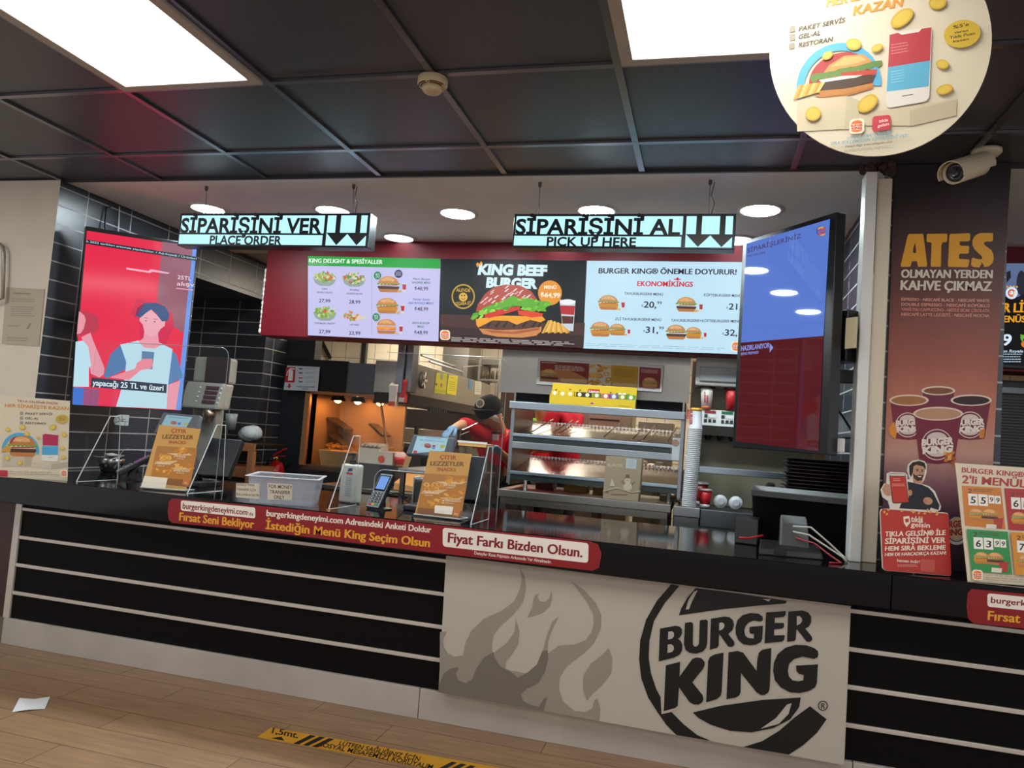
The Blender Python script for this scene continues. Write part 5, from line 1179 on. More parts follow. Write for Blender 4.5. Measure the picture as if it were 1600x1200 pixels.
for i in range(3): x = 315 + i * 46; y = 358 + i * 8; p.poly(k_, [(x, y), (x + 85, y - 42), (x + 112, y - 37), (x + 28, y + 5)])
p.text(k_, 'LÜTFEN SAĞLIĞINIZ İÇİN', 540, 366, 942, 447, 22, .03, lean=.55); p.text(k_, 'SOSYAL MESAFEMİZİ KORUYALIM', 440, 372, 1006, 487, 22, .03, lean=.55)
for i in range(3): x = 1035 + i * 46; y = 486 + i * 9; p.poly(k_, [(x, y), (x + 72, y - 36), (x + 99, y - 31), (x + 28, y + 5)])
p.build('print', dt)
# ---------------------------------------------------------------- the kitchen
stl = steel('#a3a19c', .3); std = steel('#6f6c68', .35); stv = steel('#85827d', .3, (3, 3, .6)); blk = paint('#0b0b0c', .35, 0, .5)
def zav(pts, y): return sum(at(*p_, y=y).z for p_ in pts) / len(pts)
# fry holding station against the dark wall
fx0, fx1 = -3.46, -2.42; fy = 6.0
fs = E('fry_station', ((fx0 + fx1) / 2, 6.35, 0), 'steel fry holding station glowing orange under its heat lamps', 'fry station')
MB().box(fx0, fx1, fy, 6.7, 0, .86, paint('#2a2b2e', .4)).build('cabinet', fs)
MB().box(fx0, fx1 - .1, fy, 6.7, .86, .90, stl).build('counter_top', fs, .004)
cp = paint('#b8865c', .35, .5)  # steel frame, orange glow of the heat lamps put into its colour
MB().box(fx0 - .5, -2.78, 6.66, 6.70, .9, 1.56, paint('#c4ae90', .35, .3)).build('back_panel', fs); MB().box(fx0 - .02, fx0, fy + .02, 6.66, .9, 1.56, paint('#a8906f', .35, .3)).build('side_panel', fs)
ps = MB(); ps.box(fx0, fx0 + .04, fy, fy + .04, .88, 1.55, cp); ps.box(fx0, -2.69, fy, fy + .03, 1.53, 1.555, cp); ps.build('frame', fs, .003)
MB().tube([at(589, 622, y=fy), at(594, 622, y=fy), at(608, 722, y=fy)], .011, cp, 8).build('glass_bar', fs)
MB().prism([at(480, 615, y=fy + .01), at(590, 624, y=fy + .01), at(606, 720, y=fy + .01), at(474, 728, y=fy + .01)], (0, .004, 0), clear('guard_glass', (.97, .95, .92), .1)).build('guard', fs)
cn = MB(); cn.box(fx0 - .22, -3.07, fy + .0, 6.7, 1.56, 1.835, paint('#14171d', .3)); cn.box(-3.07, -2.66, fy, 6.7, 1.56, 1.825, steel('#747a84', .35)); cn.build('canopy', fs, .004)
for x in (-3.3, -3.1, -2.88):
    MB().lathe((x, 6.3, 1.56), [(.02, 0), (.05, -.02), (.07, -.07), (.066, -.07), (.045, -.02), (.001, -.01)], std, 18).ball((x, 6.3, 1.505), .035, emit('#ffa860', 90), 12, 8).build('heat_lamp', fs)
for x, z, s_ in ((-3.36, 1.28, 1), (-3.34, 1.13, .9), (-2.95, 1.25, .8)):
    MB().obox((x, 6.5, z), (.09 * s_, 0, -.05), (0, .1, 0), (.004, 0, .008), stv).build('chute_plate', fs)
bn = MB(); fb = paint('#d8b98a', .5)
b0, b1 = at(500, 738, y=6.1), at(602, 742, y=6.1)
bn.hexa([(b0.x, 6.1, .9), (b1.x, 6.1, .9), (b1.x, 6.6, .9), (b0.x, 6.6, .9), (b0.x - .03, 6.08, 1.04), (b1.x + .03, 6.08, 1.04), (b1.x + .03, 6.62, 1.04), (b0.x - .03, 6.62, 1.04)], fb)
bn.build('fry_bin', fs, .006)
ff = MB()
for i in range(70):
    x = random.uniform(b0.x, b1.x); y = random.uniform(6.12, 6.55); a = random.uniform(0, 3.1)
    ff.obox((x, y, 1.05 + random.uniform(0, .05)), (.04 * math.cos(a), .04 * math.sin(a), random.uniform(-.02, .02)), (-.004 * math.sin(a), .004 * math.cos(a), 0), (0, 0, .004), paint('#d9a23c', .6))
tagged(ff.build('french_fries'), 'loose heap of french fries in the bin of the glowing station', 'fries', kind='stuff')
# box of folded fry cartons on a dark riser, red scoop
rs_ = MB().box(-2.72, -2.40, 5.55, 5.8, .80, .985, paint('#3a3634', .5)).build('riser'); tagged(rs_, 'dark riser carrying the folded carton box by the fry station', 'riser')
rk = E('riser_table', (-2.4, 5.6, 0), 'low steel table under the carton box beside the fry station', 'table')
MB().box(-2.95, -2.05, 5.4, 5.95, .77, .80, stl).build('table_top', rk, .003)
for x in (-2.92, -2.08):
    for y in (5.43, 5.92): MB().box(x - .018, x + .018, y - .018, y + .018, 0, .77, std).build('leg', rk)
bo = E('carton_box', (-2.55, 5.65, .985), 'white cardboard box with wavy top edge holding fry cartons', 'box')
wq = paint('#b6aa9a', .7); q = [at(567, 724, y=5.58), at(592, 728, y=5.58)]
bb_ = MB(); x0, x1 = -2.70, -2.52
bb_.hexa([(x0, 5.57, .985), (x1, 5.57, .985), (x1, 5.75, .985), (x0, 5.75, .985), (x0, 5.57, 1.1), (x1, 5.57, 1.1), (x1, 5.75, 1.15), (x0, 5.75, 1.15)], wq)
for i in range(5): bb_.ball((x0 + .02 + i * .035, 5.66, 1.125), (.02, .09, .022), wq, 8, 6)
bb_.box(x1, x1 + .12, 5.57, 5.75, .985, 1.09, wq); bb_.build('carton', bo, .003)
MB().lathe((x1 + .03, 5.565, 1.03), [(.001, 0), (.028, 0), (.028, .003), (.001, .003)], paint('#b8402c', .6), 14, (0, -1, 0)).build('badge', bo)
sc = MB(); sc.lathe((-2.36, 5.62, .985), [(.03, 0), (.04, .05), (.05, .1), (.03, .11), (.001, .1)], paint('#d8b4ac', .5), 14); sc.lathe((-2.36, 5.62, .985), [(.034, .01), (.044, .05), (.046, .07), (.03, .012)], paint('#c02a2c', .5), 14)
tagged(sc.build('paper_cup_pile', smooth=True), 'pink and red paper bundle standing by the carton box', 'paper bundle')
# brown paper sheets on the counter right of it
br_ = MB(); bp_ = paint('#c08a50', .7)
br_.hexa([(-2.34, 5.5, .803), (-2.08, 5.45, .803), (-2.06, 5.8, .803), (-2.34, 5.8, .803), (-2.34, 5.5, .86), (-2.10, 5.46, .84), (-2.12, 5.8, .93), (-2.33, 5.8, .95)], bp_)
tagged(br_.build('paper_sheet_stack', bevel=.004), 'stack of orange brown paper sheets beside the till display', 'paper')
# fire extinguisher and its sign on the dark wall
Ws = ply(5.97)
es = E('extinguisher_sign', at(472, 610, y=5.97), 'white and red fire extinguisher instruction sign on the dark panel', 'sign')
slab(Ws, [(449, 571), (499.5, 573.5), (496, 611.5), (443, 609)], .004, paint('#b9c2cc', .4), 'board', es, off=0)
p = Pr(Ws, (430, 540, 6.316), .001, .0006)
p.poly('#b41e26', [(108, 212), (202, 214), (192, 364), (96, 362)]); p.poly('#d8dce0', [(135, 255), (150, 238), (168, 238), (178, 255), (172, 345), (126, 345)]); p.poly('#d8dce0', [(130, 242), (150, 222), (195, 226), (195, 236), (152, 234), (126, 262), (118, 300), (110, 298), (118, 262)])
p.poly('#b41e26', [(132, 375), (150, 375), (149, 398), (162, 398), (138, 424), (117, 398), (130, 398)])
for y in (225, 268, 315, 355): p.poly('#5a4a50' if y != 315 else '#c05050', [(228, y - 8), (250, y - 2), (276, y - 2), (270, y + 8), (240, y + 10)]); p.lines('#8f979f', 302, y - 8, 400, y + 14, 3)
p.text('#3a4048', 'YANGIN SÖNDÜRME', 208, 412, 392, 416, 15, .02); p.text('#3a4048', 'CİHAZI', 262, 432, 330, 434, 13, .02)
p.build('print', es)
fe = Vector((-3.64, 5.92, .42)); t = E('fire_extinguisher', fe, 'red fire extinguisher hanging below the instruction sign', 'fire extinguisher')
rd = paint('#b5141c', .2, 0, .6)
MB().lathe(fe, [(.001, 0), (.07, 0), (.078, .01), (.078, .40), (.07, .45), (.045, .485), (.025, .495), (.001, .495)], rd, 28).build('cylinder', t, smooth=True)
vb = MB(); vb.lathe(fe, [(.018, .49), (.02, .53), (.012, .54), (.001, .54)], steel('#b59a50', .3), 14); vb.lathe(fe + Vector((-.02, -.02, .515)), [(.001, 0), (.018, 0), (.018, .01), (.001, .01)], steel('#c8c8c0', .2), 14, (0, -1, 0)); vb.build('valve', t, smooth=True)
MB().obox(fe + Vector((.03, -.01, .575)), (.06, 0, .035), (0, .012, 0), (-.004, 0, .006), rd).obox(fe + Vector((.035, -.01, .54)), (.05, 0, .004), (0, .01, 0), (0, 0, .005), rd).build('handle', t, .002)
MB().tube([fe + Vector((-.02, 0, .52)), fe + Vector((-.07, -.02, .5)), fe + Vector((-.1, -.02, .4)), fe + Vector((-.09, -.02, .2))], .009, blk, 8).build('hose', t, smooth=True)
MB().box(fe.x - .02, fe.x + .02, fe.y + .05, 6.081, .7, .76, std).build('bracket', t)
# side shelf in the alcove with white cloth in a glass, ice cream machine
ss = E('side_shelf', (-3.62, 5.4, 0), 'small dark counter with a copper coloured edge at the alcove', 'counter')
cpp = paint('#8a5a3a', .45, .2)
MB().box(-4.6, -3.455, 5.3, 5.7, 1.06, 1.075, blk).build('top', ss); MB().box(-4.6, -3.455, 5.285, 5.3, 1.01, 1.075, cpp).build('edge', ss, .002)
MB().box(-3.515, -3.465, 5.285, 5.33, 0, 1.01, cpp).build('leg', ss, .002); MB().box(-4.6, -4.55, 5.3, 5.7, 0, 1.06, blk).build('leg', ss); MB().box(-4.5, -3.52, 5.3, 5.7, .80, .88, cpp).build('lower_shelf', ss)
gl = E('clear_bin', (-3.62, 5.48, 1.075), 'clear plastic bin with crumpled white cloth on the small alcove counter', 'bin')
MB().box(-3.72, -3.5, 5.38, 5.40, 1.075, 1.24, acr).box(-3.502, -3.498, 5.38, 5.58, 1.075, 1.24, acr).build('walls', gl)
wc_ = MB()
for i in range(6): wc_.ball((-3.65 + random.uniform(-.03, .03), 5.49 + random.uniform(-.02, .02), 1.14 + random.uniform(-.01, .02)), (random.uniform(.06, .085), .06, random.uniform(.05, .065)), paint('#c3c6c8', .7), 10, 7)
tagged(wc_.build('cloth', smooth=True), 'crumpled white cloth inside the clear bin', 'cloth')
ic = E('ice_cream_machine', (-3.66, 4.98, .9), 'grey soft ice cream machine with brown front panel in the alcove', 'ice cream machine')
ig = paint('#8a8780', .45, 0, .4)
v = lambda a, b_: at(a, b_, y=4.85)
X0, X1 = -3.86, -3.535
MB().hexa([(X0, 4.86, 1.32), (X1, 4.86, 1.32), (X1, 5.02, 1.32), (X0, 5.02, 1.32), (X0, 4.92, 1.52), (X1, 4.92, 1.52), (X1, 5.06, 1.52), (X0, 5.06, 1.52)], ig).build('control_head', ic, .015)
MB().box(X0, X1, 4.98, 5.08, 1.52, 1.72, ig).build('hopper', ic, .02)
MB().box(-3.74, X1 + .002, 4.962, 4.98, 1.52, 1.72, paint('#2f2326', .3)).build('front_panel', ic, .006)
kp = MB()
for r in range(4):
    z = 1.36 + .036 * r; yy = 4.86 + .06 * (z - 1.32) / .2 - .004
    kp.box(-3.67, -3.56, yy - .002, yy + .01, z, z + .026, paint('#4a3038', .4))
    for x in (-3.72, -3.535): kp.ball((x, yy, z + .012), .007, paint('#c8c8c4', .3), 8, 6)
kp.build('button', ic)
MB().lathe((-3.62, 4.90, 1.32), [(.045, 0), (.045, -.05), (.03, -.09), (.02, -.1), (.001, -.1)], steel('#8a7468', .3), 16).build('nozzle', ic, smooth=True)
MB().box(X0 + .06, X1 - .06, 4.95, 5.05, .9, 1.32, ig).build('column', ic, .01); MB().box(X0, X1, 4.85, 5.1, .86, .9, stl).build('drip_base', ic, .004)
MB().box(X0, X1, 4.87, 5.1, 0, .86, blk).build('cabinet', ic)
MB().lathe((-3.46, 4.95, 1.18), [(.001, 0), (.035, 0), (.045, .12), (.042, .12), (.001, .01)], paint('#5f615f', .4), 16).build('cup_holder', ic, smooth=True)

# extractor hood with notices
HX = -2.3
hd = E('extractor_hood', (-2.5, 6.7, 1.5), 'long steel extractor hood with yellow notices on its side', 'extractor hood')
hs = steel('#99958c', .34, (1, 1, 9)); MB().hexa([(-2.62, 5.58, 1.56), (HX, 5.58, 1.56), (HX, 7.85, 1.56), (-2.62, 7.85, 1.56), (-2.62, 5.58, 1.82), (HX, 5.58, 1.82), (HX, 7.85, 1.82), (-2.62, 7.85, 1.82)], hs).build('shell', hd, .004)
un = MB(); un.hexa([(-2.62, 5.62, 1.48), (HX - .03, 5.62, 1.48), (HX - .03, 7.8, 1.48), (-2.62, 7.8, 1.48), (-2.62, 5.6, 1.56), (HX - .005, 5.6, 1.56), (HX - .005, 7.83, 1.56), (-2.62, 7.83, 1.56)], steel('#4c423b', .45)); un.build('lower_panel', hd)
fn = MB()
for i in range(9): fn.box(HX - .04, HX - .01, 6.1 + i * .05, 6.118 + i * .05, 1.45, 1.485, blk)
fn.build('grease_filter', hd)
rl = MB(); rl.tube([(HX - .02, 6.0, 1.87), (HX - .02, 6.9, 1.87)], .01, stl, 8); rl.tube([(HX - .1, 6.0, 1.92), (HX - .1, 6.9, 1.92)], .01, stl, 8); rl.tube([(HX - .02, 6.9, 1.82), (HX - .02, 6.9, 1.92), (HX - .02, 7.5, 2.0)], .008, stl, 8); rl.build('pipe_rail', hd)
HP = plx(HX + .001); cH = (600, 530, 6.667)
def note(outl, cols, name, label, extra=None):
    t = E(name, HP.m(600 + outl[2][0] / 6.667, 530 + outl[2][1] / 6.667), label, 'notice')
    p = Pr(HP, cH, .0015, .0007); p.poly(cols, outl)
    if extra: extra(p)
    p.build('sheet', t)
note([(545, 350), (658, 360), (640, 575), (522, 555)], '#b8b420', 'notice_sheet', 'left yellow notice with hand pictures on the hood', lambda p: (p.ell('#8f8f70', 598, 390, 16, 36), p.ell('#3a3020', 545, 470, 9, 14), p.ell('#a04a38', 595, 480, 10, 22), p.poly('#9aa020', [(528, 520), (640, 535), (638, 560), (524, 545)])))
note([(672, 372), (770, 385), (748, 585), (650, 565)], '#d8d01a', 'notice_sheet', 'right yellow notice with lines of writing on the hood', lambda p: (p.lines('#3a3810', 690, 400, 735, 416, 1, .1), p.lines('#9a9430', 680, 440, 748, 550, 5, .1)))
note([(285, 365), (328, 368), (320, 460), (272, 455)], '#b8b4a4', 'notice_sheet', 'small white notice at the near end of the hood')
note([(948, 430), (1015, 445), (1005, 580), (940, 572)], '#b9b9a8', 'notice_sheet', 'pale paper sheet at the far end of the hood', lambda p: p.lines('#8a8a7c', 958, 455, 1002, 560, 5, .1))
note([(888, 420), (918, 426), (910, 522), (880, 518)], '#4a86b4', 'notice_sheet', 'small blue sticker on the hood')
gg = at(659, 594, x=HX); MB_ = MB().lathe(gg, [(.001, .001), (.07, .001), (.07, .01), (.06, .02), (.001, .02)], paint('#35322e', .4), 20, (1, 0, 0)); MB_.build('gauge', hd)
g2 = MB()
for i in range(5): a = i * 1.257; g2.obox(gg + Vector((.024, .035 * math.cos(a), .045 * math.sin(a))), (.002, 0, 0), (0, .02 * math.cos(a) + .006, .02 * math.sin(a)), (0, -.008 * math.sin(a), .01), paint('#d4d0c8', .4))
g2.build('fan_blade', hd)
# carton dispensers hanging in front of the hood
for k, (px0, px1, pz, cx0, cx1, cz0, cz1, c1, c2, lab) in enumerate(((616, 627, 614, 606, 621, 613, 634, '#d4d0ca', '#c45a20', 'grey hanging carton dispenser with white cartons, left of two'), (631, 641, 612, 622, 635, 606, 628, '#b51f24', '#c4bcb4', 'grey hanging carton dispenser with red cartons, right of two'))):
    y = 5.40 + .03 * k; a, b_ = at(px0, pz, y=y), at(px1, pz, y=y)
    t = E('carton_dispenser', (a.x, y, 1.3), lab, 'dispenser', 'hanging carton dispensers')
    MB().box(a.x, b_.x, y, y + .12, a.z, 2.2, steel('#70747a', .35)).build('channel', t, .004)
    MB().tube([((a.x + b_.x) / 2, y + .06, 2.2), ((a.x + b_.x) / 2, y + .06, 2.62)], .01, std, 6).build('hanger', t)
    q0, q1 = at(cx0, cz1, y=y - .01), at(cx1, cz0, y=y - .01); zt = q1.z + .05; zm = q0.z + .035
    MB().hexa([(q0.x + .01, y - .02, q0.z), (q1.x - .01, y - .02, q0.z), (q1.x - .01, y + .05, q0.z), (q0.x + .01, y + .05, q0.z), (q0.x, y - .02, zt), (q1.x, y - .02, zt), (q1.x, y + .05, zt + .04), (q0.x, y + .05, zt + .04)], paint(c1, .5)).box(q0.x + .006, q1.x - .006, y - .024, y - .02, q0.z, zm, paint(c2, .5)).build('carton', t, .002)
# fryer bank under the hood, far splash wall and duct, wire rack
fr = E('fryer_bank', (-3.0, 7.3, 0), 'row of dark steel fryers under the hood', 'fryer')
MB().box(-3.7, -2.32, 7.0, 7.8, 0, 1.14, std).build('cabinet', fr, .005)
for i in range(3):
    x = -3.66 + i * .45
    MB().box(x, x + .41, 6.985, 7.0, 1.15, 1.29, steel('#b4b0a8', .28)).build('control_panel', fr, .003)
    MB().box(x + .415, x + .44, 6.97, 7.0, 1.12, 1.32, blk).build('handle', fr); MB().box(x + .05, x + .39, 6.99, 7.0, .8, 1.1, steel('#3b3835', .4)).build('door', fr, .004)
MB().box(-3.7, -2.32, 7.78, 7.8, 1.14, 1.5, steel('#5f554c', .4)).build('splash_panel', fr)
du2 = MB().box(at(694, 560, y=7.9).x, at(734, 560, y=7.9).x, 7.85, 8.3, 1.8, 2.62, steel('#aaa79c', .4)).build('exhaust_duct'); tagged(du2, 'pale steel exhaust duct rising behind the hood', 'duct')
pa = MB(); pa.tube([at(500, 528, y=8.575), at(516, 560, y=8.575)], .025, blk, 8); tagged(pa.build('conduit_pipe'), 'slanted dark pipe in front of the kitchen wall tiles', 'pipe')
pa = MB().box(at(566, 540, y=8.3).x, at(573, 540, y=8.3).x, 8.28, 8.34, 1.9, 2.62, blk).build('conduit_pipe'); tagged(pa, 'upright dark pipe in front of the kitchen wall tiles', 'pipe')
rx0, rx1 = at(752, 600, y=8.1).x, at(783, 600, y=8.1).x
rk = E('wire_rack', ((rx0 + rx1) / 2, 8.2, 0), 'tall steel rack with jars and trays behind the worker in the cap', 'rack')
for x in (rx0, rx1):
    for y in (8.0, 8.4): MB().box(x - .012, x + .012, y - .012, y + .012, 0, 2.12, stl).build('post', rk)
for z in (.5, .9, 1.2, 1.58, 1.88): MB().box(rx0, rx1, 8.0, 8.4, z, z + .02, stl).build('shelf', rk)
MB().box(rx0 - .02, rx0, 8.0, 8.4, 1.4, 2.1, steel('#7a776f', .35)).build('side_panel', rk); MB().box(rx0, rx1, 8.0, 8.4, 2.06, 2.12, std).build('top_panel', rk)
jn = 0
for z in (1.90, 1.60):
    for i in range(4):
        x = rx0 + .03 + (rx1 - rx0 - .04) * i / 3.4
        jar = MB().lathe((x, 8.04, z), [(.001, 0), (.022, 0), (.022, .07), (.014, .085), (.014, .095), (.001, .095)], paint('#6b5a3c', .4), 10).build('jar', smooth=True)
        tagged(jar, 'small brown jar on the %s shelf of the tall steel rack' % ('upper' if z > 1.7 else 'middle'), 'jar', 'jars on the steel rack')
pn = MB().box(at(786, 600, y=7).x, -1.3, 6.95, 7.0, 0, 1.95, steel('#5c4d43', .45)).build('kitchen_screen_panel'); tagged(pn, 'brownish steel panel standing behind the worker and the shelf unit', 'panel')
# work table with domes, tongs and tray in front of the worker
wt = E('work_table', (-1.75, 5.0, 0), 'steel work table in front of the worker in the cap', 'table')
MB().box(-2.0, -1.45, 4.75, 5.28, .99, 1.02, stl).build('table_top', wt, .004)
for x in (-1.97, -1.48):
    for y in (4.78, 5.25): MB().box(x - .015, x + .015, y - .015, y + .015, 0, .99, std).build('leg', wt)
dm = MB().lathe(at(728, 695, y=5.0) * 1 + Vector((0, 0, 1.02 - at(728, 695, y=5.0).z)), [(.075, 0), (.075, .05), (.06, .1), (.03, .125), (.001, .13), (.001, .127), (.03, .122), (.057, .098), (.072, .05)], frosted('lid_plastic', '#aebcc4', .5, .2), 20).build('clear_dome', smooth=True)
tagged(dm, 'clear plastic dome lid on the work table in front of the worker', 'lid')
tq = at(745, 690, y=4.95); ty_ = E('wooden_board', (tq.x, 4.95, 1.02), 'pale board with food on a stand in front of the worker', 'board')
MB().box(tq.x - .10, tq.x + .10, 4.85, 5.05, 1.2, 1.222, paint('#c9944c', .5)).build('plank', ty_, .003); MB().tube([(tq.x + .08, 4.95, 1.02), (tq.x + .08, 4.95, 1.2)], .01, std, 8).tube([(tq.x - .08, 4.95, 1.02), (tq.x - .08, 4.95, 1.2)], .01, std, 8).build('stand', ty_)
MB().box(tq.x - .105, tq.x + .105, 4.848, 4.856, 1.222, 1.236, paint('#d4cec4', .5)).build('paper_edge', ty_)
for k, (a, b_, l) in enumerate((((722, 672), (746, 661), 'upper'), ((718, 680), (733, 674), 'lower'))):
    tg = MB().tube([at(*a, y=5.12), at(*b_, y=5.2)], .0035, steel('#d8d8d4', .2), 8).build('steel_rod'); tagged(tg, 'thin shiny steel utensil held before the worker, %s of two' % l, 'utensil')

# ---- heated shelf unit (chute) between counter and kitchen
y0, y1 = 4.86, 5.42; x0, x1 = -1.245, -.155
hc_ = E('heated_shelf_unit', ((x0 + x1) / 2, 5.1, .93), 'large steel heated shelf unit with two sloping wire edged shelves', 'shelf unit')
def zz(pts): return zav(pts, y0)
zl = lambda a, b_: zz([a, b_])
ztab = zl((781, 760), (1060, 792))
z2f = zl((799, 734), (1058, 762)); z2b = zav([(826, 713), (1060, 736)], y1)
z1f = zl((804, 676.5), (1048, 697.6)); z1b = zav([(829, 660), (1063, 679.4)], y1)
zc0 = zl((808, 628), (1071, 645)); zc1 = zl((809, 610), (1071, 630.5))
zs0 = zl((807, 639), (1065, 657))
sp = MB(); sp.box(x0 - .012, x0, y0, y1, ztab + .03, zc1, stv); sp.build('side_panel', hc_)
sp = MB(); sp.box(x1, x1 + .012, y0, y1, ztab + .03, zc1, stv); sp.build('side_panel', hc_)
for x in (x0 - .02, x1 - .004): MB().box(x, x + .024, y0 - .012, y0 + .012, ztab + .04, zc0, steel('#8d9298', .3)).build('post', hc_, .002)
MB().box(x0 - .02, x1 + .02, y0 - .08, y0 + .02, zs0, zc0, steel('#9aa4ae', .3)).build('canopy_rail', hc_, .003)
cv = MB(); n_ = 10; pr_ = []
MB().hexa([(x0 - .01, y0 + .0, zc0), (x1 + .02, y0, zc0), (x1 + .02, y1, zc0), (x0 - .01, y1, zc0), (x0 - .01, y0 + .05, zc1), (x1 + .02, y0 + .05, zc1), (x1 + .02, y1, zc1), (x0 - .01, y1, zc1)], paint('#08080a', .12, 0, .6)).build('canopy', hc_, .01)
MB().box(x0 + .05, x1 - .05, y0 + .04, y0 + .16, zc0 - .012, zc0 - .002, emit('#ffe8cc', 2.5)).build('heat_strip', hc_)
for nm, zf, zb, drop in (('upper', z1f, z1b, .075), ('lower', z2f, z2b, .055)):
    MB().hexa([(x0, y0, zf - .006), (x1, y0, zf - .006), (x1, y1, zb - .006), (x0, y1, zb - .006), (x0, y0, zf), (x1, y0, zf), (x1, y1, zb), (x0, y1, zb)], steel('#b3b0aa', .22, (1, 9, 1))).build('shelf', hc_)
    MB().box(x0, x1, y0 - .016, y0, zf - .016, zf + .006, steel('#9fb0bc', .28)).build('shelf_lip', hc_, .003)
    MB().box(x0, x1 - (.06 if nm == 'upper' else 0), y0 - .01, y0 - .002, zf - .05, zf - .016, paint('#1d2a28', .2)).build('ticket_rail', hc_)
    if nm == 'upper': MB().box(x0, x1, y0 - .012, y0 + .002, zf - .095, zf - .05, steel('#9aa4a8', .3)).build('lower_rail', hc_, .003)
    cb_ = MB(); cb_.tube([(x0, y1 - .01, zb + .012), (x1, y1 - .01, zb + .012)], .004, steel('#d8d4cc', .2), 6)
    for i in range(42): x = x0 + (x1 - x0) * (i + .5) / 42; cb_.box(x - .005, x + .005, y1 - .013, y1 - .007, zb, zb + .02, steel('#d8d4cc', .2))
    cb_.build('wire_comb', hc_)
    if nm == 'upper':
        for u in (.11, .24, .28, .55, .72, .78, .92):
            x = x0 + (x1 - x0) * u; MB().tube([(x, y0 + .02, zf + .02), (x + .04, y1 - .04, zb + .04)], .005, steel('#e0dcd4', .18), 6).build('divider_wire', hc_)
for u in (.09, .95): x = x0 + (x1 - x0) * u; MB().tube([(x, y0 + .05, ztab), (x, y0 + .05, z2f - .02)], .012, steel('#c0c0bc', .2), 8).build('foot', hc_)
# steel backing above with the backlit strip of pictures
MB().box(-1.40, -.125, 5.0, 5.03, zc1, 1.885, stv).build('upper_panel', hc_)
lbx = E('picture_lightbox', (-.7, 4.97, 1.63), 'long framed picture strip of burgers and nuggets on the steel panel', 'lightbox')
PB = ply(4.975); cL = (780, 550, 5.217)
slab(PB, [(841, 559.5), (1038, 571), (1034, 613), (837.5, 600.5)], .025, paint('#a7a6a1', .4, .2), 'frame', lbx, bevel=.003)
p = Pr(PB, cL, .001, .0005, lit=.22)
p.poly('#8a2a1e', [(335, 72), (735, 95), (725, 265), (330, 238)]); p.poly('#c07a40', [(335, 150), (560, 140), (720, 220), (725, 265), (330, 238)]); p.burger(410, 190, 150, .07, 'beef', fries=False, cup=False); p.poly('#d8b080', [(500, 215), (715, 225), (715, 258), (500, 245)])
p.lines('#e8d8c8', 455, 108, 715, 150, 4, .06); p.lines('#e8d8c8', 345, 82, 488, 96, 1, .05)
p.poly('#d8c8b0', [(738, 96), (912, 108), (905, 275), (728, 262)])
for cy in (130, 195, 250): food(p, 822, cy + 6, 150, 'onion' if cy == 195 else 'fry')
p.poly('#c8961e', [(916, 106), (1134, 122), (1128, 290), (908, 275)]); p.lines('#8a5a14', 940, 140, 1120, 205, 6, .07); p.poly('#d8b080', [(930, 250), (1120, 262), (1118, 288), (925, 275)])
p.poly('#8a2420', [(1145, 122), (1320, 134), (1312, 298), (1138, 288)]); p.lines('#e8c8b8', 1158, 140, 1300, 172, 3, .07); p.burger(1228, 252, 130, .07, 'chicken', fries=False, cup=False)
p.build('pictures', lbx)
# tea bag display on the canopy
TPn2 = ply(4.82); tb_ = E('tea_display', at(925, 636, y=4.82), 'yellow cardboard tea display box on the black canopy', 'display box')
yl = paint('#c9a818', .5)
slab(TPn2, [(858.5, 624), (993.5, 638.5), (992.5, 640), (858, 626)], .08, yl, 'base', tb_) if False else None
f0, f1 = at(858, 630, y=4.785), at(992, 639, y=4.785); zb_ = zc0 + .005
MB().box(f0.x, f1.x, 4.785, 4.79, zb_ - .004, zb_ + .05, yl).box(f0.x, f1.x, 4.79, 4.85, zb_ - .004, zb_ - .001, yl).box(f0.x, f0.x + .004, 4.79, 4.85, zb_ - .004, zb_ + .06, yl).box(f1.x - .004, f1.x, 4.79, 4.85, zb_ - .004, zb_ + .06, yl).build('tray', tb_)
MB().box(f0.x, f1.x, 4.85, 4.855, zb_ - .004, zb_ + .135, yl).build('header_card', tb_, .002)
p = Pr(ply(4.85), cL, .002, .0005)
p.quad('#a81c24', [(724, 302), (822, 306), (816, 340), (720, 334)], .2); p.text('#f0e8e0', 'Lipton', 730, 330, 812, 334, 22, .02)
for x, y in ((465, 308), (520, 322), (580, 305), (660, 312), (910, 330), (960, 340), (1050, 350), (610, 328)): p.ell('#4a3a10', x, y, 8, 5, -20)
p.ell('#d8d4c0', 985, 345, 14, 11); p.ell('#d8d4c0', 1020, 345, 14, 11); p.ell('#4f8a30', 1052, 350, 12, 9)
p.build('header_print', tb_)
p = Pr(ply(4.785), cL, .001, .0005); p.ell('#d8c8b0', 757, 418, 22, 9); p.ell('#a81c24', 757, 418, 17, 7); p.lines('#7a6410', 965, 436, 1072, 446, 1, .07); p.build('front_print', tb_)
for i, (px, cc_) in enumerate(zip((452, 515, 578, 655, 718, 795, 868, 935, 1005, 1075), ('#d0ac20', '#d0ac20', '#d0ac20', '#1c2418', '#1c2418', '#5f7a30', '#b0486c', '#6a58a4', '#7a8a28', '#3f8a4c'))):
    q = at(780 + px / 5.217, 625, y=4.81)
    o = MB().box(q.x - .024, q.x + .024, 4.80, 4.835, zb_ + .0005, zb_ + .082, paint(cc_, .5)).lathe((q.x, 4.799, zb_ + .066), [(.001, 0), (.013, 0), (.013, .0015), (.001, .0015)], paint('#d8d4b8', .5), 12, (0, -1, 0)).build('tea_box')
    tagged(o, '%s box of tea bags, %s from the left in the tea display' % (('yellow', 'yellow', 'yellow', 'black', 'black', 'olive green', 'pink', 'violet', 'yellow green', 'green')[i], ('first', 'second', 'third', 'fourth', 'fifth', 'sixth', 'seventh', 'eighth', 'ninth', 'tenth')[i]), 'tea box', 'tea boxes in the display')
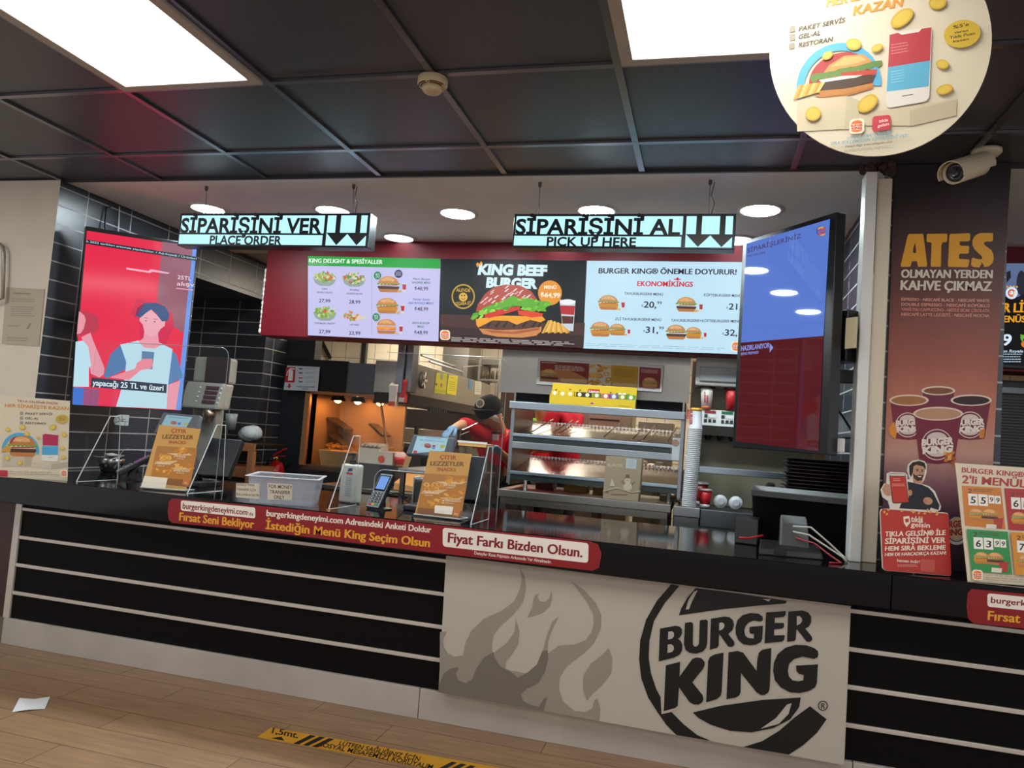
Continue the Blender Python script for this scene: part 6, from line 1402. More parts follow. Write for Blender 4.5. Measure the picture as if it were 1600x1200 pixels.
# base table with open shelf
bt = E('prep_table', (-.7, 5.1, 0), 'steel table carrying the heated shelf unit, open shelf below', 'table')
tx0, tx1 = at(777, 765, y=4.8).x, -.188
MB().box(tx0, tx1, 4.8, 5.5, ztab - .05, ztab, stl).build('table_top', bt, .004); MB().box(tx0 + .02, tx1 - .02, 4.82, 5.48, ztab - .095, ztab - .05, stl).build('apron', bt)
for x in (tx0 + .04, tx1 - .04):
    for y in (4.84, 5.46): MB().box(x - .022, x + .022, y - .022, y + .022, 0, ztab - .09, std).build('leg', bt)
MB().box(tx0 + .04, tx1 - .04, 4.84, 5.46, .66, .68, std).build('lower_shelf', bt)
for i in range(5):
    x = tx0 + .12 + i * .2; o = None
    for k in range(3):
        o = MB().obox((x + .085, 5.0 + random.uniform(-.02, .02), .692 + k * .026), (.09, .006 * k, 0), (0, .13, .0), (0, 0, .012), paint(['#6b4f34', '#7a5c40', '#8b7a62', '#a09686', '#756550'][i], .8)).build('paper_bag_stack', bevel=.004)
        tagged(o, '%s bundle of flat paper bags, %s of its pile on the open shelf' % (('first brown', 'second brown', 'third greyish', 'fourth pale', 'fifth brown')[i], ('lowest', 'middle', 'topmost')[k]), 'bags', 'flat paper bags under the shelf unit')
# paper carrier bag
Pg = ply(4.80); bgx0, bgx1 = at(942, 770, y=4.8).x, at(1000, 775, y=4.8).x; zt = zav([(945, 712), (1003, 716)], 4.8)
pg = E('paper_bag', ((bgx0 + bgx1) / 2, 4.85, ztab), 'brown paper carrier bag with snowman print and white ticket', 'paper bag')
kr = paint('#8f7f68', .8)
MB().hexa([(bgx0, 4.805, ztab), (bgx1 - .01, 4.805, ztab), (bgx1, 4.85, ztab), (bgx0, 4.85, ztab), (bgx0 + .004, 4.805, zt), (bgx1 - .002, 4.805, zt), (bgx1 + .008, 4.82, zt - .004), (bgx0 + .008, 4.82, zt)], kr).build('bag', pg, .002)
p = Pr(ply(4.805), cL, .001, .0005); wt_ = '#b0a48e'
p.text(wt_, 'BURGER', 882, 935, 1010, 942, 28, .03); p.poly('#a3aab0', [(1035, 868), (1122, 876), (1116, 956), (1030, 948)]); p.lines('#7f878e', 1050, 880, 1105, 940, 6, .05)
p.ell(wt_, 1048, 1100, 36, 32); p.ell(wt_, 1048, 1050, 24, 26); p.poly('#6a4a38', [(1025, 1022), (1072, 1026), (1071, 1030), (1022, 1027)]); p.poly('#6a4a38', [(1032, 998), (1060, 1000), (1062, 1026), (1030, 1024)]); p.ell('#5a4a3c', 1042, 1045, 3, 3); p.ell('#5a4a3c', 1054, 1046, 3, 3)
p.poly('#5a4a3c', [(1015, 1078), (995, 1050), (998, 1046), (1018, 1070)]); p.poly('#5a4a3c', [(1078, 1082), (1104, 1055), (1107, 1060), (1082, 1086)])
p.poly(wt_, [(900, 1090), (922, 1030), (942, 1092)]); p.rect('#5f5240', 868, 1120, 888, 1145); p.lines('#6a5e4c', 915, 1155, 1060, 1170, 1, .03, .4); p.poly('#a0947e', [(845, 1130), (960, 1100), (1080, 1140), (1150, 1130), (1150, 1140), (1080, 1150), (960, 1112), (845, 1140)])
p.build('print', pg)
# clipped ticket strip on the right of the shelf
tk = MB().box(at(1050, 700, y=4.83).x, at(1062, 700, y=4.83).x, 4.835, 4.838, z1f - .09, z1f + .05, paint('#a9aeb0', .5)); q = at(1055.5, 692, y=4.833); tk.lathe((q.x, 4.835, q.z), [(.001, 0), (.022, 0), (.022, .002), (.001, .002)], paint('#8a6a58', .6), 16, (0, -1, 0))
tagged(tk.build('ticket_strip'), 'grey ticket strip with round brown sticker at the right of the upper shelf', 'ticket')
# jars, small boxes on the table under the lower shelf
for i, (x, w, h, c_, l) in enumerate(((-1.13, .12, .04, '#6a1c20', 'dark red carton at the left'), (-.93, .16, .045, '#b08a3c', 'tan carton, second from the left'), (-.73, .16, .045, '#a88a50', 'light tan carton, third from the left'), (-.28, .14, .03, '#a89c86', 'grey carton at the right'))):
    tagged(MB().box(x, x + w, 5.15, 5.3, ztab, ztab + h, paint(c_, .6)).build('carton', bevel=.003), l + ' on the table under the lower shelf', 'carton', 'cartons under the lower shelf')

# ---- tall stack of paper cups
cs = Vector((at(1076, 792, y=4.78).x, 4.78, at(1076, 794, y=4.78).z)); hz = .0118
ct_z = at(1081, 633, y=4.78).z
NC = int((ct_z - cs.z - .135) / hz)
cwm = paint('#b9bcbe', .45); 
def cup_mesh(mt, band=None):
    b = MB().lathe((0, 0, 0), [(.0425, 0), (.0445, .001), (.0445, .006), (.0418, .0075), (.033, .128), (.032, .132), (.001, .132)], mt, 24)
    if band: b.lathe((0, 0, 0), [(.0345, .113), (.0336, .1325), (.001, .1327)], band, 24)
    return b.build('paper_cup', smooth=True, origin=(0, 0, 0))
c0_ = cup_mesh(cwm)
for i in range(NC):
    o = c0_ if i == 0 else (c0_.copy() if i < NC - 1 else cup_mesh(cwm, paint('#c8962a', .45)))
    if 0 < i < NC - 1: COL.objects.link(o)
    o.location = cs + Vector((.02 * i / NC * .6, 0, i * hz))
    tagged(o, 'white paper cup upside down in the tall cup stack by the drinks machine', 'cup', 'stacked white paper cups')
c0_['label'] = 'lowest white paper cup of the tall upside down stack by the drinks machine'
o['label'] = 'topmost paper cup of the tall stack, yellow band and red lettering'
CPp = ply(cs.y - .042); p = Pr(CPp, (1040, 560, 5), .0015, .0004); rq = '#a81e28'
def vtext(p, s, x, y0, y1, w, c, lean):
    gv, gf = glyphs(s, .04, 0.); a = min(g[0] for g in gv); W2 = max(g[0] for g in gv) - a
    p.raw(c, [(x - lean * (gx - a) / W2 + w * gy / CAPH, y0 + (y1 - y0) * (gx - a) / W2) for gx, gy in gv], gf)
vtext(p, 'BURGER', 192, 405, 520, 22, rq, 6); vtext(p, 'KING', 168, 402, 472, 20, rq, 3)
lo = p.build('lettering', o)
# ---- drinks machine and its steel cabinet
dc_ = E('drinks_cabinet', (.12, 5.0, 0), 'brushed steel cabinet below the drinks machine', 'cabinet')
zd = zav([(1100, 797), (1160, 808)], 4.75)
MB().box(-.15, .62, 4.75, 5.5, 0, zd - .09, steel('#7c8288', .34)).build('body', dc_, .003); MB().box(-.165, -.015, 4.73, 5.5, 0, zd - .04, steel('#8b8f92', .3)).build('pillar', dc_, .003); MB().box(-.17, -.01, 4.72, 5.5, zd - .04, zd + .02, steel('#a2a5a8', .3)).build('pillar_cap', dc_, .004)
MB().box(-.01, .62, 4.74, 5.5, zd - .09, zd + .015, steel('#70757a', .36)).build('front_rail', dc_, .004); dr_ = MB().box(.0, .6, 4.742, 4.748, zd - .3, zd - .12, steel('#70777c', .35)).build('door', dc_, .003); MB().lathe((.2, 4.742, zd - .2), [(.001, 0), (.008, 0), (.008, .004), (.001, .004)], steel('#d0d0cc', .2), 12, (0, -1, 0)).build('lock', dr_)
dm_ = E('drinks_machine', (.15, 5.2, zd), 'grey drinks machine with coloured brand keys and four black nozzles', 'drinks machine')
pg_ = paint('#8a8984', .4, .1); ph = paint('#a09e98', .45)
MB().box(-.115, .66, 5.12, 5.5, zd + .02, 1.88, paint('#79745f', .5)).build('back_panel', dm_)
zt0 = zav([(1085, 601), (1145, 606)], 4.92); MB().box(-.09, .66, 4.92, 5.3, zt0, 1.9, ph).build('head', dm_, .012)
MB().box(at(1093, 590, y=4.92).x, .3, 4.908, 4.92, zt0 + .03, zt0 + .12, paint('#7e8286', .3)).build('window', dm_, .004)
DP_ = Pl((0, 4.95, 1.45), (0, -1, .12)); cD = (1040, 560, 5)
zk1 = zav([(1095, 641), (1145, 645)], 4.95); zk0 = zav([(1093, 664), (1145, 668)], 4.95); zn = zav([(1095, 678), (1145, 683)], 4.95)
MB().hexa([(-.045, 4.935, zk0), (.66, 4.935, zk0), (.66, 5.15, zk0), (-.045, 5.15, zk0), (-.045, 4.97, zk1 + .01), (.66, 4.97, zk1 + .01), (.66, 5.15, zk1 + .01), (-.045, 5.15, zk1 + .01)], paint('#b6b8b6', .4)).build('key_panel', dm_, .004)
MB().hexa([(-.05, 5.0, zn), (.66, 5.0, zn), (.66, 5.15, zn), (-.05, 5.15, zn), (-.045, 4.945, zk0), (.66, 4.945, zk0), (.66, 5.15, zk0), (-.045, 5.15, zk0)], pg_).build('nozzle_rail', dm_)
kk_ = MB(); ks = (zk1 + .01 - zk0)
for i, c_ in enumerate(('#8f1f26', '#1f6a48', '#8f1f26', '#8f1f26')):
    x = -.02 + i * .105; f = lambda u: (4.935 + .035 * u - .004, zk0 + ks * u)
    for dx, w, u, h, cc2 in ((0, .07, .78, .16, c_), (0, .02, .5, .2, '#2c2e30'), (.03, .045, .5, .2, '#e0e0dc'), (0, .018, .2, .2, '#2c2e30'), (.027, .018, .2, .2, '#2c2e30'), (.054, .018, .2, .2, '#2c2e30')):
        yy, z_ = f(u); kk_.box(x + dx, x + dx + w, yy - .001, yy + .012, z_, z_ + ks * h, paint(cc2, .4))
kk_.build('key', dm_)
for i in range(4): x = .01 + i * .075; MB().lathe((x, 5.04, zn), [(.024, .005), (.022, -.01), (.013, -.03), (.001, -.03)], blk, 14).build('nozzle', dm_, smooth=True)
for i, (px, cc2) in enumerate(((1105, '#c2beb8'), (1144, '#b52028'))):
    q = at(px, 612, y=4.96); zz0 = zav([(px, 640)], 4.96); zz1 = zt0
    t = E('held_cup', (q.x, 4.98, zz0), ('white cup with orange band hanging under the left dispenser of the drinks machine', 'red cup hanging under the dispenser beside the order screen')[i], 'cup', 'cups in the dispensers')
    MB().lathe((q.x, 4.98, zz0), [(.001, 0), (.03, 0), (.042, zz1 - zz0), (.040, zz1 - zz0), (.001, .01)], paint(cc2, .45), 20).build('cup', t, smooth=True)
    if i == 0:
        MB().lathe((q.x, 4.98, zz0), [(.0305, .004), (.0325, .022), (.031, .022), (.0300, .004)], paint('#c0602a', .45), 20).build('band', t, smooth=True)
        p = Pr(ply(4.944), cD, .001, .0004); vtext(p, 'BURGER', 300, 258, 350, 15, rq, 0); vtext(p, 'KING', 320, 290, 352, 15, rq, 0); p.build('lettering', t)
    MB().lathe((q.x, 4.98, zz1), [(.05, -.012), (.052, 0), (.001, 0), (.001, -.012)], blk, 18).build('gripper', t)
# steel rail, drip grid, cups and lids
zr = zav([(1095, 730), (1190, 745)], 4.8); t = E('steel_rail_shelf', (.2, 4.85, zr), 'narrow steel rail across the front of the drinks machine', 'rail')
MB().box(-.05, .62, 4.80, 4.83, zr - .02, zr + .02, steel('#9aa6b0', .3)).build('bar', t, .003); MB().box(.60, .62, 4.80, 5.12, zr - .02, zr + .02, std).build('bracket', t); MB().box(-.05, -.03, 4.80, 5.12, zr - .02, zr + .02, std).build('bracket', t)
def drink_cup(px, y, mt, label, sc_=1., lid=True):
    b = Vector((at(px, 775, y=y).x, y, zd + .02)); t = E('drink_cup', b, label, 'cup')
    MB().lathe(b, [(.001, 0), (.027 * sc_, 0), (.038 * sc_, .1 * sc_), (.001, .1 * sc_)], mt, 20).build('cup', t, smooth=True)
    MB().lathe(b, [(.0275 * sc_, .0), (.0292 * sc_, .02 * sc_), (.028 * sc_, .02 * sc_), (.026 * sc_, 0)], paint('#c9c5c2', .4), 20).build('base_band', t, smooth=True)
    if lid: MB().lathe(b, [(.001, .098 * sc_), (.041 * sc_, .098 * sc_), (.041 * sc_, .105 * sc_), (.03 * sc_, .11 * sc_), (.001, .11 * sc_)], paint('#9a8f90', .35), 20).build('lid', t, smooth=True)
drink_cup(1102, 4.82, paint('#b3161e', .4), 'red drink cup with white base standing in front of the drinks machine', 1.05)
drink_cup(1093, 4.98, paint('#8a121a', .4), 'taller red cup half hidden behind the cup stack', 1.35)
for px, l in ((1127, 'left of two white cup lids leaning on edge by the drinks machine'), (1151, 'right of two white cup lids leaning on edge by the drinks machine')):
    q = at(px, 770, y=4.85); c_ = Vector((q.x, 4.85, zd + .02 + .042))
    o = MB().lathe(c_, [(.001, 0), (.03, 0), (.034, .004), (.041, .006), (.042, .02), (.038, .03), (.001, .03)], paint('#bfc3c6', .35), 26, Vector((-.15, -1, .12))).lathe(c_ + Vector((0, -.031, .004)), [(.018, 0), (.022, 0), (.022, .004), (.018, .004)], paint('#a8acb0', .4), 22, Vector((-.15, -1, .12))).build('cup_lid', smooth=True)
    tagged(o, l, 'lid', 'cup lids')
o = MB().hexa([(.30, 5.0, zd + .02), (.48, 5.0, zd + .02), (.48, 5.08, zd + .02), (.30, 5.08, zd + .02), (.39, 5.0, zd + .2), (.43, 5.0, zd + .2), (.43, 5.05, zd + .2), (.39, 5.05, zd + .2)], paint('#1a1214', .7)).build('folded_cloth', bevel=.01); tagged(o, 'dark folded cloth behind the order till', 'cloth')
# ---- far kitchen things seen through the shelves
ov = E('broiler', (-.93, 7.2, 0), 'steel broiler cabinet seen between the shelves', 'broiler')
MB().box(-1.18, -.69, 7.15, 7.6, 0, 1.75, steel('#a09484', .35)).build('cabinet', ov, .005); dr_ = MB().box(-1.1, -.78, 7.13, 7.15, 1.40, 1.62, steel('#b0a494', .3)).build('door', ov, .004); MB().box(-1.08, -.80, 7.115, 7.13, 1.50, 1.515, blk).build('handle', dr_)
o = MB().box(-.62, -.30, 7.1, 7.4, 0, 1.52, steel('#7c7a70', .4)).build('holding_cabinet', bevel=.006); tagged(o, 'grey holding cabinet right of the broiler, seen between the shelves', 'cabinet')
o = MB().box(-.2, .05, 7.1, 7.4, 1.1, 1.52, paint('#c4baa0', .6)).build('cardboard_box', bevel=.004); tagged(o, 'cream box behind the right end of the upper shelf', 'box')
o = MB().box(-.25, .12, 7.0, 7.5, 0, 1.1, std).build('steel_bench', bevel=.004); tagged(o, 'steel bench carrying the cream box behind the shelves', 'bench')
o = E('assembly_table', (-1.2, 6.65, 0), 'low steel assembly table behind the shelf unit', 'table'); MB().box(-.95, -.35, 6.5, 6.9, .98, 1.02, stl).build('table_top', o, .004)
for x in (-.9, -.4):
    for y in (6.53, 6.87): MB().box(x - .02, x + .02, y - .02, y + .02, 0, .98, std).build('leg', o)
for i in range(4):
    o = MB().box(-.62 + i * .07, -.565 + i * .07, 6.6, 6.8, 1.02, 1.14 + .02 * (i % 2), paint(['#c8c0ac', '#8a8272', '#d0c8b8', '#6a6458'][i], .6)).build('sauce_tub', bevel=.004); tagged(o, '%s sauce tub on the assembly table, %s from the left' % (('cream', 'brown grey', 'white', 'dark')[i], ('first', 'second', 'third', 'fourth')[i]), 'tub', 'tubs on the assembly table')
pw = MB().box(.72, 1.2, 5.6, 5.66, 0, 2.3, paint('#b0a48c', .6)).build('partition_panel'); tagged(pw, 'beige partition behind the tray stack', 'partition')
for px in (1172, 1192):
    q = at(px, 720, y=5.58); o = MB().box(q.x - .014, q.x + .014, 5.56, 5.60, 0, 2.2, paint('#5a4f42', .5)).build('partition_post'); tagged(o, 'brown upright post behind the drinks corner, %s of two' % ('left' if px < 1180 else 'right'), 'post')
# ---- second bay behind the coffee pillar: dark display fridge
fg = E('display_fridge', (1.9, 5.2, 0), 'black display fridge with barred door right of the coffee pillar', 'fridge')
MB().box(1.45, 2.4, 5.0, 5.6, 0, 1.84, paint('#151518', .4)).build('cabinet', fg, .006); MB().box(1.46, 1.53, 4.975, 5.0, .9, 1.80, steel('#6a7076', .35)).build('door_frame', fg, .003); MB().box(1.46, 2.3, 4.975, 5.0, 1.76, 1.80, steel('#6a7076', .35)).build('door_frame', fg, .003); MB().box(1.56, 1.585, 4.965, 4.99, .9, 1.74, paint('#8a6a30', .4)).build('handle', fg)
gr = MB()
for i in range(48): gr.box(1.6, 2.3, 4.985, 4.992, .92 + i * .0172, .927 + i * .0172, paint('#4c4f50', .4))
gr.build('grille', fg)
o = MB().box(1.185, 4.2, 4.3, 4.78, .886, 1.0, blk).build('back_bar') if False else None
gls = MB().lathe((1.30, 4.0, CT), [(.001, 0), (.03, 0), (.04, .1), (.04, .14), (.001, .14)], frosted('glass_jar', '#9aa6b0', .5, .15), 18).build('glass_jar', smooth=True); tagged(gls, 'clear glass jar on the worktop half hidden by the menu price card', 'jar')
# ---------------------------------------------------------------- people
def skin(name, nodes, edges, m, parent, sub=2, root=0, origin=None):
    keys = list(nodes); org = wloc(parent) if parent else Vector(origin)
    me = bpy.data.meshes.new(name); me.from_pydata([Vector(nodes[k][0]) - org for k in keys], [(keys.index(a), keys.index(b)) for a, b in edges], [])
    me.materials.append(m); ob = bpy.data.objects.new(name, me); COL.objects.link(ob)
    if parent: ob.parent = parent
    else: ob.location = org
    ob.modifiers.new('skin', 'SKIN')
    if not me.skin_vertices: me.attributes.new('skin', 'FLOAT', 'POINT')
    sv = me.skin_vertices[0].data
    for i, k in enumerate(keys):
        r = nodes[k][1]; sv[i].radius = r if isinstance(r, tuple) else (r, r); sv[i].use_root = (i == root)
    s = ob.modifiers.new('sub', 'SUBSURF'); s.levels = sub; s.render_levels = sub
    for md in ob.modifiers: 
        if md.type == 'SKIN': md.use_smooth_shade = True
    return ob
def V(*a): return Vector(a)
def lerp(a, b, t): return a + (b - a) * t
def person(J, label, shirt, trous, skinc, glove, fwd, apron=False, cap=True, sleeve=.3):
    """J: joint positions in the room"""
    f = Vector(fwd).normalized(); side = f.cross(Vector((0, 0, 1))).normalized()    # side: the figure's right
    N = {}; Ed = []
    def n(k, p, r, to=None):
        N[k] = (p, r)
        if to: Ed.append((to, k))
    n('pelvis', J['pelvis'], .105); n('waist', lerp(J['pelvis'], J['chest'], .45), .10, 'pelvis'); n('chest', J['chest'], .115, 'waist')
    n('neck0', lerp(J['chest'], J['neck'], .75), .065, 'chest'); n('neck', J['neck'], .052, 'neck0')
    h = J['head']; upv = (h - J['neck']).normalized()
    n('jaw', lerp(J['neck'], h, .45) + f * .02, .062, 'neck'); n('skull', h, .088, 'jaw'); n('crown', h + upv * .06, .07, 'skull')
    for s_, S_ in (('R', 1), ('L', -1)):
        n('sh' + s_, J['sh' + s_], .056, 'chest'); n('ua' + s_, lerp(J['sh' + s_], J['el' + s_], .5), .047, 'sh' + s_); n('el' + s_, J['el' + s_], .04, 'ua' + s_)
        n('fa' + s_, lerp(J['el' + s_], J['wr' + s_], .4), .038, 'el' + s_); n('wr' + s_, J['wr' + s_], .026, 'fa' + s_)
        n('hip' + s_, J['pelvis'] + side * .09 * S_ - V(0, 0, .05), .09, 'pelvis'); kn = J['pelvis'] + side * .1 * S_ + f * .04 - V(0, 0, J['pelvis'].z - .48)
        n('th' + s_, lerp(N['hip' + s_][0], kn, .5), .075, 'hip' + s_); n('kn' + s_, kn, .058, 'th' + s_)
        an = V(kn.x, kn.y, .085) - f * .05; n('ca' + s_, lerp(kn, an, .4) - f * .015, .055, 'kn' + s_); n('an' + s_, an, .038, 'ca' + s_); n('toe' + s_, V(an.x, an.y, .045) + f * .15, .034, 'an' + s_)
    hp = {}
    for s_, S_ in (('R', 1), ('L', -1)):
        w = J['wr' + s_]; d = (J['ha' + s_] - w).normalized(); pn = (V(0, 0, -1) - d * d.dot(V(0, 0, -1))).normalized(); lt = d.cross(pn).normalized() * S_
        n('palm' + s_, w + d * .045, (.03, .018), 'wr' + s_)
        for i in range(4):
            b = w + d * .085 + lt * (.027 - .018 * i); L = (.036, .042, .039, .03)[i]
            n('f%da%s' % (i, s_), b, .0095, 'palm' + s_); n('f%db%s' % (i, s_), b + d * L + pn * .012, .009, 'f%da%s' % (i, s_)); n('f%dc%s' % (i, s_), b + d * L * 1.35 + pn * (.03 + .004 * i), .008, 'f%db%s' % (i, s_))
        tb = w + d * .035 + lt * .03; n('t0' + s_, tb, .012, 'palm' + s_); n('t1' + s_, tb + d * .03 + lt * .02 + pn * .012, .0105, 't0' + s_); n('t2' + s_, tb + d * .055 + lt * .018 + pn * .03, .009, 't1' + s_)
    n('nose', h - upv * .012 + f * .093, .012, 'skull')
    for s_, S_ in (('R', 1), ('L', -1)): n('ear' + s_, h - upv * .012 + side * .084 * S_ - f * .01, .016, 'skull')
    base = V(J['pelvis'].x, J['pelvis'].y, 0)
    body = skin('person', N, Ed, paint(skinc, .55, 0, .3), None, 2, 0, base)
    tagged(body, label, 'person')
    # eyes, brows
    e = MB()
    for S_ in (1, -1):
        c = h + f * .082 + side * .031 * S_ + upv * .006; e.ball(c, (.012, .008, .008), paint('#d8d0c8', .3), 10, 6); e.ball(c + f * .006, .005, paint('#1a120e', .2), 8, 6); e.obox(c + upv * .02 + f * .004, side * .017, f * .003, upv * .003, paint('#1c1410', .8))
    e.build('eyes', body)
    hr_ = MB(); hr_.ball(h - f * .018 + upv * .022, (.09, .094, .085), paint('#15100d', .8), 16, 10); hr_.build('hair', body, smooth=True)
    # shirt
    sh = {}; se = []
    def q(k, p, r, to=None):
        sh[k] = (p, r)
        if to: se.append((to, k))
    q('hem', J['pelvis'] + V(0, 0, .0), .135); q('waist', N['waist'][0], .13, 'hem'); q('chest', J['chest'], .142, 'waist'); q('collar0', lerp(J['chest'], J['neck'], .7), .085, 'chest'); q('collar', lerp(J['chest'], J['neck'], .93), .06, 'collar0')
    for s_ in 'RL':
        q('sh' + s_, J['sh' + s_], .073, 'chest'); q('ua' + s_, lerp(J['sh' + s_], J['el' + s_], .5), .064, 'sh' + s_); q('el' + s_, J['el' + s_], .054, 'ua' + s_); q('cuff' + s_, lerp(J['el' + s_], J['wr' + s_], sleeve), .05, 'el' + s_)
    skin('shirt', sh, se, paint(shirt, .75, 0, .2, .12, 30), body)
    tr_ = {}; te = []
    tr_['belt'] = (J['pelvis'] + V(0, 0, .02), .118)
    for s_ in 'RL':
        tr_['hip' + s_] = (N['hip' + s_][0], .1); te.append(('belt', 'hip' + s_)); tr_['th' + s_] = (N['th' + s_][0], .086); te.append(('hip' + s_, 'th' + s_)); tr_['kn' + s_] = (N['kn' + s_][0], .07); te.append(('th' + s_, 'kn' + s_)); tr_['an' + s_] = (N['an' + s_][0] + V(0, 0, .03), .055); te.append(('kn' + s_, 'an' + s_))
    skin('trousers', tr_, te, paint(trous, .8), body)
    for s_ in 'RL':
        a = N['an' + s_][0]; MB().obox(V(a.x, a.y, .04) + f * .06, side * .048, f * .14, V(0, 0, .04), paint('#141414', .5)).build('shoe', body, .03, segs=4)
    if glove:
        for s_, S_ in (('R', 1), ('L', -1)):
            ks = [k for k in N if k.endswith(s_) and (k[0] in 'ft' and k[1].isdigit() or k.startswith('palm') or k.startswith('wr'))]
            gn = {}
            for k in ks:
                r = N[k][1]; gn[k] = (N[k][0], (r[0] + .005, r[1] + .005) if isinstance(r, tuple) else r + (.010 if k.startswith('wr') else .0025))
            ge = [(a, b) for a, b in Ed if a in gn and b in gn]
            skin('glove', gn, ge, paint(glove, .45, 0, .4), body, 2, list(gn).index('wr' + s_))
    return body, f, side, upv
# worker in the black cap
hd_ = at(768, 647, y=5.50)
J = dict(pelvis=at(781, 748, y=5.78), chest=at(775, 698, y=5.68), neck=at(781, 668, y=5.58), head=hd_, shR=at(752, 676, y=5.50), shL=at(799, 682, y=5.68), elR=at(726, 662, y=5.28), wrR=at(711.5, 667, y=5.13), haR=at(702, 674, y=5.08), elL=at(801, 726, y=5.56), wrL=at(781, 706, y=5.34), haL=at(772, 698, y=5.27))
body, f, side, upv = person(J, 'person in black cap, white mask, red shirt and blue gloves reaching over the work table', '#b01028', '#101012', '#a87452', '#5c7c98', (-.42, -.90, .0), sleeve=.28)
ck = paint('#070808', .85, 0, .2); cup_ = upv
cp_ = MB(); cc_ = hd_ + upv * .042
prof = [(.108, -.005), (.11, .02), (.104, .055), (.085, .085), (.05, .104), (.012, .111), (.001, .111)]
cp_.lathe(cc_ - f * .008, prof, ck, 28, upv); cp_.build('cap', body, smooth=True)
bm = MB(); o_ = []
for k in range(13):
    a = math.radians(-68 + 136 * k / 12); o_.append((f * math.cos(a) * .165 + side * math.sin(a) * .112) - upv * (.025 * math.cos(a)))
i_ = [(f * math.cos(math.radians(-68 + 136 * k / 12)) * .098 + side * math.sin(math.radians(-68 + 136 * k / 12)) * .104) for k in range(13)]
b_ = hd_ + upv * .042
for k in range(12): bm.hexa([b_ + i_[k], b_ + o_[k], b_ + o_[k + 1], b_ + i_[k + 1], b_ + i_[k] + upv * .006, b_ + o_[k] + upv * .006, b_ + o_[k + 1] + upv * .006, b_ + i_[k + 1] + upv * .006], ck)
bm.build('cap_brim', body)
bd = MB(); nb = (f * .95 + side * -.3 + upv * .12).normalized(); cb0_ = cc_ + nb * .101 + upv * .045
bd.lathe(cb0_, [(.001, 0), (.034, 0), (.034, .005), (.001, .005)], paint('#c9c5b8', .5), 20, nb); bd.lathe(cb0_, [(.02, .0055), (.025, .0055), (.025, .007), (.02, .007)], paint('#6a6a60', .5), 20, nb); bd.build('cap_badge', body)
mk = MB(); mc_ = hd_ - upv * .042 + f * .02
mv = []; mf = []; nu, nv = 12, 7
for j in range(nv + 1):
    for i in range(nu + 1):
        a = math.radians(-75 + 150 * i / nu); v_ = j / nv; r = .084 - .018 * v_ + .012 * math.sin(math.pi * v_)
        mv.append(mc_ + f * math.cos(a) * r + side * math.sin(a) * (r - .002) + upv * (.036 - .088 * v_ - .006 * math.sin(v_ * 18.8)))
for j in range(nv):
    for i in range(nu): k = j * (nu + 1) + i; mf.append((k, k + 1, k + nu + 2, k + nu + 1))
mk.add(mv, mf, paint('#efebe4', .7))
for S_ in (1, -1):
    mk.tube([mc_ + side * .083 * S_ + f * .022 + upv * .03, hd_ + side * .093 * S_ - f * .01 + upv * .01], .0025, paint('#d8d4cc', .6), 6); mk.tube([mc_ + side * .066 * S_ + f * .02 - upv * .04, hd_ + side * .092 * S_ - f * .01 - upv * .02], .0025, paint('#d8d4cc', .6), 6)
mk.build('face_mask', body, smooth=True)
# brown apron bib with strap and name tag
ch, pv = J['chest'], J['pelvis']; dn = (pv - ch).normalized(); av = []; af = []
for j in range(9):
    for i in range(9):
        a = math.radians(-52 + 104 * i / 8); t_ = -.42 + 2.2 * j / 8; w = .155 if j > 3 else .10
        av.append(lerp(ch, pv, t_) + f * math.cos(a) * .162 + side * math.sin(a) * w)
for j in range(8):
    for i in range(8): k = j * 9 + i; af.append((k, k + 1, k + 10, k + 9))
ap = MB().add(av, af, paint('#4a2c24', .8)); 
for S_ in (1, -1): ap.tube([lerp(ch, pv, -.42) + f * .12 + side * .075 * S_, lerp(ch, J['neck'], .78) + f * .07 + side * .075 * S_], .009, paint('#2a1a18', .8), 6)
ap.build('apron', body, smooth=True)
g0 = lerp(ch, pv, -.25) + f * .172; MB().lathe(g0, [(.001, 0), (.022, 0), (.022, .003), (.001, .003)], paint('#7a3a2c', .6), 16, f).build('apron_badge', body)
tg = lerp(ch, pv, -.3) + f * .125 - side * .115; MB().obox(tg, side * .03, f * .002, V(0, 0, .022), paint('#c8c4c0', .5)).build('name_tag', body)
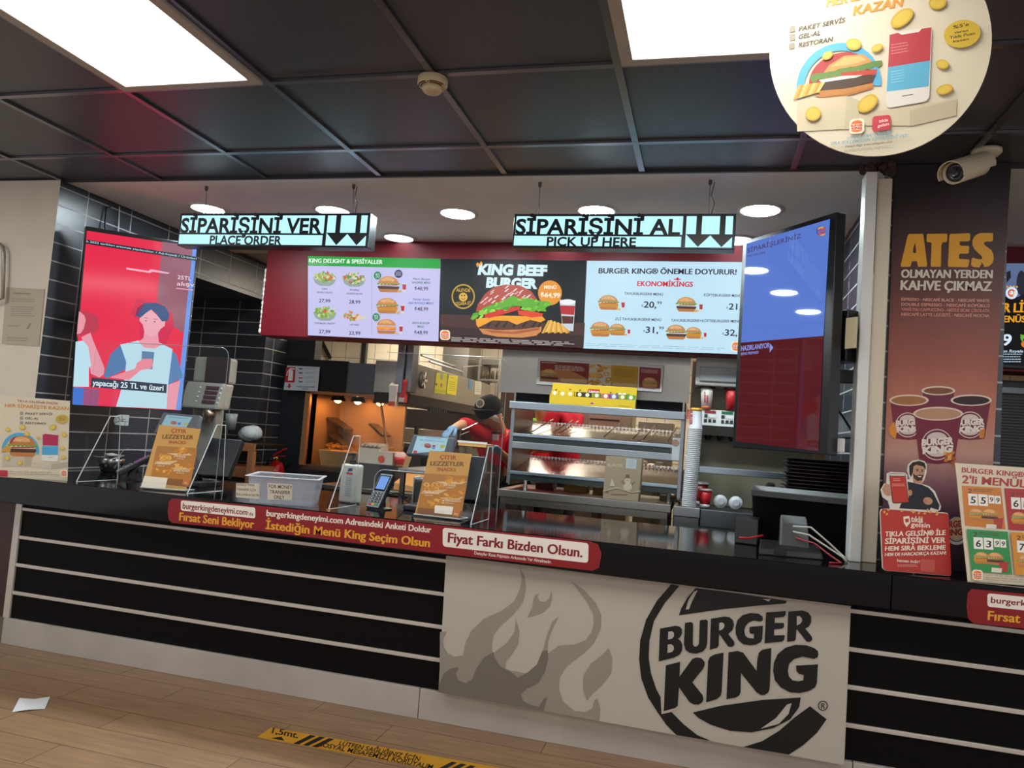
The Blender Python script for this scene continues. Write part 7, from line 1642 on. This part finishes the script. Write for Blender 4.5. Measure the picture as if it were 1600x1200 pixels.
# two workers behind the shelf unit
def worker(x, y, label, shirt, fwd, skinc, sc_=1.):
    f = Vector(fwd).normalized(); s_ = f.cross(V(0, 0, 1)).normalized(); b = V(x, y, 0)
    J = dict(pelvis=V(0, 0, .93), chest=V(0, 0, 1.24) + f * .02, neck=V(0, 0, 1.45) + f * .03, head=V(0, 0, 1.60) + f * .07)
    for k, S_ in (('R', 1), ('L', -1)):
        J['sh' + k] = s_ * .19 * S_ + V(0, 0, 1.37) + f * .02; J['el' + k] = s_ * .25 * S_ + V(0, 0, 1.12) + f * .06; J['wr' + k] = s_ * .16 * S_ + V(0, 0, 1.08) + f * .28; J['ha' + k] = s_ * .13 * S_ + V(0, 0, 1.07) + f * .37
    J = {k: b + p_ * sc_ for k, p_ in J.items()}
    return person(J, label, shirt, '#141416', skinc, None, fwd)
worker(-1.10, 6.05, 'person in a dark red top working behind the heated shelf unit, turned to the left', '#a00f26', (-.96, .28, 0), '#a87452', 1.1)
bd3 = worker(-1.47, 6.6, 'person in red top with lime green collar, far behind the heated shelf unit', '#b01028', (.75, -.6, 0), '#b8805c', .98)
nk = V(-1.47, 6.6, 1.41); MB().lathe(nk, [(.062, 0), (.075, .0), (.07, .05), (.06, .055)], paint('#7fc81e', .6), 18).build('collar', bd3[0], smooth=True)
# ---------------------------------------------------------------- pieces of parts go one level deeper
SUB = {'faceplate': 'body', 'screen_bezel': 'body', 'screen': 'body', 'keypad': 'body', 'display': ('bezel', 'customer_display'), 'lens': 'housing', 'sunshield': 'housing',
       'handle': ('valve', 'cabinet'), 'button': 'control_head', 'key': 'key_panel', 'nozzle': 'nozzle_rail', 'fan_blade': 'gauge', 'heat_lamp': 'canopy', 'cap_brim': 'cap', 'cap_badge': 'cap',
       'apron_badge': 'apron', 'vent_slot': 'sensor_head', 'label': ('tray', 'body'), 'band': 'cup', 'base_band': 'cup',
       'lid': 'cup', 'paper_tag': 'bezel', 'serial_sticker': 'bezel', 'header_print': 'header_card', 'front_print': 'tray', 'slotted_edge': 'channel',
       'polished_edge': 'pane', 'slot_edge': 'pane', 'name_tag': 'shirt', 'ticket_rail': 'shelf_lip', 'grease_filter': 'lower_panel', 'kitchen_lamp': 'frame'}
stem = lambda o: o.name.split('.')[0]
for root in [o for o in COL.objects if o.parent is None and o.children]:
    kids = list(root.children)
    for k in kids:
        want = SUB.get(stem(k))
        if not want or k.children: continue
        want = (want,) if isinstance(want, str) else want
        host = [h for h in kids if h is not k and stem(h) in want and h.location.length < 1e-6]
        if host: k.parent = host[0]
